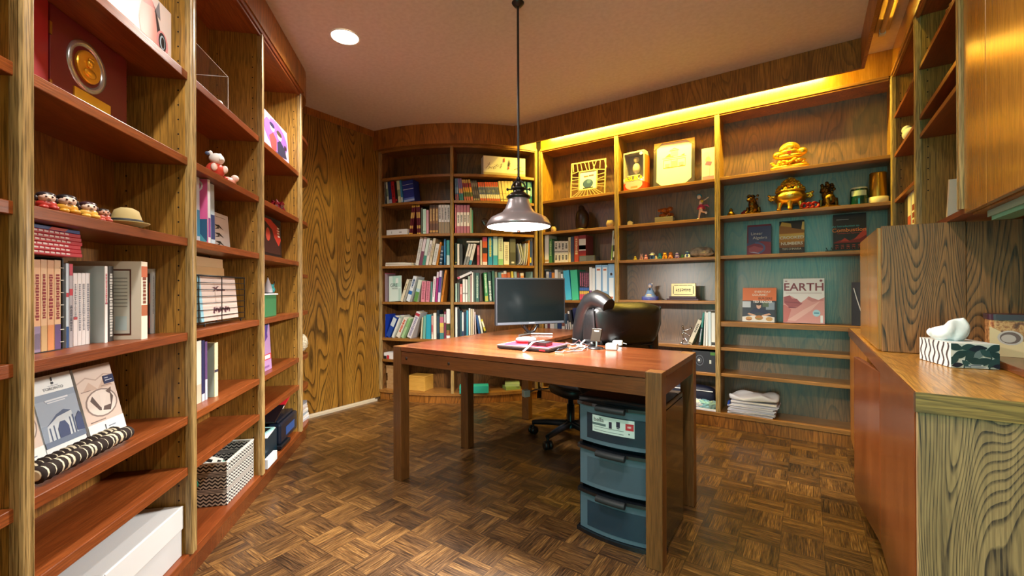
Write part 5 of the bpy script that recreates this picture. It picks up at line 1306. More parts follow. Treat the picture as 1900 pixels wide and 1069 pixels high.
m = MB(); m.add([(.0512 * math.cos(a), .0512 * math.sin(a), zz) for zz in (.062, .098) for a in [-2.6 + .2 * q for q in range(10)]], [(i, i + 1, 11 + i, 10 + i) for i in range(9)]); m.build('label', mat('b8c8b8', .6), o)
o = standing(FB, 1630, .09, z, 'canister', 'tall gold canister with a white foot in the corner of the shelf', 'canister')
MB().lathe([(.056, .0), (.058, .004), (.058, .044), (.05, .046)], 28).build('foot', mat('d8ccb0', .5), o)
MB().lathe([(.047, .044), (.047, .205), (.044, .210), (.001, .210)], 28).build('tube', mat('b8923c', .3, .85), o)

def show(fr, px0, px1, yt, z, w, t, back, col, label, **k): return faced(fr, px0, px1, yt, z, w, t, back, col, label, **k)
z = BZ[2][2]
o, Wd, h = show(FB, 1386, 1431, 418, z, .11, .022, 10, '46507c', 'blue and red book titled Linear Algebra on the third shelf')
art(o, Wd, h, [('7a2a44', R_(0, .94, 1, 1)), ('7a2a44', [(0, .4), (.06, .4), (.04, 1), (0, 1)]), ('8a4058', [(0, 0), (1, 0), (1, .40), (.6, .45), (0, .30)]), ('a85a6c', [(.08, .1), (.6, .06), (.7, .2), (.3, .3), (.08, .24)]), ('5a6aa0', O_(.35, .22, .42, .20, 20, -1.2, 1.6) + O_(.35, .22, .34, .15, 20, -1.2, 1.6)[::-1]), ('c4b4d0', [(.1, .10), (.5, .03), (.56, .05), (.3, .1)])])
text('Linear', h * .13, 'd8d4d8', o, -Wd * .10, h * .70); text('Algebra', h * .13, 'd8d4d8', o, Wd * .04, h * .56)
o, Wd, h = show(FB, 1446, 1493, 411, z, .11, .026, 10, '2a2226', 'sunset covered novel standing between two science books')
art(o, Wd, h, [('c88a3c', R_(0, .18, 1, .72)), ('8a5a34', R_(0, .18, 1, .34)), ('a87038', R_(0, .62, 1, .86)), ('e0b860', R_(0, .48, 1, .60)), ('d8a850', [(.04, .86), (.5, .80), (.55, .90), (.1, .98)]), ('3a2c2c', [(.5, .78), (.95, .70), (1, 1), (.45, 1)]), ('e8c878', [(.88, .72), (1, .70), (1, .95), (.92, .95)])])
text('CROOKED', h * .125, 'ece8dc', o, 0, h * .48, bold=.0008); text('NUMBERS', h * .125, 'ece8dc', o, 0, h * .30, bold=.0008); text("TIM O'MARA", h * .085, 'd8d0bc', o, 0, h * .13)
o, Wd, h = show(FB, 1547, 1609, 397, z, .06, .040, 10, '1c1a24', 'black and red hardback titled Combustion on a dark stand', hfix=.262)
art(o, Wd, h, [('7a1c20', [(0, .22), (.2, .28), (.45, .24), (.7, .34), (1, .62), (1, 0), (0, 0)]), ('b83a2c', [(.2, .24), (.35, .34), (.5, .24)]), ('c04030', [(.62, .28), (.8, .44), (1, .58), (1, .4), (.8, .3)]), ('1c1216', R_(0, 0, 1, .20)), ('a8a8ac', R_(.1, .84, .48, .855))] + [('c04a38', R_(.06 + .17 * k, .04 + .045 * q, .15 + .17 * k, .055 + .045 * q)) for k in range(6) for q in range(3)])
text('An Introduction to', h * .075, '58c0cc', o, -Wd * .12, h * .66); text('Combustion', h * .145, 'e88a48', o, -Wd * .02, h * .55, bold=.0006); text('Concepts and Applications', h * .048, 'c84a3c', o, 0, h * .465)
st_ = thing('book_stand', 'black wavy book stand under the combustion hardback', 'stand', FB.pos(FB.u(1578, .05), .045, z + .0004), 0)
m = MB().box(-.14, .0, 0, .13, .012, .010)
for k in range(9): m.tube([(-.125 + .03 * k, .004, .006), (-.135 + .03 * k, .002, .03)], .003, 6)
m.build('base', BLACK, st_)
o.location.z += .0005
z = BZ[2][3]
o, Wd, h = show(FB, 1377, 1440, 535, z, .10, .014, 9, 'e8e4dc', 'orange topped cookbook about burgers standing beside the earth book')
art(o, Wd, h, [('e0743c', R_(0, .62, 1, 1)), ('2c3440', R_(0, 0, 1, .62)), ('c8ccd0', R_(.0, .42, .25, .60)), ('8a98a4', R_(.7, .36, .95, .58)), ('5a6a50', R_(.6, .44, .78, .58)), ('1a2444', [(.15, .22), (.36, .40), (.62, .40), (.85, .26), (.85, .2), (.5, .28)]), ('d8a890', O_(.49, .47, .07, .09)), ('2a1c16', O_(.49, .53, .08, .05)), ('d0a080', [(.15, .22), (.2, .26), (.4, .2), (.36, .16)]), ('d0a080', [(.85, .22), (.8, .26), (.58, .2), (.62, .16)]), ('e4dcd0', [(0, 0), (0, .14), (.3, .18), (.7, .18), (1, .14), (1, 0)]), ('c8904c', O_(.2, .09, .10, .06)), ('b87838', O_(.5, .12, .12, .07)), ('c89858', O_(.8, .09, .10, .06)), ('8a3c28', R_(.12, .05, .28, .07)), ('6a8a3c', R_(.42, .08, .58, .10)), ('1a1c22', R_(.95, 0, 1, .6))])
text('EVERYDAY', h * .085, 'f0d8c0', o, Wd * .10, h * .88, bold=.0004); text('GOURMET', h * .085, 'f0d8c0', o, Wd * .02, h * .79, bold=.0004); text('BURGERS', h * .085, '7a3414', o, Wd * .18, h * .685, bold=.0004); text('TED READER', h * .085, 'f4f0ea', o, Wd * .10, h * .585, bold=.0006)
o, Wd, h = show(FB, 1453, 1530, 518, z, .09, .034, 7, 'e8e2e0', 'white and pink hardback titled EARTH standing on the counter-high shelf')
art(o, Wd, h, [('d89a94', [(0, 0), (1, 0), (1, .58), (.86, .52), (.72, .56), (.62, .60), (.56, .54), (.44, .46), (.3, .55), (.16, .62), (0, .58)]), ('a85a60', [(.02, .58), (.16, .62), (.22, .55), (.34, .54), (.42, .46), (.48, .44), (.36, .36), (.15, .35), (.02, .45)]), ('8a4650', [(.05, .48), (.4, .46), (.42, .44), (.05, .46)]), ('8a4650', [(.1, .36), (.36, .35), (.3, .33), (.15, .33)]), ('c88480', [(.58, .54), (.64, .59), (.72, .56), (.86, .52), (.98, .57), (.98, .5), (.7, .48)]), ('e4b4ac', [(.1, .06), (.5, .3), (.9, .5), (.7, .3), (.3, .04)]), ('c87470', [(0, 0), (.1, .02), (.2, .3), (.05, .4), (0, .4)]), ('a8d4e0', O_(.81, .23, .09, .075)), ('e8ecee', R_(.90, .02, .96, .18)), ('8a4a54', O_(.92, .945, .035, .025)), ('a88088', R_(.04, .93, .10, .955)), ('c8b4b4', R_(.06, .665, .94, .68)), ('5a9ab0', R_(.75, .215, .87, .245))])
text('EARTH', h * .245, '8a4650', o, 0, h * .80, sx=1.0, bold=.0012)
o = standing(FB, 1594, .09, z, 'desk_frame', 'black upright frame partly hidden behind the tall end box', 'frame', -.5)
MB().box(-.045, 0, 0, .045, .02, .30).build('panel', BLACK, o); MB().tube([(-.03, -.004, .26), (-.01, -.004, .18), (.03, -.004, .04)], .003, 6).build('cord', WHITE, o)
# stack of papers on the bottom shelf
random.seed(19); zz = BBOT + .0006
o = thing('paper_stack', 'tall untidy stack of white paper on the bottom shelf beside the post', 'papers', FB.pos(FB.u(1392, -.02), .015, zz), .0)
m = MB(); q = 0
for k in range(17):
    t_ = random.choice((.003, .005, .008)); m.M = Matrix.Translation((random.uniform(-.012, .012) + (.02 if k > 12 else 0), random.uniform(-.006, .006), 0)) @ Matrix.Rotation(random.uniform(-.05, .05), 4, 'Z')
    m.box(-.155, -.0, q, .150, .19, q + t_, 1 if k % 4 == 2 else 0); q += t_ + .0006
m.build('sheets', [mat('e4e2ea', .6), mat('c8c8d8', .6)], o)
m = MB().ell((.01, .09, q + .024), (.170, .092, .026), 0, 30, 12, .45, .6, jit=.0); 
for i, v in enumerate(m.v): v.z += .014 * math.sin(v.x * 30 + v.y * 22) * (1 if v.z > q + .02 else 0) + .012 * max(0, math.sin(v.x * 14))
m.build('slumped_sheets', mat('f0eef0', .55), o)
m = MB().box(-.165, .01, .05, -.150, .06, .075).box(-.160, .0, .078, -.148, .05, .09); m.build('blue_folder', mat('2c50b0', .5), o)

# things on the right-hand open shelves
row(FR, 1.372, 'the high corner shelf', '''
1679.5 1684.5 362 0 4a3a34 d.2 w.03|thin brown book|
1685 1691 357 0 e4e0d8 d.2 w.03|white book|.3-.5:c05a50
1692 1699 352 0 ece8e0 d.2 w.03|white book|T.3-.7:8a3a30
''', ref='from the corner post', group='books above the tall end box')
o = standing(FR, 1690, .035, 1.95, 'white_plush', 'white rounded ornament on the middle corner shelf high up', 'ornament')
MB().ell((0, 0, .035), (.06, .035, .035)).ell((-.02, -.01, .065), (.03, .025, .025)).build('body', mat('e4e4e6', .7), o)
b2 = book(FR, FR.u(1768, .08), .06, 1.372, .022, .20, .16, 14, 'e4dcc8', 'white book leaning in the second open bay above the tall box')
o = standing(FR, 1772, .06, 2.20, 'wooden_ornament', 'reddish brown carved ornament high in the second open bay', 'ornament')
random.seed(2); m = MB()
for k in range(10): m.ell((random.uniform(-.03, .03), random.uniform(-.02, .02), .02 + .008 * k), (.018, .014, .012), 0, 8, 5)
m.build('carving', mat('6a2c18', .4), o)

# ------------------------------------------------------------------ diagonal bookcase: what stands on it
z = LZ[0]; w = .045
u1 = FL.u(319, w); Wd = .34; h = FL.z(319, 27, w) - z
o = thing('headphone_box', 'white carton printed with a pink head wearing headphones on the top shelf', 'box', FL.pos(u1 - Wd / 2, w, z + .0004), FL.ang)
MB().box(-Wd / 2, 0, 0, Wd / 2, .12, h).build('carton', mat('eadfdc', .5), o, bevel=.002)
art(o, Wd, h, [('e8b4ac', [(.50, .1), (.78, .05), (.80, .45), (.72, .80), (.60, .86), (.50, .7), (.46, .4)]), ('d89a98', [(.52, .70), (.72, .78), (.66, .88), (.56, .84)]), ('8a8a92', [(.70, .72), (.78, .98), (.80, .66)]), ('8a8a92', [(.52, .80), (.50, 1), (.58, .86)]), ('3c3438', [(.70, .8), (.74, .7), (.84, .3), (.82, .15), (.76, .25), (.73, .55)]), ('e4a0a4', O_(.83, .28, .10, .22)), ('2a2a30', O_(.83, .30, .065, .17)), ('a8c8dc', O_(.83, .30, .045, .12)), ('1a1a1e', O_(.835, .30, .03, .10))])

z = LZ[1]; w = .13
u0, u1 = FL.u(93, w), FL.u(236, w); Wd = u1 - u0; h = FL.z(236, 113, w) - z
o = thing('medal_case', 'dark red hinged presentation case with a gold medallion on the second shelf', 'case', FL.pos((u0 + u1) / 2, w, z + .0004), FL.ang)
MB().box(-Wd / 2, 0, 0, Wd / 2, .03, h).build('back_leaf', mat('6a1420', .4), o, bevel=.002)
mx_, mz = (u0 + u1) / -2 + FL.u(166, w - .006), FL.z(168, 130, w) - z; mr = .058
md = MB(); md.M = Matrix.Translation((mx_, 0, mz)) @ Matrix.Rotation(PI / 2, 4, 'X')
md.lathe([(.001, .008), (mr * .76, .008), (mr * .8, .006), (mr * .80, 0)], 40, 0, smooth=False)
md.M = md.M; md.lathe([(mr * .98, 0), (mr * 1.06, .005), (mr * 1.26, .005), (mr * 1.3, 0)], 40, 1, caps=False)
md.build('medallion', [GOLD, mat('c8ccd4', .25, .8)], o)
bs = MB().ell((mx_ - .002, -.010, mz + .010), (.012, .006, .014)).ell((mx_, -.009, mz - .018), (.024, .005, .014)).ell((mx_ + .003, -.011, mz + .022), (.013, .005, .007)); bs.build('relief', GOLD, o)
MB().box(-.075, -.004, .0, .070, 0, mz - mr * 1.35).build('plate', mat('e8c040', .35, .6), o)
lm = MB().box(-.10, -.0, 0, 0, .026, h); lm.build('front_leaf', mat('a01c24', .4), o, loc=(-Wd / 2 - .004, .0, 0), rot=.30, bevel=.002)
MB().box(-Wd / 2 - .004, -.003, h * .70, -Wd / 2 + .004, .001, h * .82).box(-Wd / 2 - .004, -.003, h * .15, -Wd / 2 + .004, .001, h * .27).build('hinge', BRASS, o)

z = LZ[2]
for px, yt, cap, skin, shirt, lab in ((86, 357, '2a2024', 'e4c4b4', 'a83028', 'little clay doll with a black cap, nearest the near post'), (124, 362, '1c1618', 'e8c8b8', 'c8902c', 'little clay doll with black and red hair, second from the near post'), (164, 375, '3a2028', 'ecd0c0', 'd8a848', 'little clay doll with a maroon cap, third from the near post'), (192, 388, '241814', 'c89078', 'b85040', 'smallest clay doll lying on its side, fourth from the near post')):
    w = .045; hh = FL.z(px, yt, w) - z
    o = standing(FL, px, w, z + .0015, 'clay_doll', lab, 'doll', -.6, 'clay dolls on the third shelf')
    MB().ell((0, 0, hh * .31), (hh * .42, hh * .34, hh * .30)).ell((-hh * .2, -hh * .3, hh * .15), (hh * .2, hh * .2, hh * .13)).ell((hh * .2, -hh * .3, hh * .15), (hh * .2, hh * .2, hh * .13)).build('body', mat(shirt, .35), o)
    MB().ell((0, -hh * .03, hh * .66), (hh * .34, hh * .33, hh * .29)).ell((0, -hh * .36, hh * .62), (hh * .06, hh * .05, hh * .05)).build('head', mat(skin, .35), o)
    MB().ell((0, hh * .05, hh * .80), (hh * .38, hh * .36, hh * .20)).ell((-hh * .36, hh * .05, hh * .62), (hh * .12, hh * .12, hh * .14)).ell((hh * .36, hh * .05, hh * .62), (hh * .12, hh * .12, hh * .14)).build('cap', mat(cap, .35), o)
    MB().ell((-hh * .12, -hh * .34, hh * .70), (hh * .045, hh * .03, hh * .05)).ell((hh * .12, -hh * .34, hh * .70), (hh * .045, hh * .03, hh * .05)).ell((0, -hh * .34, hh * .52), (hh * .09, hh * .03, hh * .02)).build('face_paint', mat('3a1c18', .4), o)
o = standing(FL, 235, .05, z, 'bowler_hat', 'khaki miniature bowler hat with a dark band on the third shelf', 'hat', 0)
hh = FL.z(235, 386, .05) - z
MB().lathe([(.040, hh * .30), (.036, hh * .55), (.030, hh * .85), (.016, hh * .98), (.001, hh)], 24).build('crown', mat('b09c68', .8), o)
MB().lathe([(.0405, hh * .28), (.041, hh * .40), (.038, hh * .42)], 24, caps=False).build('band', mat('1a1c20', .6), o)
MB().lathe([(.034, hh * .05), (.056, hh * .22), (.058, hh * .27), (.040, hh * .30)], 24).build('brim', mat('a8945e', .8), o)
MB().lathe([(.03, 0), (.028, hh * .12)], 20).build('stand', mat('d8d0c0', .6), o)

z = LZ[3]; NPOST = 'from the near post'
SC = FL.u(66, .085), FL.u(118, .085)
row(FL, z + .003, 'long bookcase shelf four', '''
63.0 75.6 482 0 dcae84 w.085 d.14|peach slipcased volume, mauve foot|.0-.28:8c7c9c T.36-.84:8a1c24 .03-.2:a498b4
76.0 87.8 482 0 d8b48c w.085 d.14|peach slipcased volume, sand foot|.0-.28:c0a070 T.36-.84:8a1c24
88.2 100.8 483 0 dcae84 w.085 d.14|peach slipcased volume, orange foot|.0-.28:d08850 T.36-.84:8a1c24
101.2 113.2 483 0 dcb890 w.085 d.14|peach slipcased volume, violet foot|.0-.28:5c4478 T.36-.84:8a1c24
''', ref=NPOST, group='slipcased volumes')
ua, ub = FL.u(62, .085) - .003, FL.u(113.4, .085) + .003; hs = FL.z(114, 480, .085) - z
sc_ = MB().box(ua, .002, 0, ub + .004, .146, .0022).box(ua, .002, hs, ub + .004, .146, hs + .003).box(ub, .0, .003, ub + .004, .148, hs).box(ua, .1445, .003, ub, .148, hs)
for k in range(7): sc_.box(ub - .008, -.0006, .02 + hs * .135 * k, ub + .0045, .0006, .022 + hs * .135 * k, 1)
o = tag(sc_.build('slipcase', [mat('1c2026', .5), mat('c8c4b8', .6)], loc=FL.pos(0, .084, z + .0003), rot=FL.ang), 'black stitched slipcase holding four peach volumes', 'slipcase')
for k in range(7):
    c = 'c01c30' if k < 6 else '24408c'
    zz = z + .0008 + hs + .0035 + k * .0103; ux = FL.u(153 - (k % 3) * 1.5, .05)
    m = MB().box(-.215, 0, 0, 0, .15, .0098)
    if k < 6:
        for q in range(7): m.poly([(-.150 + .016 * q, -.0006, .004), (-.138 + .016 * q, -.0006, .004), (-.138 + .016 * q, -.0006, .0075), (-.150 + .016 * q, -.0006, .0085)], 1)
    else: m.poly([(-.1, -.0006, .001), (-.05, -.0006, .001), (-.04, -.0006, .009), (-.09, -.0006, .009)], 2)
    o = m.build('booklet', [mat(c, .4), mat('e8d8d8', .5), mat('c83c2c', .5)], loc=FL.pos(ux - .008 * (k == 6), .05, zz), rot=FL.ang + .02 * (k % 2), bevel=.001)
    tag(o, ('%s red booklet in the flat stack on the slipcase' % ('lowest second third fourth fifth topmost'.split()[min(k, 5)])) if k < 6 else 'blue booklet lying on top of the red booklets', 'book', 'booklets stacked on the slipcase')
row(FL, z, 'long bookcase shelf four', '''
122.5 128.0 489 0 c4d4e0 w.10 d.14|white and blue book beside the slipcase|.0-.25:24508c .6-.65:c03040
128.5 135.6 490 0 a8a4ac w.10 d.14|grey lilac book|.86-1:c04458 .62-.7:c03040 T.2-.5:4a4a54
136.2 144.0 507 0 e2dcde w.108 d.12|white paperback with red seal|T.4-.85:8a8a90 .36-.40:b04048
144.2 151.6 507 0 e4e0e2 w.108 d.12|thin white paperback|T.2-.85:8a8a94
151.8 158.8 507 0 e4e0e2 w.108 d.12|thin white paperback|T.2-.85:8a8a94
159.0 167.6 507 0 e4e0e2 w.108 d.12|thin white paperback|T.2-.85:8a8a94
194.6 200.0 494 0 e8e8e8 w.078 d.155 sb8ccd0|white spined book with pale teal cover|T.5-.9:c05060 .5-.52:8a8a90
201.0 211.0 494 0 3a3634 w.09 d.145|dark grey book with white title|T.08-.9:d8d8d4
262.2 273.8 486 0 e8dfcc w.028 d.20 se6e0d0|large cream hardback with brown title|.80-.94:b8603c .30-.44:a85c34 T.45-.8:7a3a24
275.6 280.4 508 6 3a2420 w.115 d.12|dark brown and orange book|.5-.85:c8603c .1-.3:a83038
281.2 289.2 500 3 dce4ea w.11 d.12|white book leaning|T.3-.9:9aa0ac
289.6 297.4 500 3 e4e8ea w.11 d.12|white book leaning|T.3-.9:a8acb4
297.8 304.4 500 3 d8e4e4 w.11 d.12|white book leaning with dark title|T.55-.92:3a3c44
''', ref='past the slipcase', group='books beyond the slipcase')
big = [o for o in C.objects if o.get('label', '').startswith('large cream hardback')][0]
bt = max(v.co.x for v in big.data.vertices); bh = max(v.co.z for v in big.data.vertices); bd = max(v.co.y for v in big.data.vertices)
m = MB(); ms = [mat('5c3020', .6), mat('d8dcd4', .6), mat('8a8c88', .6), mat('c4dce2', .6)]
def side(y0, z0, y1, z1, k, e=.0012): m.poly([(-bt - e, y1, z0), (-bt - e, y0, z0), (-bt - e, y0, z1), (-bt - e, y1, z1)], k)
side(.028, bh * .06, .10, bh * .90, 0, .0010); side(.032, bh * .08, .10, bh * .88, 1, .0013)
for q in range(9): side(.038, bh * (.78 - .045 * q), .085, bh * (.79 - .045 * q), 2, .0016)
side(.040, bh * .12, .072, bh * .30, 3, .0016)
m.build('cover_art', ms, big)

z = LZ[4]
def brochure(p0, p1, yc, lab, items, w=.15):
    o, Wd, h = faced(FL, p0, p1, yc, z, w, .006, 13, 'e8ecee', lab, cat='brochure', name='brochure', pages=False, group='three brochures')
    art(o, Wd, h, items); return o, Wd, h
relief = [('d8c4b8', R_(0, .20, 1, 1)), ('b8a094', [(0, .80), (.25, .86), (.5, .80), (.75, .86), (1, .82), (1, .80), (.75, .84), (.5, .78), (.25, .84), (0, .78)]), ('c8ac9c', [(.1, .66), (.3, .78), (.5, .66), (.7, .78), (.95, .66)]), ('8c7a74', O_(.52, .46, .44, .20)), ('e4d8d0', O_(.52, .46, .40, .18)), ('5c4a46', [(.22, .52), (.40, .36), (.70, .32), (.86, .50), (.80, .58), (.74, .40), (.45, .40), (.30, .58)]), ('e8dcd4', [(.45, .30), (.50, .60), (.72, .58)]), ('6a5650', [(.68, .60), (.86, .64), (.80, .54)]), ('8a746a', R_(.05, .66, .3, .67)), ('8a746a', R_(.6, .68, .9, .69)), ('8a746a', R_(.1, .22, .5, .235)), ('e6f0f0', R_(0, 0, 1, .20)), ('1a2450', R_(.70, .70, 1, .82)), ('d0d4e0', R_(.74, .78, .84, .79)), ('d0d4e0', R_(.74, .745, .94, .755)), ('4a4c5a', R_(.42, .08, .45, .15)), ('8a94a8', R_(.52, .10, .72, .115))]
brochure(26, 88, 703, 'stone relief covered brochure half hidden by the near post', relief)
o, Wd, h = brochure(91, 164, 688, 'grey and white brochure reading TORONTO on the fifth shelf', [('eef0f0', R_(0, .78, 1, 1)), ('8a98ac', R_(0, .13, 1, .78)), ('9aa6b8', R_(0, .40, 1, .70)), ('c4ccd4', [(.1, .16), (.14, .38), (.42, .47), (.78, .50), (.82, .2), (.5, .16)]), ('4a5878', [(.12, .38), (.42, .47), (.78, .50), (.6, .54), (.4, .50)]), ('4a5878', R_(.17, .18, .20, .36)), ('4a5878', R_(.27, .18, .30, .38)), ('4a5878', R_(.68, .18, .71, .42)), ('4a5878', R_(.76, .18, .79, .44)), ('3a4870', [(.36, .2), (.36, .32), (.44, .40), (.56, .40), (.63, .32), (.62, .2)]), ('3a4870', [(.80, .22), (.82, .38), (.94, .46), (1, .42), (1, .2)]), ('6a7890', R_(0, .13, 1, .20)), ('d8dce4', R_(.22, .68, .78, .70)), ('d8dce4', R_(.26, .655, .70, .667)), ('2a3040', R_(.485, .92, .515, .97)), ('2a3040', O_(.5, .895, .028, .016)), ('8a90a0', R_(.38, .86, .62, .866))])
text('TORONTO', h * .052, '5a6070', o, 0, h * .825, -.002, 1.15)
brochure(169, 233, 672, 'stone relief covered brochure standing clear beside the TORONTO one', relief)
# strip of brown and cream striped material lying along the shelf
us0, us1 = FL.u(40, .07), FL.u(212, .085)
STRIPE = noisy('brown_cream_stripes', ['22140f', '3a241a', 'c8bc9c', 'd8ceb4'], 2.0, .9, stretch=(8, 1, 1), lo=.72, hi=.90, kind='wave')
m = MB(); n_ = 44
pth = [(us0 + (us1 - us0) * i / n_, .0, .026) for i in range(n_ + 1)]
m.tube(pth, [.019 + .0035 * math.sin(i * 1.9) - (.008 if i in (0, n_) else 0) for i in range(n_ + 1)], 12, 0)
pth2 = [(us0 + (us1 - us0) * i / n_, .034, .030) for i in range(n_ + 1)]
m.tube(pth2, [.016 + .003 * math.sin(i * 2.1 + 1) for i in range(n_ + 1)], 12, 0)
o = m.build('striped_cloth_roll', STRIPE, loc=FL.pos(0, .045, z + .002), rot=FL.ang); tag(o, 'rolled brown and cream striped fluffy strip lying before the brochures', 'cloth')

u1 = min(FL.u(341, .018), PU[2] - .0185); o = thing('storage_box', 'large white lidded box on the bottom shelf nearest us', 'box', FL.pos(u1, .018, LBOT + .0004), FL.ang)
h = FL.z(341, 938, .018) - LBOT
MB().box(-.56, .004, 0, -.004, .195, h - .055).build('body', mat('c6c8cc', .45), o, bevel=.002)
MB().box(-.564, 0, h - .085, 0, .199, h).build('lid', mat('d2d4d7', .45), o, bevel=.003)
m = MB().box(-.40, -.0010, h - .086, -.398, .0, h).box(-.40, -.0006, h - .001, -.398, .199, h + .0004); m.build('lid_seam', mat('c4c8cc', .5), o)

# second bay
z = LZ[0]; w = .045; u1 = FL.u(424, w); h = FL.z(424, 145, w) - z
o = thing('display_case', 'clear acrylic display case of white figures on the top shelf', 'display case', FL.pos(u1, w, z + .0004), FL.ang)
t = .003; cw, cd = .30, .16
MB().box(-cw, 0, .008, 0, t, h).build('pane', CLEAR, o); MB().box(-cw, cd - t, .008, 0, cd, h).build('pane', CLEAR, o); MB().box(-t, t, .008, 0, cd - t, h).build('pane', CLEAR, o); MB().box(-cw, t, .008, -cw + t, cd - t, h).build('pane', CLEAR, o); MB().box(-cw, 0, h, 0, cd, h + t).build('pane', CLEAR, o)
MB().box(-cw, 0, 0, 0, cd, .008).build('base', mat('d8d4cc', .3), o)
ed = MB()
for x in (-cw, 0):
    for y in (0, cd): ed.tube([(x, y, .008), (x, y, h)], .0012, 4)
ed.tube([(-cw, 0, h + t), (0, 0, h + t), (0, cd, h + t), (-cw, cd, h + t)], .0012, 4, closed=True); ed.build('polished_edges', mat('e8e8e4', .3), o)
for px, s, lab in ((386, .034, 'white china figure lying at the near end of the display case'), (404, .040, 'white china figure with raised arm in the display case')):
    f = standing(FL, px, .11, z + .014, 'china_figure', lab, 'figurine', group='white figures in the display case')
    MB().ell((0, 0, s * .7), (s * 1.0, s * .6, s * .7)).ell((-s * .5, 0, s * .3), (s * .8, s * .5, s * .3)).build('body', mat('eceae4', .3), f)
    MB().ell((s * .2, -s * .1, s * 1.6), (s * .42, s * .4, s * .42)).tube([(s * .5, 0, s * 1.0), (s * .9, 0, s * 1.7)], s * .14, 8).build('head_and_arm', mat('f0ece6', .3), f)
z = LZ[1]
o = standing(FL, 400, .055, z, 'pig_figurine', 'white and red seated animal figurine on the second shelf', 'figurine', -.5)
MB().ell((0, 0, .05), (.052, .045, .050)).build('body', mat('c84434', .35), o); MB().ell((0, -.012, .118), (.042, .038, .034)).ell((-.03, 0, .148), (.012, .008, .014)).ell((.03, 0, .148), (.012, .008, .014)).ell((0, -.05, .112), (.014, .010, .010)).build('head', mat('e8e4e0', .35), o)
[MB().ell((s * .034, -.034, .06), (.016, .018, .024)).build('paw', mat('f0d8d0', .35), o) for s in (-1, 1)]; MB().ell((-.05, .0, .14), (.012, .012, .012)).ell((.045, .01, .140), (.014, .012, .012)).build('bow', mat('4a5a7c', .4), o)
o.scale = (.74,) * 3
o = standing(FL, 425, .05, z, 'pig_figurine', 'small pink lying animal figurine beside the seated one', 'figurine', -.5)
MB().ell((0, 0, .024), (.042, .028, .024)).build('body', mat('e8b0a4', .35), o); MB().ell((.03, -.012, .046), (.022, .02, .020)).build('head', mat('f0d4c8', .35), o); MB().ell((-.03, -.01, .03), (.014, .014, .014)).build('red_scarf', mat('cc3c30', .4), o); o.scale = (.8,) * 3
z = LZ[2]
row(FL, z, 'second bay shelf three', '''
366.0 371.6 317 -1 c4d4e4 d.17 w.05|pale blue magazine behind the post|.1-.5:3f8fb8
387.0 391.4 318 -1 d8dce4 d.20 w.025 sd8629c|white magazine with pink O cover|.1-.4:8a3c8c
392.2 399.6 322 -2 b8d0e0 d.17 w.05|pale blue and navy book|.1-.5:24386c
''', ref='from the near post', group='magazines on the third shelf')
mg = [o for o in C.objects if 'pink O cover' in o.get('label', '')][0]
bt = max(v.co.x for v in mg.data.vertices); bh = max(v.co.z for v in mg.data.vertices)
m = MB(); ms = [mat('2c5c80', .5), mat('4fa0b0', .5), mat('8a8078', .5)]
m.poly([(-bt - .001, .15, .01), (-bt - .001, .004, .01), (-bt - .001, .004, bh * .38), (-bt - .001, .15, bh * .36)], 0); m.poly([(-bt - .0014, .15, .004), (-bt - .0014, .004, .004), (-bt - .0014, .03, bh * .15), (-bt - .0014, .15, bh * .12)], 1); m.poly([(-bt - .0014, .12, bh * .5), (-bt - .0014, .06, bh * .42), (-bt - .0014, .06, bh * .75), (-bt - .0014, .12, bh * .8)], 2)
m.build('cover_art', ms, mg)
tx = text('O', .075, 'f0e8f0', mg, 0, 0, 0); tx.location = (-bt - .002, .045, bh * .88); tx.rotation_euler = (0, 0, -PI / 2)
o, Wd, h = faced(FL, 399, 428, 400, z, .12, .014, 4, 'dfe4ea', 'white card printed with a jagged black line on the third shelf', cat='card', name='card', pages=False)
art(o, Wd, h, [('2a2c30', [(.05, .10 + .22 * k), (.35, .14 + .22 * k), (.30, .18 + .22 * k), (.62, .12 + .22 * k), (.35, .24 + .22 * k), (.05, .22 + .22 * k), (.28, .17 + .22 * k)]) for k in range(3)] + [('a0a8b0', R_(.1, .88, .8, .9))])
z = LZ[3]
wb0, wb1 = max(FL.u(372, .03), PU[2] + .025), FL.u(456, .03)
o = thing('wire_basket', 'black wire file basket holding a notebook on the fourth shelf', 'basket', FL.pos((wb0 + wb1) / 2, .03, z + .005), FL.ang)
bw = (wb1 - wb0) / 2; bhh = FL.z(440, 517, .03) - z; m = MB(); q0, q1 = .006, .115
for k in range(8):
    zz = .012 + (bhh - .012) * k / 7; rr = .0042 if k == 7 else .0018
    m.tube([(-bw, q0, zz), (bw, q0, zz), (bw, q1, zz), (-bw, q1, zz)], rr, 6, closed=True)
for x in (-bw, -bw * .1, bw): m.tube([(x, q0, bhh), (x, q0, .012), (x, q1, .012), (x, q1, bhh)], .0022, 6)
m.tube([(-bw, q1, bhh), (-bw, q1, bhh + .085), (-bw * .7, q1, bhh + .10), (bw * .5, q1, bhh + .10), (bw * .6, q1, bhh + .05), (bw, q1, bhh)], .003, 6)
for x in (-bw * .8, bw * .8):
    for y in (q0, q1): m.tube([(x, y, .012), (x, y, 0)], .0035, 6)
m.build('wires', BLACK, o)
def inbasket(x0, x1, y, t, h, tilt, col, label, side='', cat='book', name='book'):
    cx = (wb0 + wb1) / 2 + (x0 + x1) / 2
    m = MB().box(-(x1 - x0) / 2, 0, 0, (x1 - x0) / 2, t, h)
    o = m.build(name, mat(col, .5), loc=FL.pos(cx, .03 + y, z + .0235), rot=(-math.radians(tilt), 0, FL.ang), bevel=.001)
    return tag(o, label, cat)
inbasket(-bw + .012, bw - .02, .082, .004, .285, 3, 'c8a67c', 'tall tan cardboard folder standing in the wire basket', cat='folder', name='folder')
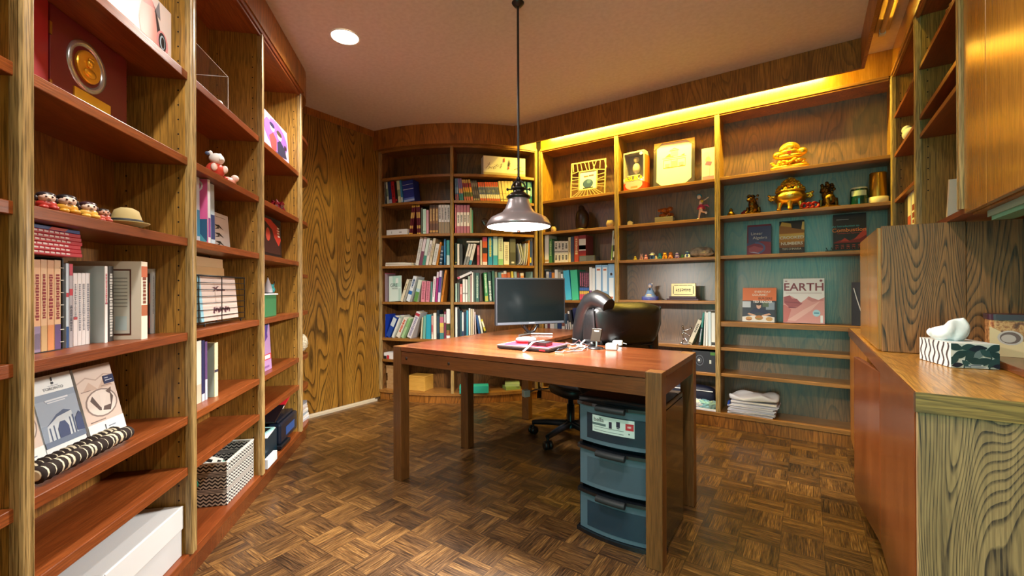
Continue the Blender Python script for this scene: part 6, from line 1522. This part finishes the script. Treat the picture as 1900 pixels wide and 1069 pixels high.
inbasket(-bw + .03, bw - .05, .066, .004, .24, 3, 'b89468', 'shorter tan folder standing in the wire basket', cat='folder', name='folder')
o = inbasket(-bw + .055, bw - .03, .022, .030, .20, 5, 'd8c4bc', 'pinkish notebook with dark script in the wire basket')
Wd = 2 * bw - .085; h = .20
MB().box(-Wd / 2 - .001, -.001, 0, -Wd / 2 + .022, .031, h + .001).build('spine', mat('8cc0d4', .5), o)
sc2 = '5a3040'; random.seed(6)
art(o, Wd, h, [(sc2, [(.30 + .05 * k, .16 + .05 * (k % 3)), (.34 + .05 * k, .15 + .04 * (k % 2)), (.36 + .05 * k, .30 - .03 * (k % 3)), (.32 + .05 * k, .28)]) for k in range(9)] + [(sc2, [(.32, .74), (.38, .74), (.52, .66), (.46, .66)]), (sc2, [(.46, .76), (.50, .76), (.36, .64), (.33, .64)]), (sc2, R_(.5, .66, .66, .68))])
z = LZ[4]
row(FL, z, 'second bay shelf five', '''
364.0 373.4 633 0 e2dcd0 d.16 w.06|white book behind the post|.0-.3:c8b8a0
374.0 379.6 632 0 2a2a58 d.17 w.06|navy book with white foot|.0-.12:d8d8e0
380.2 384.6 634 0 6a4a7c d.16 w.06|narrow purple and white book|.0-.35:d8d0e0
398.0 404.4 636 0 ece0b8 d.19 w.045 sbcd8cc|cream spined book with mint cover|.45-.5:3a3a50
''', ref='from the near post', group='books on the fifth shelf')
mg = [o for o in C.objects if 'with mint cover' in o.get('label', '')][0]; bt = max(v.co.x for v in mg.data.vertices); bh = max(v.co.z for v in mg.data.vertices)
m = MB()
for k in range(7):
    yy = .06 + .008 * k; m.poly([(-bt - .001, yy + .02, bh * (.2 + .05 * k)), (-bt - .001, yy - .005, bh * (.22 + .05 * k)), (-bt - .001, yy, bh * (.30 + .05 * k)), (-bt - .001, yy + .02, bh * (.28 + .05 * k))], 0)
m.poly([(-bt - .0008, .09, bh * .12), (-bt - .0008, .05, bh * .12), (-bt - .0008, .05, bh * .3), (-bt - .0008, .09, bh * .26)], 1)
m.build('cover_art', [mat('2f7a5c', .5), mat('1f4a44', .5)], mg)
# patterned bin with its papers
c0 = FL.u(420, .030); c1 = FL.u(470, .030); hb = FL.z(420, 859, .03) - LBOT
PAT = bpy.data.materials.new('black_white_weave_print'); PAT.use_nodes = True
t_, N_, L_ = nodes(PAT); b_ = t_.nodes['Principled BSDF']; b_.inputs['Roughness'].default_value = .8
tc_ = N_('ShaderNodeTexCoord'); sp_ = N_('ShaderNodeSeparateXYZ'); L_(tc_.outputs['Object'], sp_.inputs[0])
def mm(op, a, b=None):
    n = N_('ShaderNodeMath', operation=op)
    for i, q in enumerate((a, b)):
        if q is None: continue
        if isinstance(q, (int, float)): n.inputs[i].default_value = q
        else: L_(q, n.inputs[i])
    return n.outputs[0]
hx = mm('ADD', sp_.outputs[0], sp_.outputs[1]); zz_ = sp_.outputs[2]
zig = mm('PINGPONG', mm('MULTIPLY', hx, 1.0), .012)
chev = mm('GREATER_THAN', mm('FRACT', mm('MULTIPLY', mm('ADD', zz_, mm('MULTIPLY', zig, .8)), 62.0)), .5)
bandz = mm('FRACT', mm('MULTIPLY', zz_, 13.0)); stripe = mm('GREATER_THAN', bandz, .72)
stripes = mm('GREATER_THAN', mm('FRACT', mm('MULTIPLY', bandz, 12.0)), .5)
big_ = mm('MULTIPLY', chev, mm('SUBTRACT', 1.0, stripe)); tot = mm('ADD', big_, mm('MULTIPLY', stripe, stripes))
mxp = N_('ShaderNodeMix', data_type='RGBA'); L_(tot, mxp.inputs[0]); mxp.inputs[6].default_value = hexc('24242c'); mxp.inputs[7].default_value = hexc('d8d4cc'); L_(mxp.outputs[2], b_.inputs['Base Color'])
o = thing('fabric_bin', 'black and white patterned fabric bin of papers on the bottom shelf', 'bin', FL.pos(c0, .030, LBOT + .0004), FL.ang)
bwid = c1 - c0; dp = .195; th_ = .006
MB().box(0, 0, 0, bwid, th_, hb).box(0, dp - th_, 0, bwid, dp, hb).box(0, th_, 0, th_, dp - th_, hb).box(bwid - th_, th_, 0, bwid, dp - th_, hb).box(th_, th_, 0, bwid - th_, dp - th_, .008).build('body', PAT, o)
MB().box(-.001, -.001, hb - .004, bwid + .001, th_ + .001, hb + .003).box(-.001, dp - th_ - .001, hb - .004, bwid + .001, dp + .001, hb + .003).box(-.001, th_, hb - .004, th_ + .001, dp - th_, hb + .003).box(bwid - th_ - .001, th_, hb - .004, bwid + .001, dp - th_, hb + .003).build('rim', mat('e4e2dc', .7), o)
MB().box(th_, th_, .008, bwid - th_, dp - th_, .012).build('lining', mat('2c2424', .8), o)
MB().ell((-.004, .135, hb * .55), (.006, .022, .022)).build('handle_patch', mat('2fa48c', .5), o)
pb = FL.pos(c0, .030, LBOT)
def inbin(name, label, cat, col, x, y, z0, sx, sy, sz, rot, arts=()):
    m = MB().box(-sx / 2, -sy / 2, 0, sx / 2, sy / 2, sz); mats = [mat(col, .5)]
    for c, (a, b, cc, d) in arts:
        mats.append(mat(c, .5)); m.poly([(a * sx, b * sy, sz + .0006), (cc * sx, b * sy, sz + .0006), (cc * sx, d * sy, sz + .0006), (a * sx, d * sy, sz + .0006)], len(mats) - 1)
    return tag(m.build(name, mats, loc=FL.pos(c0 + x, .030 + y, LBOT + z0), rot=(rot[0], rot[1], FL.ang + rot[2])), label, cat)
inbin('folder', 'mint green folder lying slanted in the patterned bin', 'folder', '8cd0c0', bwid * .42, .080, hb * .55, .22, .13, .006, (.35, .05, 0))
inbin('booklet', 'white booklet with black brush marks in the patterned bin', 'book', 'e6e4dc', bwid * .34, .125, hb * .78, .15, .10, .006, (.35, -.1, .2), [('141414', (-.3, -.3, .05, .3)), ('141414', (.1, -.1, .3, .4)), ('141414', (-.1, -.45, .35, -.3))])
o = tag(MB().ell((0, 0, .03), (.038, .032, .026)).build('ball', mat('34b070', .4), loc=FL.pos(c0 + .045, .030 + .15, LBOT + hb * .74), rot=0), 'green ball lying in the patterned bin', 'ball')

# third bay
z = LZ[0]
o, Wd, h = faced(FL, 489, 538, 228, z, .05, .03, 4, 'c8b4d8', 'purple carton with two young people in red and black on the top shelf', cat='box', name='carton', pages=False)
art(o, Wd, h, [('8a5cb0', O_(.52, .60, .44, .38)), ('c04848', [(.30, .15), (.48, .15), (.52, .50), (.40, .62), (.24, .45)]), ('2c2c48', [(.52, .12), (.90, .22), (.84, .44), (.66, .58), (.54, .46)]), ('e8c4b4', O_(.38, .72, .08, .09)), ('e8c4b4', O_(.64, .66, .085, .095)), ('2a2448', O_(.38, .78, .09, .06)), ('4a3a2c', O_(.64, .73, .10, .07)), ('6a5088', R_(.44, .04, .52, .2)), ('c04850', R_(.60, .04, .95, .12)), ('f0e4ec', R_(.64, .06, .92, .10)), ('f0e8f0', R_(.06, .86, .30, .93)), ('3a2030', O_(.86, .50, .05, .06))])
z = LZ[1]
o = standing(FL, 517, .09, z + .010, 'red_crystal', 'dark red glittering crystal cluster on the second shelf', 'ornament')
random.seed(9); m = MB()
for k in range(20):
    a = random.uniform(0, 2 * PI); r = random.uniform(0, .055); m.M = Matrix.Translation((r * math.cos(a), r * .7 * math.sin(a), .01)) @ Matrix.Rotation(random.uniform(-.7, .7), 4, 'X') @ Matrix.Rotation(random.uniform(-.7, .7), 4, 'Y')
    m.lathe([(.014, 0), (.016, .05), (.001, .085 - r * .5)], 6, smooth=False)
m.build('crystals', mat('5c0c18', .12, coat=.7), o)
z = LZ[2]
o, Wd, h = faced(FL, 484, 523, 404, z, .05, .02, 2, '1a1012', 'dark framed panel with a red flame shape and white marks on third shelf', cat='picture', name='flame_picture', pages=False)
art(o, Wd, h, [('3a1a16', R_(.06, .1, .94, .9)), ('c03424', [(.1, .92), (.5, .94), (.85, .8), (.98, .5), (.86, .32), (.66, .5), (.55, .7)]), ('c04838', O_(.35, .55, .10, .16)), ('0c0c14', R_(.6, .88, 1, 1)), ('e8e4dc', R_(.80, .76, .90, .80)), ('e8e4dc', R_(.78, .70, .92, .73)), ('e8e4dc', R_(.79, .63, .91, .67)), ('e8e4dc', [(.80, .60), (.90, .60), (.94, .56), (.82, .55)])])
z = LZ[3]
g1 = FL.u(513, .03); hg = FL.z(513, 546, .03) - z
o = thing('green_box', 'green box with a white tray on the fourth shelf', 'box', FL.pos(g1, .03, z + .0004), FL.ang)
MB().box(-.24, 0, 0, 0, .12, hg - .004).build('body', mat('3c7c50', .5), o, bevel=.004); MB().box(-.245, -.006, hg - .004, .012, .13, hg + .004).build('tray', WHITE, o, bevel=.002)
o = tag(MB().box(0, 0, 0, .05, .10, hg - .012).build('wooden_block', mat('7a3418', .4), loc=FL.pos(g1 + .008, .055, z + .0004), rot=FL.ang, bevel=.002), 'red-brown block between the green box and the side panel', 'block')
tz = z + hg + .005
o = standing(FL, 505, .07, tz, 'teal_figures', 'teal toy animal standing on the white tray', 'toy', 0); MB().ell((0, 0, .022), (.022, .016, .022)).tube([(.01, 0, .03), (.03, 0, .06)], [.008, .002], 8).ell((-.012, 0, .045), (.012, .011, .012)).build('body', mat('3fa8ac', .4), o); MB().tube([(.02, 0, .02), (.045, .0, .075)], .0025, 6).build('stick', BLACK, o)
o = standing(FL, 497, .07, tz, 'grey_cone', 'grey and white cone shaped toy on the white tray', 'toy', 0); MB().lathe([(.028, 0), (.018, .05), (.002, .095)], 14).build('cone', mat('a8a4ac', .5), o); MB().lathe([(.034, 0), (.034, .006)], 14).build('base', mat('2c2c34', .5), o)
z = LZ[4]
o, Wd, h = faced(FL, 480, 504, 600, z, .045, .02, 3, 'b890c4', 'lilac carton with a red and white stripe on the fifth shelf', cat='box', name='carton', pages=False)
art(o, Wd, h, [('c83848', R_(0, .22, 1, .34)), ('f0e8e8', R_(.5, .24, .92, .32)), ('5a3c8c', [(0, .6), (.4, .55), (.8, .7), (.7, 1), (0, 1)]), ('3a4c8c', [(.75, .75), (.9, 1), (.7, 1)]), ('8a5c9c', R_(.3, .06, .8, .1))])
# printer with papers on top
p0, p1 = FL.u(525, .0), FL.u(552, .03)
o = thing('printer', 'dark blue black printer on the bottom shelf by the rounded end', 'printer', FL.pos(p0, .015, LBOT + .0004), FL.ang)
pw = min(p1, PU[4] - .024) - p0
MB().box(0, 0, .03, pw, .22, .155).build('body', mat('141c2c', .3), o, bevel=.012)
MB().box(-.02, -.012, .008, pw * .45, .20, .030).build('paper_tray', mat('10141c', .35), o, bevel=.004)
MB().box(.02, .02, .155, pw - .02, .20, .172).build('lid', mat('1c2230', .25), o, bevel=.006)
MB().box(pw * .3, -.0012, .06, pw * .8, 0, .11).build('front_panel', mat('24549c', .3), o)
MB().box(-.26, .012, .0, -.024, .21, .150).build('scanner_box', mat('0f2c3a', .3), o, bevel=.008)
o = tag(MB().box(-.10, 0, 0, .10, .15, .003).build('paper', PAPER, loc=FL.pos(p0 - .14, .02, LBOT + .1515), rot=(0, 0, FL.ang + .1)), 'white sheets lying on the printer', 'papers')
o = tag(MB().box(-.07, 0, 0, .07, .10, .012, 0).box(-.05, .01, .012, .05, .06, .0135, 1).build('booklet', [mat('9cd4d4', .4), mat('14181c', .4)], loc=FL.pos(p0 - .15, .03, LBOT + .156), rot=(0, 0, FL.ang - .1)), 'pale teal booklet lying on the white sheets on the printer', 'book')
o = tag(MB().box(-.15, 0, 0, .15, .13, .010, 0).box(.04, -.0006, -.0006, .151, .1306, .0106, 1).box(.0, -.001, .002, .03, .0, .009, 2).build('booklet', [mat('1c1418', .3), mat('c82430', .35), mat('e4e4e4', .4)], loc=FL.pos(p0 + .09, .03, LBOT + .226), rot=(0, -.30, FL.ang)), 'red and black booklet propped aslant on the printer', 'book')
o = tag(MB().box(-.07, 0, 0, .08, .020, .05).build('paper_packet', mat('dfe8f0', .5), loc=FL.pos(2.66, -.010, LBOT + .0004), rot=FL.ang), 'pale packet on the shelf edge before the printer', 'packet')
# rounded end: ball and magazines
uu = E0 + .215; o = thing('twine_ball', 'cream ball with raised ridges on the rounded end shelf', 'ball', FL.pos(uu, .090, .610 + .0035), 0)
m = MB().ell((0, 0, .078), (.078, .078, .078), 0, 22, 14); m.build('core', noisy('cream_ridged', ['b8ac90', 'e4dcc8'], 40, .8, bump=.6), o)
m = MB(); random.seed(12)
for k in range(8):
    q = Matrix.Rotation(random.uniform(0, PI), 3, 'Z') @ Matrix.Rotation(random.uniform(0, PI), 3, 'X')
    m.tube([tuple(q @ Vector((.079 * math.cos(a), .079 * math.sin(a), 0)) + Vector((0, 0, .079))) for a in [2 * PI * i / 24 for i in range(24)]], .0022, 5, closed=True)
m.build('ridges', mat('d8ccb0', .7), o)
for k in range(7):
    c = ('c8ccd8', 'e4e2e4', 'a8b4c4', 'e8e6e6', 'd4c8c4', 'e6e6ea', '8a90a0')[k]
    o = MB().box(-.10, 0, 0, .10, .14, .019).build('magazine', mat(c, .35), loc=FL.pos(E0 + .205 + .006 * (k % 3), .035 + .003 * k, LBOT + .0006 + .0195 * k), rot=FL.ang + .03 * (k % 3) - .12, bevel=.001)
    tag(o, '%s magazine in the pile on the rounded end shelf' % ('lowest', 'second', 'third', 'fourth', 'fifth', 'sixth', 'topmost')[k], 'magazine', 'magazines piled on the rounded end')

# ------------------------------------------------------------------ on the desk
DT = DZ + .0003
a = at_z(922, 647, DZ); b = at_z(1018, 655, DZ); ang = math.atan2(b.y - a.y, b.x - a.x); lw = (b - a).length
o = thing('laptop', 'closed black and red laptop lying on the desk', 'laptop', (a.x, a.y, DT), ang)
MB().box(0, 0, .003, lw, .23, .014).build('base', mat('17171b', .4), o, bevel=.003); MB().box(0, .001, .0142, lw, .23, .022, 0).box(.012, .012, .0218, lw * .99, .225, .0224, 1).build('lid', [mat('7c7478', .3), mat('c8283c', .35)], o, bevel=.001)
MB().box(lw - .055, -.0012, .005, lw - .02, 0, .012).build('port', mat('b83040', .4), o)
MB().box(.01, .02, 0, lw - .01, .21, .003).build('rubber_feet', BLACK, o)
Z1 = DT + .0232
o = thing('computer_mouse', 'grey computer mouse with red sides lying on the laptop', 'mouse', (a.x, a.y, Z1), ang)
m = MB(); m.M = Matrix.Translation((.105, .135, .017)) @ Matrix.Rotation(.5, 4, 'Z'); m.ell((0, 0, 0), (.058, .032, .017), 0, 20, 10, .85, .8); m.build('shell', mat('8c8c90', .3), o)
m = MB(); m.M = Matrix.Translation((.105, .135, .010)) @ Matrix.Rotation(.5, 4, 'Z'); m.ell((0, 0, 0), (.0585, .0325, .0095), 0, 20, 8, .85, .7); m.build('side_grip', mat('c0202c', .4), o)
o = tag(MB().box(.165, .05, 0, .275, .125, .020, 0).box(.1648, .0498, .012, .2752, .1252, .0145, 1).build('hard_drive', [mat('1a1a1e', .35), mat('6a3038', .4)], loc=(a.x, a.y, Z1), rot=ang, bevel=.002), 'small black hard drive lying on the red laptop', 'hard drive')
m = MB(); st_p = [(.235, .10, .048), (.225, .06, .046), (.212, .02, .044), (.200, -.012, .020), (.190, -.040, .003)]
for i in range(len(st_p) - 1):
    (x0, y0, z0), (x1, y1, z1) = st_p[i], st_p[i + 1]; m.add([(x0 - .006, y0, z0), (x0 + .006, y0, z0), (x1 + .006, y1, z1), (x1 - .006, y1, z1), (x0 - .006, y0, z0 + .0015), (x0 + .006, y0, z0 + .0015), (x1 + .006, y1, z1 + .0015), (x1 - .006, y1, z1 + .0015)], [(0, 3, 2, 1), (4, 5, 6, 7), (0, 1, 5, 4), (1, 2, 6, 5), (2, 3, 7, 6), (3, 0, 4, 7)])
o = tag(m.build('ribbon_strap', mat('c8c8cc', .4), loc=(a.x, a.y, DT), rot=ang), 'pale grey ribbon strap draped over the drive and laptop', 'strap')
random.seed(23)
def cable(pts, r, col, label):
    P = [at_z(px, py, DZ) for px, py in pts]; path = []
    for i in range(len(P) - 1):
        for q in range(5):
            f = q / 5; p = P[i].lerp(P[i + 1], f * f * (3 - 2 * f)); path.append((p.x, p.y, DT + r + .004 * (1 + math.sin(i * 1.7 + q)) * (i % 2)))
    path.append((P[-1].x, P[-1].y, DT + r))
    return tag(MB().tube(path, r, 7).build('cable', mat(col, .5)), label, 'cable', 'cables tangled on the desk')
cable([(1022, 650), (1036, 652), (1050, 645), (1066, 650), (1084, 648), (1094, 642), (1078, 638), (1060, 642), (1044, 640)], .003, '2a2a2e', 'black cable coiled beside the laptop')
cable([(1030, 654), (1046, 655), (1062, 653), (1080, 652), (1092, 646), (1074, 645), (1056, 649)], .0026, 'a8aab0', 'grey cable looped in front of the black one')
cable([(1036, 645), (1052, 641), (1070, 640), (1086, 643)], .0026, 'd8d8da', 'white cable behind the black coil')
cable([(1088, 641), (1075, 634), (1062, 640), (1050, 636)], .0024, '5a3a3c', 'maroon cable at the far side of the tangle')
p = at_z(1078, 640, DZ); q = at_z(1094, 632, DZ)
o = tag(MB().tube([(p.x, p.y, DT + .006), ((p.x + q.x) / 2, (p.y + q.y) / 2, DT + .016), (q.x, q.y, DT + .026)], [.005, .006, .005], 8).build('stylus', mat('e8e8ea', .4)), 'white stylus propped on the cable tangle', 'pen')
p = at_z(1106, 647, DZ)
o = thing('phone_stand', 'small dark phone stand on a round foot standing on the desk', 'stand', (p.x, p.y, DT), -.2)
MB().lathe([(.042, 0), (.042, .004), (.036, .008), (.008, .011)], 28).build('foot', mat('1c1a1c', .3), o); MB().tube([(0, 0, .01), (0, .004, .05)], .006, 8).build('stem', CHROME, o)
m = MB(); m.M = Matrix.Translation((.002, .0, .072)) @ Matrix.Rotation(-.25, 4, 'X'); m.box(-.030, -.004, -.032, .030, .006, .036, 0); m.box(-.014, -.0052, .020, .016, -.004, .026, 1); m.build('holder', [mat('2c2620', .25), mat('d8d4c8', .4)], o, bevel=.002)
MB().ell((-.028, .01, .018), (.020, .018, .018)).build('knob', BLACK, o)
for px, py, s, lab in ((1134, 650, (.060, .045, .034), 'white charger block at the front of the pair beside the stand'), (1145, 642, (.055, .04, .028), 'white charger block behind the other beside the stand')):
    p = at_z(px, py, DZ); o = thing('charger_block', lab, 'charger', (p.x, p.y, DT), .2, 'white charger blocks')
    MB().box(-s[0] / 2, 0, 0, s[0] / 2, s[1], s[2]).build('body', mat('e2eaee', .35), o, bevel=.006); MB().tube([(0, s[1] * .5, s[2] * .6), (.02, s[1] + .012, .012), (.045, s[1] + .010, .006)], .0025, 6).build('lead', WHITE, o)

# ------------------------------------------------------------------ drawer tower under the desk
o = thing('drawer_tower', 'smoky blue plastic tower of three drawers standing under the desk', 'drawer unit', (-.862, 1.775, 0))
TW, TD, TH = .375, .37, .606; hd = .196
DK = mat('14171d', .22, coat=.5)
MB().box(0, .03, TH - .026, TW, TD, TH).build('top', DK, o, bevel=.006)
m = MB()
for x in (0, TW - .014): m.box(x, .04, .012, x + .014, TD, TH - .026)
m.box(.014, TD - .01, .012, TW - .014, TD, TH - .026); m.build('side_frame', DK, o)
def bow(x): return -.030 * (1 - ((x - TW / 2) / (TW / 2)) ** 2)
def bowed(m, x0, x1, z0, z1, y0, th, mt=0, n=14):
    xs = [x0 + (x1 - x0) * i / n for i in range(n + 1)]
    pts = [(x, y0 + bow(x)) for x in xs] + [(x, y0 + bow(x) + th) for x in xs[::-1]]
    return m.prism(pts, z0, z1, 'z', mt, False)
for k in range(3):
    zb = .014 + k * hd
    d = bowed(MB(), .006, TW - .006, zb + .004, zb + hd - .036, .034, .006)
    d.box(.018, .05, zb + .004, .022, TD - .02, zb + hd - .05).box(TW - .022, .05, zb + .004, TW - .018, TD - .02, zb + hd - .05).box(.018, .05, zb + .002, TW - .018, TD - .02, zb + .005).box(.018, TD - .022, zb + .004, TW - .018, TD - .018, zb + hd - .05)
    do = d.build('drawer', SMOKE, o)
    bowed(MB(), -.004, TW + .004, zb + hd - .030, zb + hd - .016, .022, .03).build('front_lip', DK, do)
    bowed(MB(), -.004, TW + .004, zb + hd - .036, zb + hd - .030, .030, .02).build('front_ledge', mat('3f6a74', .2), do)
    hm = MB(); hm.tube([(TW * (.27 + .34 * i / 8), .016 + bow(TW * (.27 + .34 * i / 8)), zb + hd - .030) for i in range(9)], .017, 10, flat=.8); hm.build('handle', mat('24272c', .55), do)
    wn = MB(); bowed(wn, .045, TW - .045, zb + .022, zb + hd - .062, .0325, .0012, 0, 12); wn.build('window', mat('2a3c4c' if k else '33485a', .12, alpha=.12 if k == 1 else .7), do)
    if k == 2:
        lb_ = MB(); bowed(lb_, .075, .265, zb + .058, zb + hd - .066, .0305, .001, 0, 10); lb = lb_.build('label', mat('dcecec', .5), do)
        yb = .0290 + bow(.17)
        def lq(x0, x1, z0, z1, c):
            bowed(qm, x0, x1, zb + z0, zb + z1, .0298, .0006, c, 3)
        qm = MB(); lq(.075, .140, .088, .098, 0); lq(.155, .168, .084, .112, 1); lq(.188, .204, .094, .118, 1); lq(.190, .202, .088, .092, 1); lq(.228, .262, .088, .116, 2); lq(.236, .252, .098, .106, 3); lq(.084, .220, .066, .068, 0); lq(.084, .220, .080, .082, 0); lq(.240, .246, .070, .076, 0)
        qm.build('label_print', [mat('5c7478', .5), mat('2a2440', .5), mat('c83440', .5), mat('e8c8c8', .5)], lb)
        tt = text('bella', .026, '3c4a50', lb, 0, 0, 0); tt.location = (.108, .026 + bow(.108), zb + .114); tt.rotation_euler = (0, 0, -.03)
bowed(MB(), -.008, TW + .008, 0, .016, .020, .05).box(0, .05, 0, TW, TD, .014).build('base', DK, o)
# seen through the middle drawer
zb = .014 + hd + .009
s = thing('power_strip', 'white power strip standing inside the middle plastic drawer', 'power strip', (-.862 + .13, 1.775 + .085, zb + .002), .35)
m = MB(); m.M = Matrix.Translation((0, 0, .004)) @ Matrix.Rotation(-.75, 4, 'Y'); m.box(0, 0, .0, .13, .03, .045); m.build('body', WHITE, s, bevel=.004)
m = MB(); m.M = Matrix.Translation((0, 0, .004)) @ Matrix.Rotation(-.75, 4, 'Y')
for q in range(4): m.box(.015 + .028 * q, -.0012, .012, .032 + .028 * q, 0, .034)
m.build('socket', mat('2a3038', .5), s)
cbl = [(.10, .09, .105), (.16, .07, .10), (.21, .07, .085), (.235, .08, .05), (.255, .08, .02)]
tag(MB().tube([(-.862 + x, 1.775 + y, zb + z_) for x, y, z_ in cbl], .004, 8).build('cable', WHITE), 'white cable curling inside the middle plastic drawer', 'cable')
tag(MB().box(0, 0, 0, .09, .05, .035).build('small_box', mat('4f8fb4', .5), loc=(-.862 + .10, 1.775 + .06, zb + .0005), rot=.1), 'pale blue box inside the middle plastic drawer', 'box')

# ------------------------------------------------------------------ on the counter
CT = .8180
a = at_z(1764, 682, CT); b = at_z(1853, 686, CT); c = at_z(1735, 668, CT); ang = math.atan2(b.y - a.y, b.x - a.x)
o = thing('tissue_box', 'tissue box printed with dark green leaves standing on the counter', 'tissue box', (a.x, a.y, CT), ang)
tw = (b - a).length * 1.02; tdp = (c - a).length * 1.06; thh = .083
LEAFY = noisy('leaf_print', ['1c3c40', '24484a', 'dce4e4', 'e8ecec'], 26, .55, detail=1.0, lo=.47, hi=.52)
MB().box(0, 0, 0, tw, tdp, thh).build('carton', mat('e4e4e0', .5), o, bevel=.001)
it = []; random.seed(41)
def leafp(cx, cz, L, wd, an, asp):
    pts = []
    for k in range(13):
        s = k / 12; pts.append((s - .5, math.sin(PI * s) * wd))
    pts += [(x, -y) for x, y in pts[::-1]]
    ca, sa = math.cos(an), math.sin(an)
    return [(min(.995, max(.005, cx + L * (x * ca - y * sa) / asp)), min(.99, max(.01, cz + L * (x * sa + y * ca)))) for x, y in pts]
asp = tw / thh
for cx in (.28, .80): it.append(('2c4a4c', [(cx - .02, 0), (cx + .01, 0), (cx + .10, .98), (cx + .08, .98)]))
for (x, zz, L, an, cc) in ((.08, .86, .62, -.3, '24464a'), (.20, .55, .62, .5, '1f4246'), (.06, .32, .55, .9, '2a4c50'), (.14, .12, .4, .2, '1a2438'), (.36, .85, .55, .2, '2a4c50'), (.44, .62, .66, 1.0, '24464a'), (.56, .80, .6, .15, '1a2a3a'), (.58, .58, .52, .9, '6a8288'), (.50, .30, .6, -.2, '1f4246'), (.66, .28, .66, .3, '24464a'), (.72, .62, .5, -.7, '2f5458'), (.90, .84, .58, .4, '24464a'), (.93, .55, .52, -.6, '1f4246'), (.90, .26, .6, .7, '2a4c50'), (.97, .12, .4, 0, '1a2438'), (.32, .18, .42, -.8, '2f5458')):
    it.append((cc, leafp(x, zz, L, .24, an, asp)))
it += [('c8d4d8', R_(.36, .10, .66, .16)), ('3a4a6a', R_(.40, .115, .62, .145)), ('8a98b0', R_(.28, .05, .72, .075))]
art(o, tw, thh, it, -.0008, 'leaf_print').location = (tw / 2, 0, 0)
sp = art(o, tdp, thh, [('4a3c40', [(x + .03 * math.sin(zz * 9 + x * 7) - .018, zz) if s > 0 else (x + .03 * math.sin(zz * 9 + x * 7) + .018, zz) for s in (1, -1) for zz in ([k / 8 for k in range(9)] if s > 0 else [1 - k / 8 for k in range(9)])]) for x in (.08, .22, .36, .5, .64, .78, .92)], -.0008, 'branch_print')
sp.location = (0, tdp / 2, 0); sp.rotation_euler = (0, 0, -PI / 2)
MB().prism(O_(tw * .48, tdp * .5, tw * .33, tdp * .22, 24), thh, thh + .0008, 'z').build('slot_film', mat('b8c0c4', .2), o)
tis = bpy.data.meshes.new('tissue'); TV, TF = [], []
nu, nv = 40, 14
qd = lambda a, b, c, t: a * (1 - t) ** 2 + 2 * b * t * (1 - t) + c * t * t
for j in range(nv + 1):
    t = j / nv
    ax, az, bx_, bz = qd(.22, -.30, -.08, t) * tw, thh - .005 + qd(0, .16, .36, t) * tw, qd(.60, .98, .66, t) * tw, thh - .006 + qd(0, .36, .68, t) * tw
    th = qd(.008, .044, .005, t)
    for i in range(nu):
        a = 2 * PI * i / nu; s = .5 - .5 * math.cos(a)
        fold = 1 + .75 * (abs(math.sin(2.5 * a + 2.2 * t)) - .6) * math.sin(PI * t) ** .6
        TV.append((ax + (bx_ - ax) * s, tdp * .5 + th * math.sin(a) * fold + .006 * math.sin(8 * s + 2 * t), az + (bz - az) * s + .05 * tw * math.sin(PI * s) * t * (1 if s > .5 else -.3) + .002 * math.sin(9 * a)))
for j in range(nv):
    for i in range(nu): k = j * nu; TF.append((k + i, k + (i + 1) % nu, k + nu + (i + 1) % nu, k + nu + i))
TF.append(tuple(range(nv * nu, nv * nu + nu)))
tis.from_pydata(TV, [], TF); tis.materials.append(mat('f4f6f8', .8)); tis.polygons.foreach_set('use_smooth', [True] * len(TF)); to = bpy.data.objects.new('tissue', tis); C.objects.link(to); to.parent = o

p = at_z(1836, 660, .8425)
o = thing('snack_tin', 'large clear snack tin with a dark lid standing on the ledge', 'tin', (p.x, p.y - .0, .8425), -.12)
sw, sd, sh = .20, .12, .130
def rr(m, x0, y0, x1, y1, z0, z1, r, mt=0):
    pts = []
    for cx, cy, a0 in ((x1 - r, y0 + r, -PI / 2), (x1 - r, y1 - r, 0), (x0 + r, y1 - r, PI / 2), (x0 + r, y0 + r, PI)):
        pts += [(cx + r * math.cos(a0 + PI / 2 * k / 5), cy + r * math.sin(a0 + PI / 2 * k / 5)) for k in range(6)]
    return m.prism(pts, z0, z1, 'z', mt, False)
rr(MB(), 0, 0, sw, sd, 0, sh, .018).build('body', noisy('snack_mix', ['5a2c14', '94562c', 'c89860', 'a86a34'], 55, .35, kind='noise'), o)
rr(MB(), -.004, -.004, sw + .004, sd + .004, sh, sh + .020, .02).build('lid', mat('3c1c2c', .3), o)
s_ = art(o, sw, sh, [('d8bc90', [(.0, .0), (.42, .0), (.42, .42), (.2, .62), (0, .82)]), ('c0b0a8', O_(.25, .52, .155, .20)), ('6a5450', O_(.25, .52, .125, .16)), ('b8a8a0', O_(.23, .50, .09, .11)), ('d0bc78', R_(.47, 0, .56, 1)), ('d0bc78', R_(.88, 0, .97, 1))], -.001, 'wrap_print'); s_.location = (sw / 2, 0, 0)
for x in (.47, .88):
    q_ = MB()
    for k in range(5): q_.poly([(sw * (x), -.0016, sh * (.1 + .2 * k)), (sw * (x + .09), -.0016, sh * (.13 + .2 * k)), (sw * (x + .09), -.0016, sh * (.14 + .2 * k)), (sw * x, -.0016, sh * (.11 + .2 * k))])
    q_.build('cord_mark', mat('4a3418', .6), o)
